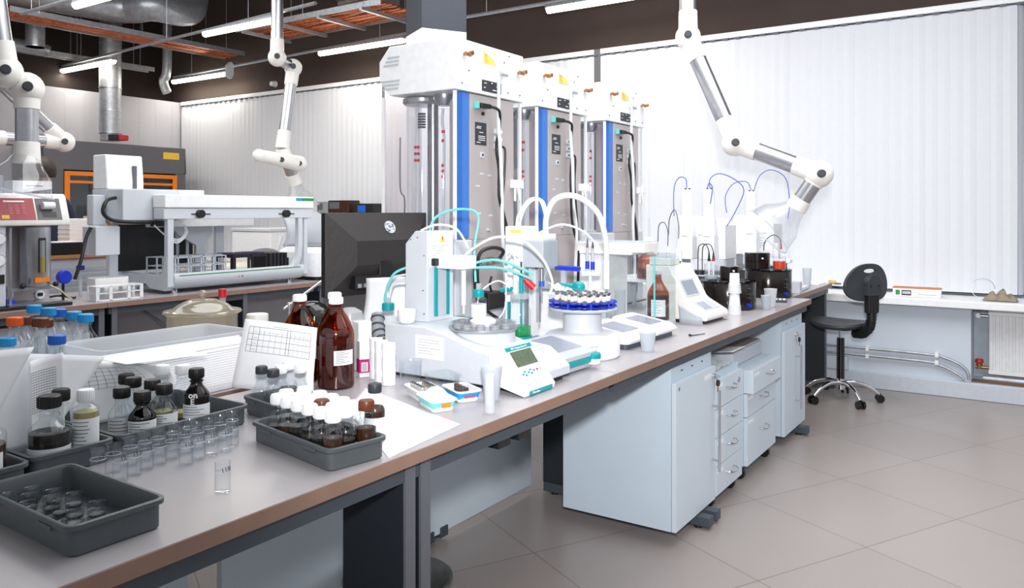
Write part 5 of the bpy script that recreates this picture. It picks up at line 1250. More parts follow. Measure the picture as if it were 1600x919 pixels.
# marked glass vials on the bench
vt = [(140, 378, '13'), (288, 330, '14'), (355, 398, '12'), (450, 268, '114'), (487, 352, '113'), (585, 225, '19'), (605, 300, '12'), (717, 185, '18'), (730, 258, '15'), (850, 212, '17'), (868, 140, '16'), (970, 168, '15'), (985, 262, '116'),
      (1020, 92, '18'), (1090, 130, '13'), (1100, 218, '112'), (1205, 90, '19'), (1210, 185, '110'), (1310, 55, '12'), (1315, 158, '120'), (1425, 22, '11'), (1428, 100, '17'), (1335, 500, '118')]
where = {0: 'leftmost of the row', 1: 'second back from the left, against the grey tray', 2: 'nearest the empty corner of the front tray', 22: 'standing alone in front of all the others'}
placed = []
vproto = None
for i, (u, v, s_) in enumerate(vt):
    q = at(130+u/6.127, 640+v/6.127, BZ+.0625); x, y = q.x, q.y
    for it in range(20):
        x = max(x, -1.672 if y < .972 else -1.694)
        for (a, b_) in placed:
            d = math.hypot(x-a, y-b_)
            if d < .0325: x += (x-a)/max(d, 1e-4)*.004+.0004; y += (y-b_)/max(d, 1e-4)*.004
    placed.append((x, y))
    lab = 'clear glass vial handwritten %s, %s' % (s_, where.get(i, 'in the row beside the long grey tray'))
    f = facing(x, y)
    if vproto is None:
        vproto = t = thing('glass_vial', lab, 'vial', (x, y, BZ), group='clear numbered glass vials on the bench')
        MB().lathe([(0, .0015), (.0135, 0), (.0150, .002), (.0150, .059), (.0156, .0615), (.0150, .0625), (.0140, .061), (.0138, .004), (0, .0035)], n=26).build('vial_glass', 'glass', t)
        MB().lathe([(.01545, .041), (.0157, .0416), (.01545, .0422)], n=26).build('fill_line', 'hose_clear', t)
    else:
        t = vproto.copy(); COL.objects.link(t); t.location = (x, y, BZ); t['label'] = lab
        for ch in [c for c in bpy.data.objects if c.parent is vproto and not c.name.startswith('hand')]:
            c = ch.copy(); COL.objects.link(c); c.parent = t
    g = f+.38
    text(s_, .0125, (.0162*math.cos(g), .0162*math.sin(g), .050), (PI/2, math.radians(-8), g+PI/2), 'ink', t, 'handwriting')
# sample bottles in the tray 5
def small_bottle(lab, px, py, cap='white', liquid='sludge', lev=.42, h=.112, z0=BZ+.0065, g='pet', r=.0232, lblz=(.03, .22), group='small white-capped sample bottles', fixed=None):
    q = fixed or at(px, py, z0+h)
    return bottle('sample_bottle', lab, 'bottle', (q[0], q[1], z0), h, r, .0135, g, cap, .022, .0172, liquid, lev, dict(lines=0), lblz, 150, group=group, sh=.5, neck=.72)
caps = [(268, 546, 'white'), (322, 562, 'white'), (375, 580, 'white'), (433, 598, 'white'), (487, 615, 'white'), (549, 636, 'white'), (617, 612, 'white'),
        (330, 520, 'white'), (385, 542, 'white'), (438, 555, 'white'), (497, 572, 'brown_cap'), (555, 592, 'white'), (650, 583, 'white'), (410, 507, 'white'), (480, 528, 'white'), (537, 545, 'white'), (594, 562, 'white'), (713, 598, 'brown_cap')]
a_ = math.radians(-10.5); ca, sa = math.cos(a_), math.sin(a_)
pl = []
for (u, v, c) in caps:
    q = at(340+u/3.0625, 440+v/3.0625, BZ+.1185)
    dx, dy = q.x+1.3985, q.y-1.2765
    pl.append([dx*ca+dy*sa, -dx*sa+dy*ca, c, u, v])
for it in range(200):
    for i in range(len(pl)):
        for j in range(i):
            d = math.hypot(pl[i][0]-pl[j][0], pl[i][1]-pl[j][1]); 
            if d < .0467:
                ex, ey = ((pl[i][0]-pl[j][0])/max(d, 1e-5), (pl[i][1]-pl[j][1])/max(d, 1e-5)); s_ = (.0470-d)/2
                pl[i][0] += ex*s_; pl[i][1] += ey*s_; pl[j][0] -= ex*s_; pl[j][1] -= ey*s_
        pl[i][0] = min(.134, max(-.134, pl[i][0])); pl[i][1] = min(.0435, max(-.0435, pl[i][1]))
for i, (lx, ly, c, u, v) in enumerate(pl):
    x = -1.3985+lx*ca-ly*sa; y = 1.2765+lx*sa+ly*ca
    if c == 'brown_cap': lab = ('shorter', 'taller')[u > 600]+' of the two brown-capped sample bottles in the full grey tray'
    else: lab = 'small bottle of dark sludge with a white cap in the full grey tray'
    small_bottle(lab, 0, 0, c, ('sludge', 'sludge_brown')[i % 4 == 1], .36+.08*(i % 3), .122 if (c == 'brown_cap' and u > 600) else .112, fixed=(x, y), group='small white-capped sample bottles' if c == 'white' else None)
# tall brown-capped bottle behind the tray
bottle('sample_bottle', 'dark-capped bottle of brown sludge standing behind the full grey tray on white paper', 'bottle', (-1.335, 1.402, BZ+.0022), .135, .026, .0125, 'pet', 'charcoal', .022, .0158, 'sludge_brown', .62, dict(lines=0), (.05, .42), 150, sh=.5, neck=.76)
# tray 6 bottles
T6 = ((167, 396, 'charcoal', None, 'empty clear bottle with dark cap at the left end of the rear tray'), (233, 412, 'charcoal', None, 'ridged clear bottle with dark cap nearest the front of the rear tray'),
      (231, 378, 'white', 'sludge', 'white-capped bottle at the back, between the two dark caps, against the printed sheet'), (297, 388, 'white', 'sludge', 'clear bottle with white cap and black residue, right of the dark caps'), (352, 396, 'white', 'sludge', 'rightmost clear bottle with white cap and dark liquid before the printed sheet'))
a6 = math.radians(-10); P6_ = []
for b_ in T6:
    q = at(340+b_[0]/3.0625, 440+b_[1]/3.0625, BZ+.128); dx, dy = q.x+1.695, q.y-1.447
    P6_.append((dx*math.cos(a6)+dy*math.sin(a6), -dx*math.sin(a6)+dy*math.cos(a6)))
P6_ = relax(P6_, [.0252]*5, .001, (-.098, -.066, .098, .066))
for (u, v, c, liq, lab), (lx, ly) in zip(T6, P6_):
    x = -1.695+lx*math.cos(a6)-ly*math.sin(a6); y = 1.447+lx*math.sin(a6)+ly*math.cos(a6)
    bottle('sample_bottle', lab, 'bottle', (x, y, BZ+.0065), .122, .0248, .0125, 'pet', c, .021, .0155, liq, .42, dict(lines=1) if u == 233 else None, (.08, .25), 80, sh=.42, neck=.72)
# tray 4 bottles
T4 = [(195, 606, .125, .030, 'pet', 'sludge', .15, dict(lines=4), (.12, .46), 'clear bottle with black cap and pale label, leftmost front in the long tray'),
    (220, 611, .120, .031, 'smoke', 'sludge', .6, dict(lines=5), (.12, .46), 'dark-glass bottle with black cap and printed label, front of the long tray'),
    (254, 601, .125, .031, 'pet', None, 0, dict(lines=6), (.12, .46), 'clear bottle with black cap and large printed label, right in the long tray'),
    (193, 584, .125, .027, 'pet', None, 0, None, (.12, .46), 'black-capped bottle mostly hidden by the standing sheet in the long tray'),
    (208, 590, .125, .027, 'pet', None, 0, None, (.12, .46), 'black-capped bottle behind the two leftmost ones of the long tray'),
    (238, 594, .122, .027, 'pet', None, 0, None, (.12, .46), 'black-capped clear bottle between the dark one and the large-label one'),
    (307, 576, .138, .033, 'tank', None, 0, dict(lines=4), (.1, .36), 'almost black bottle with white hand lettering and squared label in the long tray'),
    (257, 571, .138, .027, 'pet', 'oil_yellow', .12, None, (.1, .4), 'clear bottle with white cap behind the curled grid sheet, left one'),
    (282, 571, .138, .027, 'pet', 'oil_yellow', .12, None, (.1, .4), 'clear bottle with white cap beside the almost black bottle')]
P4_ = relax([tuple(at(b_[0], b_[1], BZ+.0065+b_[2]))[:2] for b_ in T4], [b_[3] for b_ in T4], .001, (-1.995, .992, -1.728, 1.322))
for (px, py, h, r, g, liq, lev, lb, lz, lab), (x, y) in zip(T4, P4_):
    bt = bottle('sample_bottle', lab, 'bottle', (x, y, BZ+.0065), h, r, .014, g, 'white' if px in (257, 282) else 'black', .025, .0185, liq, lev, lb, lz, 150, sh=.48, neck=.74)
    if px == 307:
        f = facing(x, y)
        text('on', .022, (.0338*math.cos(f-.25), .0338*math.sin(f-.25), .074), (PI/2, 0, f-.25+PI/2), 'ink_white', bt, bold=.0006); text('E', .020, (.0338*math.cos(f-.3), .0338*math.sin(f-.3), .057), (PI/2, 0, f-.3+PI/2), 'ink_white', bt, bold=.0006)
# trays 2 and 3
bt = bottle('sample_bottle', 'wide bottle of black liquid with a stained pale label band and black cap', 'bottle', (-1.775, .862, BZ+.0065), .15, .041, .018, 'pet', 'black', .026, .023, 'sludge', .48, dict(lines=1), (.06, .29), 200, sh=.5, neck=.70)
f = facing(-1.775, .862)
MB().lathe([(.0420, .028), (.0420, .036)], n=5, a0=f+.35, a1=f+.6).build('rust_stain', 'dust', bt)
q = at(126, 611, BZ+.155)
bt = bottle('sample_bottle', 'square-shouldered bottle of pale yellow liquid with white cap and text label', 'bottle', (-1.765, .935, BZ+.0065), .15, .027, .013, 'pet', 'white', .026, .0175, 'oil_yellow', .68, dict(lines=9), (.04, .60), 150, sh=.72, neck=.80)
f = facing(-1.765, .935); text('53', .016, (.0282*math.cos(f-.1), .0282*math.sin(f-.1), .024), (PI/2, PI/2, f-.1+PI/2), 'ink', bt)
bottle('sample_bottle', 'clear-shouldered bottle of dark brown oil with black cap at the left photo edge', 'bottle', (-1.765, .725, BZ+.0065), .155, .045, .019, 'pet', 'black', .028, .024, 'sludge_brown', .5, dict(lines=3, turn=35), (.14, .42), 40, sh=.62, neck=.78)
bottle('sample_bottle', 'black-capped bottle mostly hidden behind the wide dark one', 'bottle', (-1.838, .918, BZ+.0065), .145, .022, .014, 'pet', 'black', .026, .018, None, 0, None, sh=.5, neck=.74)
# clear capped bottles at the back
bl = [(134, 491, 'sky_cap', .225, 'rightmost tall clear bottle with light blue cap at the back of the bench'), (107.5, 487, 'sky_cap', .225, 'tall clear bottle with light blue cap and small pale label, second from the right'),
      (92, 483, 'blue_cap', .225, 'tall clear bottle with deep blue cap behind the light blue ones'), (77.5, 481, 'sky_cap', .235, 'clear bottle with light blue cap just left of the deep blue cap'),
      (53.5, 477, 'sky_cap', .24, 'tallest clear bottle with light blue cap at the back left'), (77.5, 499, 'brown_cap', .215, 'clear bottle with brown cap, rightmost brown one'), (62, 497, 'brown_cap', .22, 'clear bottle with brown cap, middle of the three brown ones'),
      (37, 495, 'brown_cap', .22, 'clear bottle with brown cap, leftmost brown one'), (23, 496, 'orange_cap', .22, 'clear bottle with orange cap behind the leftmost brown cap'), (165.5, 524, 'blue_cap', .175, 'short clear bottle with blue cap, right of all the tall ones'), (11.5, 528, 'sky_cap', .175, 'short clear bottle with light blue cap at the far left, below the orange cap')]
pl = []
for b_ in bl:
    q = at(b_[0], b_[1], BZ+b_[3]); pl.append([q.x, q.y])
for it in range(140):
    for i in range(len(pl)):
        for j in range(i):
            d = math.hypot(pl[i][0]-pl[j][0], pl[i][1]-pl[j][1])
            if d < .086:
                # slide apart mostly along the line of sight
                vx, vy = pl[i][0], pl[i][1]; n = math.hypot(vx, vy); s_ = 1 if (pl[i][0]**2+pl[i][1]**2) > (pl[j][0]**2+pl[j][1]**2) else -1
                pl[i][0] += s_*vx/n*.003; pl[i][1] += s_*vy/n*.003; pl[j][0] -= s_*vx/n*.003; pl[j][1] -= s_*vy/n*.003
for k_ in range(len(pl)):
    if pl[k_][0] > -2.52 and pl[k_][1] > 1.15: pl[k_] = [pl[k_][0]*1.06, pl[k_][1]*1.06]
pl[9] = [-2.335, 1.155]
pl = relax(pl, [.0415]*len(pl), .001)
for (px, py, c, h, lab), (x, y) in zip(bl, pl):
    h2 = CAMZ-(py-HOR)/FPX*(x*Fv[0]+y*Fv[1])-BZ
    bt = bottle('clear_bottle', lab, 'bottle', (x, y, BZ), max(.15, min(.27, h2)), .041, .0165, 'pet', c, .026, .0225, None, 0, dict(lines=0) if px == 107.5 else None, (.5, .62), 60, group='clear capped bottles at the back', sh=.58, neck=.84)
# glass pot with domed lid
t = thing('glass_pot', 'large greyish glass pot with domed lid and glass knob behind the white tub', 'pot', (-2.64, 1.84, BZ))
MB().lathe([(0, .002), (.122, 0), (.126, .006), (.126, .158), (.130, .164), (.128, .166), (.122, .160), (.120, .008), (0, .008)], n=48).build('pot_wall', 'pot', t)
l = MB().lathe([(.118, .168), (.136, .167), (.142, .172), (.139, .178), (.112, .182), (.09, .200), (.05, .218), (.012, .222), (0, .222)], n=48).build('lid', 'pot', t)
m = MB(); m.cyl((0, 0, .222), (0, 0, .232), .008, n=14); m.ball((0, 0, .242), .0145, (1, 1, .9), 20); m.build('lid_knob', 'pot', l)
MB().lathe([(0, .009), (.117, .009), (.117, .05), (0, .05)], n=32).build('contents', 'hose_grey', t)
t = thing('red_cap', 'tiny red cap peeking out behind the glass pot lid', 'cap', (-2.78, 2.03, BZ)); MB().lathe([(0, 0), (.012, 0), (.012, .20), (0, .20)], n=14).build('tube', 'frost', t); MB().lathe([(0, .2005), (.016, .2005), (.016, .235), (0, .237)], n=16).build('cap', 'red', t)
# round jar
q = at(402, 491, BZ+.145); t = thing('white_jar', 'round white screw jar behind the printed standing sheet', 'jar', (q.x, q.y, BZ))
MB().lathe([(0, 0), (.038, 0), (.039, .004), (.039, .11), (0, .11)], n=30).build('jar_body', 'white', t); MB().lathe([(0, .1105), (.042, .1105), (.042, .143), (.04, .146), (0, .146)], n=30).build('lid', 'warm_white', t)
# plastic tub and lined papers
t = thing('storage_tub', 'long translucent white storage tub behind the trays and lined sheets', 'tub', (-2.33, 1.47, BZ), 0)
MB().loft([rr(.22, .46, .03, 0), rr(.25, .50, .03, .148), rr(.27, .52, .035, .15), rr(.27, .52, .035, .156), rr(.25, .50, .03, .156), rr(.24, .49, .03, .148), rr(.21, .45, .03, .006), rr(.02, .02, .005, .005)]).build('tub_shell', 'frost_box', t)
t = thing('lined_sheets', 'stack of white lined sheets standing along the front of the translucent tub', 'papers', (-2.125, 1.36, BZ))
random.seed(8)
for k in range(3):
    MB().grid(lambda u, v, k=k: (-.012*k+.03-.045*v+.006*math.sin(u*5+k), -.30+.62*u-.02*k, (.138+.006*k-.012*u*0)*v+.0015), 12, 6).build('lined_sheet', 'paper', t, solid=.0008)
m = MB()
for k in range(15):
    v = .12+k*.05; m.grid(lambda u, w, v=v: (.0315-.045*v+.006*math.sin(u*5), -.29+.6*u, .138*v+.0015+w*(.0007 if v < .8 else .0012)), 12, 1)
m.build('printed_lines', 'ink_light', t)
m = MB(); m.grid(lambda u, w: (.0318-.045*.9+.006*math.sin(u*5), -.30+.62*u, .138*.90+.0015+w*.0012), 12, 1); m.build('dark_line', 'ink', t)
# standing curved sheets with printed grids
def printed(fn, t, u0, u1, v0, v1, nu, nv, off, w_=.0007, mm='ink_light', su=30):
    m = MB()
    def g(u, v): p = Vector(fn(u, v)); return p+Vector(off)
    for k in range(nv+1):
        v = v0+(v1-v0)*k/nv; m.grid(lambda a, b, v=v: g(u0+(u1-u0)*a, v+b*.006), 14, 1)
    for k in range(nu+1):
        u = u0+(u1-u0)*k/nu; m.grid(lambda a, b, u=u: g(u+a*.005, v0+(v1-v0)*b), 1, 10)
    return m.build('printed_grid', mm, t, solid=.0001)
def psheet2(lab, fn, pr=None, off=(.0007, 0, 0), nu=18, nv=14, mm='ink_light'):
    t = thing('paper_sheet', lab, 'paper', tuple(Vector(fn(.5, 0))))
    o0 = Vector(fn(.5, 0)); f2 = lambda u, v: Vector(fn(u, v))-o0
    MB().grid(f2, nu, nv).build('sheet', 'paper', t, solid=.0005)
    if pr: printed(f2, t, *pr, off, mm=mm)
    return t
psheet2('white sheet standing at the far left, its right edge curling down into the left tray',
        lambda u, v: (-1.865-.02*math.sin(u*2.6)-.012*v, .63+.145*u+(.14*max(0, v-.22)*u), BZ+.0065+.245*v*(1-.02*u)), (.05, .40, .55, .80, 6, 7), mm='ink_light')
psheet2('folded transparent-pocket sheet with a fine grid, between wide dark bottle and white-capped bottle',
        lambda u, v: (-1.89-.01*math.sin(u*3)-.012*v, .88+.075*u, BZ+.0065+.205*v+.01*u*v), (.05, .8, .42, .86, 9, 16))
psheet2('large white sheet standing behind the white-capped bottle, leaning to the right',
        lambda u, v: (-1.915-.022*math.sin(u*PI)-.01*v, .81+.15*u+.15*max(0, v-.28)*u, BZ+.0065+(.232-.045*u)*v))
psheet2('curled sheet with a printed table bulging behind the black-capped bottles',
        lambda u, v: (-2.012-.012*math.sin(v*2.4)*1, 1.03+.245*u*(.72+.28*math.sin(PI*v)), BZ+.0065+.16*v-.03*u*u*v), (.12, .86, .55, .9, 8, 5))
psheet2('wavy sheet arching behind the almost black bottle towards the tray corner',
        lambda u, v: (-2.05-.01*math.sin(v*3), 1.10+.215*u+.03*math.sin(v*PI), BZ+.001+.150*v*(1-.45*max(0, u-.35)**1.2)))
# loose sheet lying across the top of lined ones
psheet2('thin loose sheet lying on its edge on top of the lined papers', lambda u, v: (-2.09+.10*v, 1.10+.25*u+.06*v, BZ+.172-.02*v-.012*math.sin(u*3)*(1-v)-.01*u))
# table sheet
A_, B_, C_, D_ = Vector((-1.905, 1.467, 1.044)), Vector((-1.735, 1.585, 1.017)), Vector((-1.75, 1.578, BZ+.012)), Vector((-1.945, 1.45, BZ+.045))
def tsh(u, v): p = (D_.lerp(C_, u)).lerp(A_.lerp(B_, u), v); return (p.x-.006*math.sin(PI*u), p.y+.006*math.sin(PI*u), p.z)
o0 = Vector(tsh(.5, 0))
t = thing('printed_sheet', 'white standing sheet with a ruled table, leaning against the amber bottles', 'paper', tuple(o0))
f2 = lambda u, v: Vector(tsh(u, v))-o0
MB().grid(f2, 12, 12).build('sheet', 'paper', t, solid=.0005)
nrm = (-.55*-1*.0, 0, 0)
off = Vector((.57*.0009, -.82*.0009, 0))
m = MB(); g = lambda u, v: f2(u, v)+off
for v in (.90, .80, .715, .63, .54): m.grid(lambda a, b, v=v: g(.08+.84*a, v+b*.0045), 14, 1)
for u in (.08, .14, .22, .60, .64, .92): m.grid(lambda a, b, u=u: g(u+a*.005, .54+.36*b), 1, 6)
m.build('table_rules', 'ink', t)
m = MB()
for u in (.29, .37, .45, .53, .70, .76, .82, .87): m.grid(lambda a, b, u=u: g(u+a*.003, .54+.32*b), 1, 6)
for k in range(12): m.grid(lambda a, b, k=k: g(.16+.06*k+.03*a, .83+.006*b), 2, 1)
for k in range(3): m.grid(lambda a, b, k=k: g(.155+.05*a, .575+k*.085+.006*b), 2, 1)
m.grid(lambda a, b: g(.40+.2*a, .925+.006*b), 4, 1)
m.build('table_print', 'ink_light', t)
# amber litre bottles
ab = [(534, 469, 'tall amber bottle with lined label, standing in front of the other amber ones', dict(lines=7, turn=28), 0), (525, 459.5, 'tall amber bottle with white cap directly behind the front amber one', None, 0), (475, 461.5, 'tall amber bottle with white cap behind the standing printed sheet', dict(lines=6, turn=30), 0)]
for (px, py, lab, lb, _) in ab:
    q = at(px, py, BZ+.283); x, y = q.x, q.y
    if px == 534: x, y = -1.846, 1.764
    if px == 525: x, y = -1.955, 1.862
    if px == 475: x, y = -2.0, 1.752
    bottle('amber_bottle', lab, 'bottle', (x, y, BZ), .283, .0565, .019, 'amber', 'white', .022, .0215, 'sludge_brown', .50, lb, (.27, .43), 70, group='tall amber bottles', sh=.58, neck=.90)
# dark container with handwriting
q = at(498, 466, BZ+.235)
t = thing('black_canister', 'round-shouldered black canister with white handwritten marks behind the amber bottles', 'canister', (-2.20, 1.985, BZ))
MB().lathe([(0, 0), (.075, 0), (.078, .01), (.078, .15), (.07, .185), (.045, .215), (.02, .225), (0, .225)], n=36).build('canister_body', 'black_gloss', t)
f = facing(-2.20, 1.985); text('0.l', .032, (.0775*math.cos(f-.05), .0775*math.sin(f-.05), .168), (PI/2-.25, 0, f+PI/2), 'ink_white', t)
MB().lathe([(.0786, .05), (.0786, .11)], n=10, a0=f-.2, a1=f+.7).build('label', 'device_grey', t)
# cartons, rolls, hose
t = thing('test_strip_carton', 'slim white carton with magenta band standing right of the front amber bottle', 'carton', (-1.885, 1.925, BZ), math.radians(-30)); MB().box((-.018, -.018, 0), (.018, .018, .12)).build('carton_body', 'white', t, bev=.001)
MB().box((-.0186, -.0186, .015), (.0186, .0186, .06)).build('magenta_band', 'magenta', t); MB().box((.0188, -.012, .02), (.0192, .010, .05)).build('barcode_panel', 'white', t)
m = MB(); [m.box((.0193, -.010+k*.003, .022), (.0196, -.0088+k*.003, .048)) for k in range(6)]; m.build('barcode', 'ink', t)
t = thing('test_strip_carton', 'slim white carton with magenta band half hidden behind the printed sheet', 'carton', (-1.872, 1.668, BZ), math.radians(-30)); MB().box((-.014, -.018, 0), (.014, .018, .14)).build('carton_body', 'white', t, bev=.001)
MB().box((-.0146, -.0186, .07), (.0146, .0186, .10)).build('magenta_band', 'magenta', t)
m = MB(); [m.box((.0147, -.014, .012+k*.006), (.0151, .012, .0145+k*.006)) for k in range(7)]; m.build('barcode', 'ink', t)
q = at(568, 580); t = thing('white_carton', 'tall plain white carton between the amber bottle and the white curved sheet', 'carton', (-1.965, 2.0, BZ), math.radians(-20)); MB().box((-.025, -.025, 0), (.025, .025, .17)).build('carton_body', 'white', t, bev=.002)
rolls = [(-1.84, 1.965+.045, .062, 'left'), (-1.80, 1.955, .062, 'middle'), (-1.745, 1.945, .062, 'right')]
for i, (px, pb) in enumerate(((569, 558), (585, 562), (605, 566))):
    for lv in (0, 1):
        x, y = ((-1.832, 1.93), (-1.785, 1.905), (-1.73, 1.88))[i]
        t = thing('wrapped_roll', '%s foil-wrapped white roll of the three beside the sampler, %s row' % (('left', 'middle', 'right')[i], ('lower', 'upper')[lv]), 'roll', (x, y, BZ+lv*.0665), group='white wrapped rolls stacked in two rows')
        m = MB(); rings = []
        for k in range(5):
            z = .066*k/4; rings.append([((.0215+.0012*math.sin(a*5+k*2))*math.cos(a), (.0215+.0012*math.sin(a*5+k*2))*math.sin(a), z) for a in [2*PI*j/24 for j in range(24)]])
        m.loft(rings); m.build('roll_wrap', 'paper', t)
t = thing('flexible_hose', 'grey ribbed hose curving down behind the white carton', 'hose', (-1.985, 2.235, BZ))
pts = [Vector(p) for p in ((-.10, -.03, .16), (-.07, -.06, .11), (-.03, -.08, .07), (.02, -.09, .05))]
m = MB(); m.tube(pts, .024, n=16); m.build('hose_tube', 'hose_grey', t)
m = MB(); 
for i in range(3):
    for k in range(2):
        p = pts[i].lerp(pts[i+1], k/2+.2); d = (pts[i+1]-pts[i]).normalized(); m.cyl(p, p+d*.006, .0265, n=18)
m.build('hose_ribs', 'charcoal', t)
t = thing('grey_dome', 'translucent grey rounded cover under the right half of the monitor', 'cover', (-2.13, 2.105, BZ)); MB().lathe([(.05, 0), (.052, .004), (.052, .15), (.045, .18), (.02, .195), (0, .197)], n=30).build('dome_shell', 'frost_box', t)
# plastic sheet on the bench
T_, R2, B2 = Vector((-1.755, 1.80, 0)), Vector((-1.25, 1.63, 0)), Vector((-1.212, 1.318, 0))
L2 = Vector((-1.60, 1.57, 0))
def ws(u, v): p = L2.lerp(B2, u).lerp(T_.lerp(R2, u), v); return (p.x, p.y, BZ+.0012+.012*max(0, 1-u*4)*v)
t = psheet2('large blank white sheet lying flat at the bench edge, right of the full grey tray', lambda u, v: (lambda p: (p[0], p[1], BZ+.0012))(ws(u, v)))
# vessels and tubs beside the sampler
beaker('glass_beaker', 'empty glass beaker at the corner of the sampler, beside the white rolls', (-1.655, 1.90, BZ), .085, .034)
def marg(lab, x, y, rz, deco, h=.032):
    t = thing('plastic_tub', lab, 'food tub', (x, y, BZ), math.radians(rz), group='small reused food tubs')
    sx, sy = .12, .078
    MB().loft([rr(sx*.86, sy*.82, .012, 0), rr(sx*.97, sy*.96, .014, h-.003), rr(sx*1.06, sy*1.06, .016, h-.003), rr(sx*1.06, sy*1.06, .016, h), rr(sx*.95, sy*.94, .014, h), rr(sx*.84, sy*.80, .012, .003), rr(.01, .01, .002, .003)]).build('tub_shell', 'white', t)
    MB().loft([rr(sx*.873, sy*.837, .012, .004), rr(sx*.962, sy*.95, .014, h-.006)], False, False).build('printed_band', deco, t)
    m = MB(); m.loft([rr(sx*.868, sy*.828, .012, .002), rr(sx*.876, sy*.838, .012, .006)], False, False); m.build('lower_band', 'blue_cap', t)
    return t
mt = marg('blue food tub with red lettering and a white lid, holding upright vials', -1.425, 1.864, -28, 'sky_cap')
m = MB(); [m.box((.0585, -.018+k*.006, .012), (.0592, -.014+k*.006, .019)) for k in range(6)]; m.build('red_lettering', 'red', mt)
mt = marg('white-rimmed food tub with dark blue print, filled with lying vials', -1.525, 1.808, -28, 'device')
m = MB(); [m.box((.0585, -.02+k*.009, .010), (.0592, -.013+k*.009, .020)) for k in range(3)]; m.build('blue_print', 'cobalt', mt)
mt = marg('food tub with orange picture and white crumpled film on top, beside the large sheet', -1.415, 1.735, -28, 'teal_light')
MB().box((.0585, -.01, .012), (.0592, .018, .024)).build('orange_print', 'orange', mt)
random.seed(21)
MB().grid(lambda u, v: ((u-.5)*.10, (v-.5)*.06, .034+.022*math.sin(u*PI)*math.sin(v*PI)+random.uniform(0, .006)), 8, 6).build('crumpled_film', 'frost_box', mt, smooth=False)
t = thing('clear_container', 'clear shallow plastic container with rounded rim between beaker and vial tubs', 'container', (-1.60, 1.79, BZ), math.radians(-25))
t.location = (-1.548, 1.925, BZ)
MB().loft([rr(.09, .07, .012, 0), rr(.10, .085, .016, .045), rr(.112, .095, .018, .046), rr(.112, .095, .018, .049), rr(.098, .08, .014, .049), rr(.086, .066, .01, .003)], True, True).build('container_shell', 'pane', t)
# short brown vials: lying and standing
vp = None
random.seed(9)
ly_ = [(-1.525+dx*math.cos(-.49)-dy*math.sin(-.49), 1.808+dx*math.sin(-.49)+dy*math.cos(-.49), .004+lz*.0) for lz in (0,) for dx in (-.042, -.026, -.010, .006, .022, .038) for dy in (-.018, .018)]
for i, (x, y, z) in enumerate(ly_):
    if vp is None:
        vp = thing('residue_vial', 'short glass vial with brown residue among the others in the vial tub', 'vial', (x, y, BZ+.0035), group='short vials with brown residue')
        MB().lathe([(0, .001), (.0072, 0), (.0072, .036), (.0065, .0385), (.0, .0395)], n=14).build('vial_glass', 'glass', vp)
        MB().lathe([(0, .0015), (.0066, .0015), (.0066, .022), (0, .024)], n=12).build('residue', 'cream', vp)
        MB().lathe([(0.0075, .024), (.0077, .030), (0.0075, .036)], n=14).build('neck_band', 'chrome', vp)
    else: dup(vp, (x, y, BZ+.0035))
for k in range(4):
    q = (-1.425+(-.036+.022*k)*math.cos(-.49), 1.864+(-.036+.022*k)*math.sin(-.49))
    t = thing('brown_vial', 'brown-filled short vial standing in the blue food tub', 'vial', (q[0], q[1], BZ+.0035), group='brown vials in the blue food tub')
    MB().lathe([(0, 0), (.0088, 0), (.0088, .042), (.007, .045), (0, .046)], n=16).build('vial_glass', 'glass', t); MB().lathe([(0, .001), (.0083, .001), (.0083, .032), (0, .034)], n=14).build('brown_fill', 'sludge_brown', t)
q = at(756, 629); cup('tall pale plastic cup at the foot of the sampler, next to the white tube', (-1.333, 1.888, BZ), .10, .031, .022)
q = at(767, 648); t = thing('plastic_tube', 'white ribbed tube standing upright near the bench edge before the sampler', 'tube', (q.x-.012, q.y+.012, BZ))
MB().lathe([(0, 0), (.0135, 0), (.0145, .003), (.0145, .104), (.0125, .106), (.012, .02), (0, .019)], n=24).build('tube_wall', 'frost_box', t)
# ================================================================== REAR LINE OF BENCHES WITH THE LARGE DEVICES
XB = -4.70
bb1 = bench('distant bench section under the red-fronted instrument, nearer the left edge', -5.5, XB, .6, 2.62, [.9, 2.58])
bb2 = bench('distant bench section under the long white autosampler', -5.5, XB, 2.622, 4.30, [2.66, 3.62])
bb3 = bench('distant bench section beyond the autosampler, behind the black monitor', -5.5, XB, 4.302, 6.3, [4.34, 6.2])
t = thing('modesty_panel', 'grey panel under the distant bench row', 'panel', (-5.45, 0, 0)); MB().box((-.012, .7, .13), (.012, 6.2, .72)).build('panel_board', 'panel_wall', t)
t = thing('bench_cabinet', 'pale cabinet with hanging keys under the distant bench, behind the blue-capped bottles', 'cabinet', (-4.80, 0, .07))
MB().box((-.5, 2.05, 0), (0, 2.56, .63)).build('carcass', 'device_grey', t); d = MB().box((.002, 2.31, 0), (.02, 2.558, .55)).build('door', 'device', t, bev=.002); MB().box((.002, 2.052, 0), (.02, 2.305, .55)).build('door', 'device', t, bev=.002)
key_lock(d, 2.50, .50)
for q in d.children: q.location.x = .02
MB().tube([(-5.2, 3.1, .7), (-5.0, 3.25, .5), (-5.1, 3.35, .25), (-5.0, 3.5, .0)], .012, n=8).build('c', 'hose_grey').name = 'floor_cable'
tag(bpy.data.objects['floor_cable'], 'grey cable hanging from the distant bench down to the floor', 'cable')

# long white autosampler -----------------------------------------------------
ox, oy = -5.1, 3.55
t = thing('autosampler', 'long white autosampler frame with green stripe, racks and purple vial carousels', 'autosampler', (ox, oy, BZ))
def Z(*p): return p
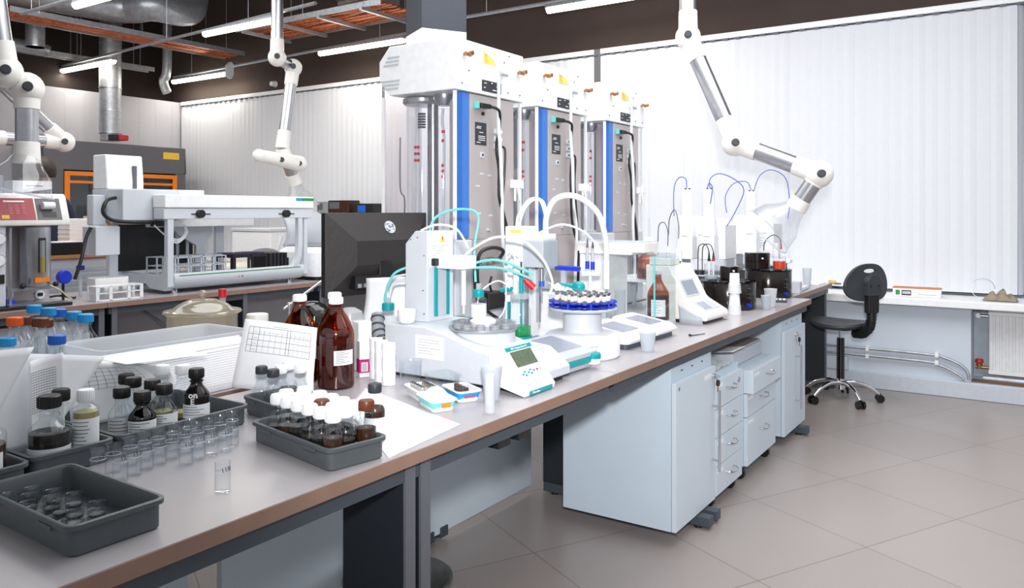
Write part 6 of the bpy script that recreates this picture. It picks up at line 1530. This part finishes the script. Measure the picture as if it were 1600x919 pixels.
# base with rounded front lip (profile in xz, along y)
bp = [(-.28, .02), (.20, .02), (.265, .035), (.30, .07), (.305, .11), (.295, .135), (.27, .135), (.27, .11), (-.28, .11)]
MB().prism(bp, 'y', -.42, .70).build('base_trough', 'device', t, bev=.004)
MB().box((.299, -.38, .117), (.3055, .66, .1225)).build('green_stripe', 'green', t)
m = MB(); m.cyl((.302, .12, .085), (.306, .12, .085), .006, n=12); m.build('red_button', 'red', t)
m = MB(); m.cyl((.302, .09, .085), (.306, .09, .085), .004, n=12); m.build('green_button', 'green', t)
# side end plates: C shape drawn in xz? they sweep round the ends in the yz plane at the front
def endframe(name, s_, y0):
    m = MB(); pts = [Vector((.285, y0, .59)), Vector((.285, y0, .45)), Vector((.285, y0+.0*s_, .30)), Vector((.285, y0-.01*s_, .20)), Vector((.282, y0-.05*s_, .12)), Vector((.27, y0-.12*s_, .07)), Vector((.25, y0-.2*s_, .05))]
    q = []
    w_ = .022
    L_ = []; 
    for i, p in enumerate(pts):
        k = 1+.9*max(0, i-3)/3
        L_.append([(p.x-.02, p.y-w_*k, p.z), (p.x+.02, p.y-w_*k, p.z), (p.x+.02, p.y+w_*k, p.z-(.0)), (p.x-.02, p.y+w_*k, p.z)])
    m.loft(L_); return m.build(name, 'device', t, bev=.004)
endframe('front_post', 1, .66); 
m = MB().prism([(.27, .02), (.305, .05), (.305, .59), (.265, .59), (.262, .22), (.24, .14), (.18, .12), (-.28, .13), (-.28, .03), (-.05, .03), (.0, .06), (.05, .06), (.10, .03)], 'y', -.47, -.425); m.build('end_plate', 'device', t, bev=.004)
m = MB().prism([(.262, .04), (.30, .06), (.30, .56), (.275, .56), (.262, .20), (.24, .13), (-.28, .12), (-.28, .03)], 'y', .70, .735); m.build('end_plate', 'device', t, bev=.004)
MB().box((.18, -.50, .575), (.32, .78, .665)).build('top_beam', 'white', t, bev=.008)
MB().box((.19, -.50, .5), (.309, .78, .574)).build('beam_skirt', 'device', t, bev=.004)
m = MB(); m.box((.3205, .60, .633), (.3215, .66, .655)); m.build('blue_badge', 'sky_cap', t); MB().box((.3205, .6605, .633), (.3215, .78, .655)).build('green_badge', 'green', t)
for y in (-.24, .5):
    m = MB(); m.cyl((.310, y, .535), (.347, y, .535), .028, n=18); m.box((.3095, y-.06, .53), (.315, y+.09, .537)); m.build('hinge_knob', 'black', t, bev=.003)
MB().box((-.15, -.35, .44), (-.05, .50, .53)).build('rear_rail', 'white', t, bev=.004)
m = MB(); m.prism([(.02, .11), (.10, .11), (.10, .30), (.16, .40), (.16, .44), (-.18, .44), (-.12, .38), (.02, .30)], 'x', -.13, -.10); m.box((-.13, .19, .11), (-.10, .26, .44)); m.build('rail_bracket', 'device_grey', t)
# left head
MB().box((-.20, -.70, .49), (.17, -.30, .70)).build('head_box', 'device', t, bev=.008)
MB().box((-.20, -.299, .53), (.17, -.10, .70)).build('head_cover', 'white', t, bev=.006)
m = MB(); m.prism([(-.19, .7005), (-.02, .7005), (-.02, .76), (-.04, .93), (-.19, .93)], 'y', -.70, -.44); m.build('tower', 'white', t, bev=.008)
m = MB(); [m.box((-.0385+.0008*k, -.62, .84-.012*k+.0), (-.030+.0008*k, -.55, .846-.012*k)) for k in range(5)]; m.build('tower_vents', 'device_grey', t)
MB().box((-.026, -.52, .70), (-.012, -.495, .86)).build('tower_slot', 'leg_edge', t)
MB().box((-.10, -.79, .46), (-.02, -.705, .66)).build('side_box', 'device', t, bev=.008)
MB().tube([(.10, -.71, .64), (.16, -.80, .62), (.17, -.83, .55), (.17, -.78, .50), (.18, -.66, .482), (.18, -.50, .478)], .012, n=10).build('black_hose', 'black', t)
m = MB(); m.box((.15, -.50, .45), (.2, -.42, .489)); m.build('hose_joint', 'black', t, bev=.004)
m = MB(); [m.tube([(.2, -.5, .46), (.2, -.43+k*.01, .40-k*.01), (.2, -.33, .36-k*.012), (.18, -.26+k*.01, .40), (.17, -.26, .46)], .005, n=6) for k in range(3)]; m.build('clear_hoses', 'hose_clear', t)
MB().box((-.02, -.86, .27), (.14, -.70, .455)).build('lower_box', 'device', t, bev=.006)
MB().box((-.26, -.52, .135), (-.2, .06, .46)).build('rear_black_panel', 'black', t)
MB().box((-.1, -.66, .0), (-.06, -.60, .46)).build('rear_post', 'device', t)
for k in range(4):
    m = MB(); y = -.20+k*.08; m.cyl((-.12, y, .36), (-.12, y, .41), .018, n=14); m.cyl((-.12, y, .22), (-.12, y, .36), .011, n=12); m.build('syringe', 'frost', t)
def wire_rack(x, y, lx, ly, h):
    m = MB()
    for z in (.0, h*.5, h):
        for xx in (x, x+lx): m.box((xx-.003, y, .112+z), (xx+.003, y+ly, .118+z))
        for yy in (y, y+ly): m.box((x, yy-.003, .112+z), (x+lx, yy+.003, .118+z))
    n = int(ly/.1)
    for i in range(n+1):
        for xx in (x, x+lx): m.box((xx-.003, y+ly*i/n-.005, .112), (xx+.003, y+ly*i/n+.005, .118+h))
    return m.build('wire_rack', 'device_grey', t)
wire_rack(-.05, -.40, .12, .36, .12); wire_rack(.10, -.36, .12, .40, .12); wire_rack(-.05, -.02, .12, .14, .12)
for (y, mm) in ((.20, 'purple'), (.36, 'purple')):
    m = MB(); m.box((-.02, y-.08, .21), (.2, y+.07, .235)); 
    for xx in (-.01, .19):
        for yy in (y-.07, y+.06): m.box((xx-.006, yy-.006, .111), (xx+.006, yy+.006, .21))
    m.build('vial_carrier', 'black', t); 
    v_ = MB(); [v_.cyl((xx, yy, .2355), (xx, yy, .243), .009, n=10) for xx in [.0+.03*i for i in range(7)] for yy in [y-.065+.028*j for j in range(5)]]
    tag(v_.build('vial_caps', mm, t), 'purple vial caps', kind='stuff')
m = MB(); [m.box((-.02+.0*i, .45+.035*i, .111), (.2, .475+.035*i, .23)) for i in range(5)]; m.build('cartridge_block', 'black', t)
MB().box((-.02, .63, .12), (.2, .635, .19)).build('steel_divider', 'steel', t)
for x, y in ((.24, -.38), (.24, .6), (-.2, -.38), (-.2, .6)): MB().cyl((x, y, 0), (x, y, .03), .02, n=14).build('levelling_foot', 'chrome', t)
MB().tube([(.1, -.87, .45), (.1, -.90, .38), (.12, -.94, .25), (.12, -.98, .13)], .011, n=8).build('dangling_cable', 'black', t)

# white rounded device right of the sampler (lid open)
t = thing('centrifuge', 'white rounded bench device with raised lid between the autosampler and the black monitor', 'centrifuge', (-5.02, 4.62, BZ))
m = MB(); m.loft([rr(.50, .54, .06, .03), rr(.52, .56, .08, .10), rr(.50, .54, .08, .22), rr(.42, .46, .08, .26)]); m.build('case', 'white', t)
rrbox(MB(), .46, .5, 0, .03, .04).build('foot_pan', 'black', t)
m = MB().grid(lambda u, v: (-.20+.05*math.sin(v*PI)-.0, -.22+.44*u, .26+.30*v-.06*(2*u-1)**2*v), 14, 8); m.build('raised_lid', 'device', t, solid=.03)
m = MB(); [m.box((.262, .06, .09+k*.02), (.264, .16, .10+k*.02)) for k in range(4)]; m.build('vent_slots', 'device_grey', t)
m = MB().lathe([(0, .262), (.15, .262), (.16, .27), (.12, .275), (0, .265)], n=28); m.build('rotor_bowl', 'hose_grey', t)

# things on the distant window sill behind
for (px0, px1, py0, py1, y, mm, lab, nm) in ((495, 512, 315, 330, 6.66, 'hose_grey', 'grey instrument box on the far sill, left of the dark one', 'instrument_box'), (513, 545, 313, 330, 6.66, 'sludge_brown', 'dark brown box on the far sill above the black monitor', 'storage_box'), (557, 583, 318, 332, 6.66, 'black', 'small black box with blue front on the far sill', 'small_box')):
    a = aty(px0, py1, y); b = aty(px1, py0, y)
    t = thing(nm, lab, 'box', (a.x, y, .716)); w_ = b.x-a.x
    MB().box((0, 0, 0), (w_, .18, b.z-.716)).build('box_case', mm, t, bev=.005)
    MB().box((.02, -.004, b.z-.716-.10), (w_*.55, -.0005, b.z-.716-.02)).build('front_panel', 'blue_cap' if px0 == 557 else 'leg_edge', t)
t = thing('white_cabinet', 'low white cabinet top seen between autosampler and monitor on the far side', 'cabinet', (-6.6, 5.65, 0))
MB().box((-.3, -.5, 0), (.3, .75, 1.15)).build('cabinet_body', 'white', t, bev=.01); MB().box((-.31, -.51, 1.1505), (.31, .76, 1.18)).build('cabinet_top', 'device', t, bev=.004)
# clutter in the gap under the autosampler beam
t = thing('dark_basin', 'dark pointed scoop lying in a white bowl seen through the autosampler frame', 'scoop', (-5.9, 4.75, .0))
MB().box((-.3, -.45, 0), (.25, .5, .88)).build('side_table', 'cream', t, bev=.01); m = MB(); m.ball((0, 0, .95), .12, (.8, 1.4, .55)); m.build('scoop_bowl', 'leg_edge', t); MB().cyl((0, .15, .98), (0, .20, 1.12), .015).build('scoop_handle', 'device', t)
t = thing('coloured_pack', 'small white and blue pack lying beside the scoop behind the autosampler', 'pack', (-5.62+.0, 4.95, .881)); MB().box((-.0, -.12, 0), (.1, .12, .05)).build('pack_body', 'white', t); MB().box((.1005, -.1, .01), (.102, -.02, .045)).build('blue_print', 'sky_cap', t)

# red-fronted instrument --------------------------------------------------
t = thing('fibre_analyser', 'instrument with slanted maroon control panel, small screen and steel heater block', 'analyser', (-5.02, 2.16, BZ))
hz = lambda p: p
MB().box((-.26, -.42, .02), (.22, -.06, .47)).build('left_case', 'device', t, bev=.006)
MB().box((-.26, -.059, .02), (.08, .24, .47)).build('steel_backplate', 'steel_panel', t, bev=.003)
MB().box((-.28, -.44, 0), (.27, .28, .019)).build('base_plate', 'black', t, bev=.002)
MB().box((.081, -.055, .02), (.25, .24, .03)).build('drip_tray', 'steel', t)
m = MB(); m.prism([(-.26, .47), (.24, .47), (.245, .49), (.19, .64), (.17, .655), (-.26, .655)], 'y', -.44, .28); m.build('control_head', 'warm_white', t, bev=.006)
slope_plate('maroon_panel', 'maroon', .245, .492, .191, .638, .08, .92, -.42, .09, par=t)
slope_plate('lcd_screen', 'lcd_blue', .245, .492, .191, .638, .34, .84, -.34, -.11, off=.0026, par=t)
slope_plate('soft_key_row', 'white', .245, .492, .191, .638, .12, .22, -.36, -.10, off=.0026, par=t)
slope_plate('yellow_button', 'yellow', .245, .492, .191, .638, .12, .26, -.09, -.05, off=.0026, par=t)
slope_plate('arrow_logo', 'white', .245, .492, .191, .638, .76, .82, -.07, .04, off=.0026, par=t)
for i in range(4):
    for j in range(3): slope_plate('key', 'key_rose', .245, .492, .191, .638, .3+i*.1, .36+i*.1, -.05+j*.035, -.028+j*.035, off=.0026, par=t)
slope_plate('printer_bay', 'hood_grey', .245, .492, .191, .638, .08, .92, .10, .235, off=.001, par=t)
pr = MB().cyl((.235, .125, .585), (.235, .19, .585), .022, n=18).build('paper_roll', 'white', t)
slope_plate('printer_slot', 'black', .245, .492, .191, .638, .18, .38, .13, .205, off=.0028, par=t)
m = MB().lathe([(0, .12), (.075, .12), (.078, .125), (.078, .46), (0, .46)], .165, .12, 32); m.build('heater_block', 'steel', t)
m = MB().box((.2425, .10, .20), (.247, .14, .40)); m.build('view_slot', 'black', t, bev=.002)
MB().cyl((.244, .12, .20), (.244, .12, .385), .014, n=14).build('test_tube', 'frost', t); MB().cyl((.2445, .12, .20), (.2445, .12, .29), .0145, n=14).build('yellow_fill', 'oil_yellow', t)
MB().box((.235, .08, .145), (.247, .16, .17)).build('hot_label', 'orange', t)
m = MB(); m.cyl((.2, -.03, .02), (.2, -.03, .46), .008); m.box((.15, -.04, .10), (.22, .18, .118)); m.cyl((.2, -.03, .07), (.2, -.03, .13), .018); m.build('lift_rod', 'steel', t)
for y in (.02, .20): MB().ball((.235, y, .128), .016).build('black_knob', 'black', t)
MB().cyl((.08, .18, .06), (.095, .18, .06), .026, n=20).build('switch_ring', 'white', t); MB().box((.0952, .165, .05), (.10, .195, .07)).build('switch', 'black', t, bev=.002)
MB().box((.12, -.05, .0305), (.2, .0, .05)).build('blue_clip', 'cobalt', t, bev=.003)
for z in (.40, .28):
    m = MB().cyl((.221, -.1, z), (.236, -.1, z), .035, n=24); m.build('pressure_gauge', 'chrome', t); MB().cyl((.2365, -.1, z), (.238, -.1, z), .029, n=24).build('gauge_face', 'white', t)
MB().box((.221, -.13, .15), (.226, -.07, .20)).build('counter_window', 'black', t)
MB().tube([(.08, .22, .12), (.12, .28, .08), (.10, .33, .04), (.06, .38, .015)], .005, n=6).build('beige_tube', 'cream', t)
MB().tube([(.0, .28, .03), (.02, .33, .035), (.0, .42, .012), (-.05, .46, .01)], .007, n=8).build('power_cable', 'black', t)
# on top of it
t = thing('carton', 'white printed carton lying on top of the red-fronted instrument', 'carton', (-4.98, 2.30, BZ+.656), math.radians(-6)); MB().box((-.06, -.11, 0), (.08, .10, .075)).build('carton_body', 'white', t, bev=.002)
m = MB(); m.prism([(-.11, .0), (.10, .0), (.10, .03), (-.02, .012)], 'x', .0802, .0808); m.build('grey_print', 'leg_edge', t); m = MB(); m.box((.0802, -.04, .042), (.0808, .05, .05)); m.build('print_line', 'ink_light', t)
t = thing('parts_box', 'clear plastic parts box with blue items on top of the red-fronted instrument', 'parts box', (-4.98, 2.00, BZ+.656)); MB().box((-.1, -.22, 0), (.1, .12, .10)).build('box_shell', 'frost', t, bev=.004)
MB().box((.0, .04, .005), (.085, .09, .05)).build('blue_item', 'cobalt', t, bev=.004); MB().box((.0, -.1, .005), (.085, -.03, .03)).build('blue_item', 'sky_cap', t)
# tube rack and racks in front of the sampler
t = thing('tube_rack', 'white open tube rack at the edge of the distant bench', 'tube rack', (-4.82, 2.74, BZ+.001), math.radians(2))
m = MB(); m.box((-.05, -.15, 0), (.05, .15, .008)); m.box((-.05, -.15, .045), (.05, .15, .05)); m.box((-.05, -.15, .085), (.05, .15, .092))
for x in (-.045, .045):
    for y in (-.145, -.06, .06, .145): m.box((x-.005, y-.01, 0), (x+.005, y+.01, .09))
m.build('rack_frame', 'white', t)
tube_box('beige rack packed with clear tubes behind the white open rack', (-4.96, 2.77, BZ), .10, .22, .13, 5, 10)
t = thing('blue_valve', 'round blue valve knob standing near the white open rack', 'valve', (-4.98, 2.50, BZ)); MB().cyl((0, 0, 0), (0, 0, .12), .008).build('valve_stem', 'black', t); MB().cyl((-.01, 0, .15), (.03, 0, .15), .042, n=20).build('valve_knob', 'cobalt', t, bev=.006)
t = thing('blue_stopcock', 'small blue stopcock behind the tube racks on the distant bench', 'stopcock', (-5.2, 2.72, BZ)); MB().cyl((0, 0, 0), (0, 0, .17), .01).build('knob_stem', 'device', t); MB().cyl((0, 0, .1705), (0, 0, .2), .025, n=16).build('knob_head', 'cobalt', t)
# shelf and things further behind
t = thing('side_cabinet', 'white ribbed low cabinet behind the distant bench, carrying funnel and black box', 'cabinet', (-6.3, 3.40, 0))
m = MB(); m.box((-.3, -.65, 0), (.3, .6, 1.0)); m.build('cabinet_body', 'device', t, bev=.006); m = MB(); [m.box((.3005, -.63, .3+k*.05), (.303, .58, .33+k*.05)) for k in range(13)]; m.build('ribbing', 'device_grey', t)
MB().box((-.32, -.67, 1.0005), (.32, .62, 1.03)).build('wooden_top', 'wood', t, bev=.003)
t = thing('glass_funnel', 'large glass funnel with brown content standing on the white ribbed cabinet', 'funnel', (-6.1, 3.50, 1.031))
MB().lathe([(.02, 0), (.02, .06), (.12, .26), (.125, .40), (.122, .40), (.117, .26), (.017, .065)], n=30).build('funnel_glass', 'glass', t); MB().lathe([(0, .065), (.112, .255), (0, .255)], n=26).build('brown_content', 'cloth_beige', t); MB().lathe([(.05, 0), (.05, .008), (.0205, .012)], n=20).build('funnel_foot', 'device', t)
t = thing('black_box', 'small black open box on the ribbed cabinet, left of the funnel', 'box', (-6.1, 3.05, 1.031)); MB().box((-.1, -.13, 0), (.12, .13, .09)).build('box_body', 'black', t, bev=.004); MB().box((-.08, -.11, .0905), (.1, .11, .095)).build('box_content', 'white', t)
t = thing('paper_stack', 'stack of white papers in a holder behind the funnel', 'paper stack', (-6.5, 3.38, 1.031)); 
m = MB(); [m.box((-.08, -.12+.002*(k % 3), .012*k), (.1, .12+.002*(k % 2), .012*k+.010)) for k in range(22)]; m.build('sheet_pile', 'paper', t)
t = thing('wall_cabinet', 'beige double-door cupboard in front of the fume cupboard', 'cupboard', (-8.2, 4.85, 0))
MB().box((-.35, -.35, 0), (.3, .55, 1.30)).build('cupboard_body', 'cream', t, bev=.006)
for (y0, y1, z0, z1) in ((-.34, .09, .95, 1.28), (.11, .54, .95, 1.28), (-.34, .09, .1, .93), (.11, .54, .1, .93)):
    d = MB().box((.3005, y0, z0), (.315, y1, z1)).build('door', 'beige_card', t, bev=.003); MB().cyl((.315, y0+.08, z0+.1), (.34, y0+.08, z0+.1), .015).build('knob', 'steel', d)
# ---- the person standing behind the instruments
def person():
    px, py = -7.03, 3.36
    t = thing('person', 'dark-haired person in a navy top standing with their back turned behind the red-fronted instrument', 'person', (px, py, 0), math.radians(250))
    V = {'pelvis': (0, 0, .96, .135), 'waist': (0, .01, 1.10, .125), 'chest': (0, .015, 1.30, .150), 'upper': (0, .01, 1.42, .12), 'neck0': (0, .01, 1.50, .058), 'neck1': (0, -.01, 1.57, .055), 'head0': (0, -.03, 1.645, .082), 'head1': (0, -.03, 1.715, .088), 'head2': (0, -.025, 1.765, .06)}
    for s_, n in ((1, 'L'), (-1, 'R')):
        V['sh'+n] = (.17*s_, .01, 1.43, .062); V['el'+n] = (.25*s_, -.03, 1.16, .044); V['wr'+n] = (.23*s_, -.20, 1.0, .03); V['ha'+n] = (.215*s_, -.27, .975, .03)
        V['hip'+n] = (.09*s_, 0, .90, .10); V['kn'+n] = (.10*s_, -.01, .50, .062); V['an'+n] = (.10*s_, .02, .09, .042); V['to'+n] = (.11*s_, -.13, .035, .035)
    E_ = [('pelvis', 'waist'), ('waist', 'chest'), ('chest', 'upper'), ('upper', 'neck0'), ('neck0', 'neck1'), ('neck1', 'head0'), ('head0', 'head1'), ('head1', 'head2')]
    for n in 'LR': E_ += [('upper', 'sh'+n), ('sh'+n, 'el'+n), ('el'+n, 'wr'+n), ('wr'+n, 'ha'+n), ('pelvis', 'hip'+n), ('hip'+n, 'kn'+n), ('kn'+n, 'an'+n), ('an'+n, 'to'+n)]
    # fingers
    for s_, n in ((1, 'L'), (-1, 'R')):
        for k in range(4):
            bx = .215*s_+(-.024+.016*k); V['f%d%s' % (k, n)] = (bx, -.31, .965, .009); V['g%d%s' % (k, n)] = (bx, -.34-.006*(k % 3), .945, .008); E_ += [('ha'+n, 'f%d%s' % (k, n)), ('f%d%s' % (k, n), 'g%d%s' % (k, n))]
        V['th'+n] = (.215*s_-.04*s_, -.285, .965, .010); E_.append(('ha'+n, 'th'+n))
    names = list(V); me = bpy.data.meshes.new('body'); me.from_pydata([V[k][:3] for k in names], [(names.index(a), names.index(b)) for a, b in E_], [])
    o = bpy.data.objects.new('body', me); COL.objects.link(o); o.parent = t
    sk = o.modifiers.new('skin', 'SKIN'); sk.use_smooth_shade = True
    me.skin_vertices.new() if not me.skin_vertices else None
    for i, k in enumerate(names): me.skin_vertices[0].data[i].radius = (V[k][3], V[k][3]*(.8 if k in ('chest', 'waist', 'upper', 'pelvis') else 1)); 
    me.skin_vertices[0].data[0].use_root = True
    ss = o.modifiers.new('sub', 'SUBSURF'); ss.levels = 1; ss.render_levels = 2
    bpy.context.view_layer.update(); dg = bpy.context.evaluated_depsgraph_get(); m2 = bpy.data.meshes.new_from_object(o.evaluated_get(dg))
    o.modifiers.clear(); o.data = m2
    m2.materials.clear(); [m2.materials.append(M[x]) for x in ('navy', 'skin', 'charcoal')]
    for p in m2.polygons:
        c = p.center; p.material_index = 1 if (c.z > 1.52 or c.y < -.215 and c.z > .5) else (2 if c.z < .93 else 0); p.use_smooth = True
    h = MB(); n = 22
    for j in range(13):
        tt = PI*.62*j/12 if j else .001
        h.add([], [])
    rings = []
    for j in range(14):
        tt = .02+PI*.66*j/13
        ring = []
        for i in range(26):
            a = 2*PI*i/26
            x, y, z = .104*math.sin(tt)*math.cos(a), .118*math.sin(tt)*math.sin(a), .118*math.cos(tt)
            if y < -.03: z = max(z, .015+(-y-.03)*.35)
            ring.append((x, y-.018, 1.70+z))
        rings.append(ring)
    h.loft(rings, True, False); h.build('hair', 'hair', t, solid=.01)
    m = MB(); m.ball((0, -.122, 1.68), .016, (.8, 1.2, 1.4), 12); m.build('nose', 'skin', t)
    for s_ in (-1, 1):
        m = MB(); m.ball((.034*s_, -.104, 1.705), .012, (1.2, .6, .8), 12); m.build('eye', 'white', t); m = MB(); m.ball((.098*s_, -.02, 1.69), .022, (.45, .8, 1.3), 12); m.build('ear', 'skin', t)
    m = MB(); m.ball((0, -.112, 1.645), .02, (1.3, .5, .35), 12); m.build('mouth', 'red', t)
    return t
person()

# everything that stands on a worktop rests a hair above it
for o in list(bpy.data.objects):
    if o.parent is None and o.type in ('EMPTY', 'MESH') and 'bench' not in o.name and abs(o.location.z-BZ) < 1e-6: o.location.z += .0006
    elif o.parent is None and o.type == 'EMPTY' and BZ+.002 < o.location.z < BZ+.0095: o.location.z += .0012
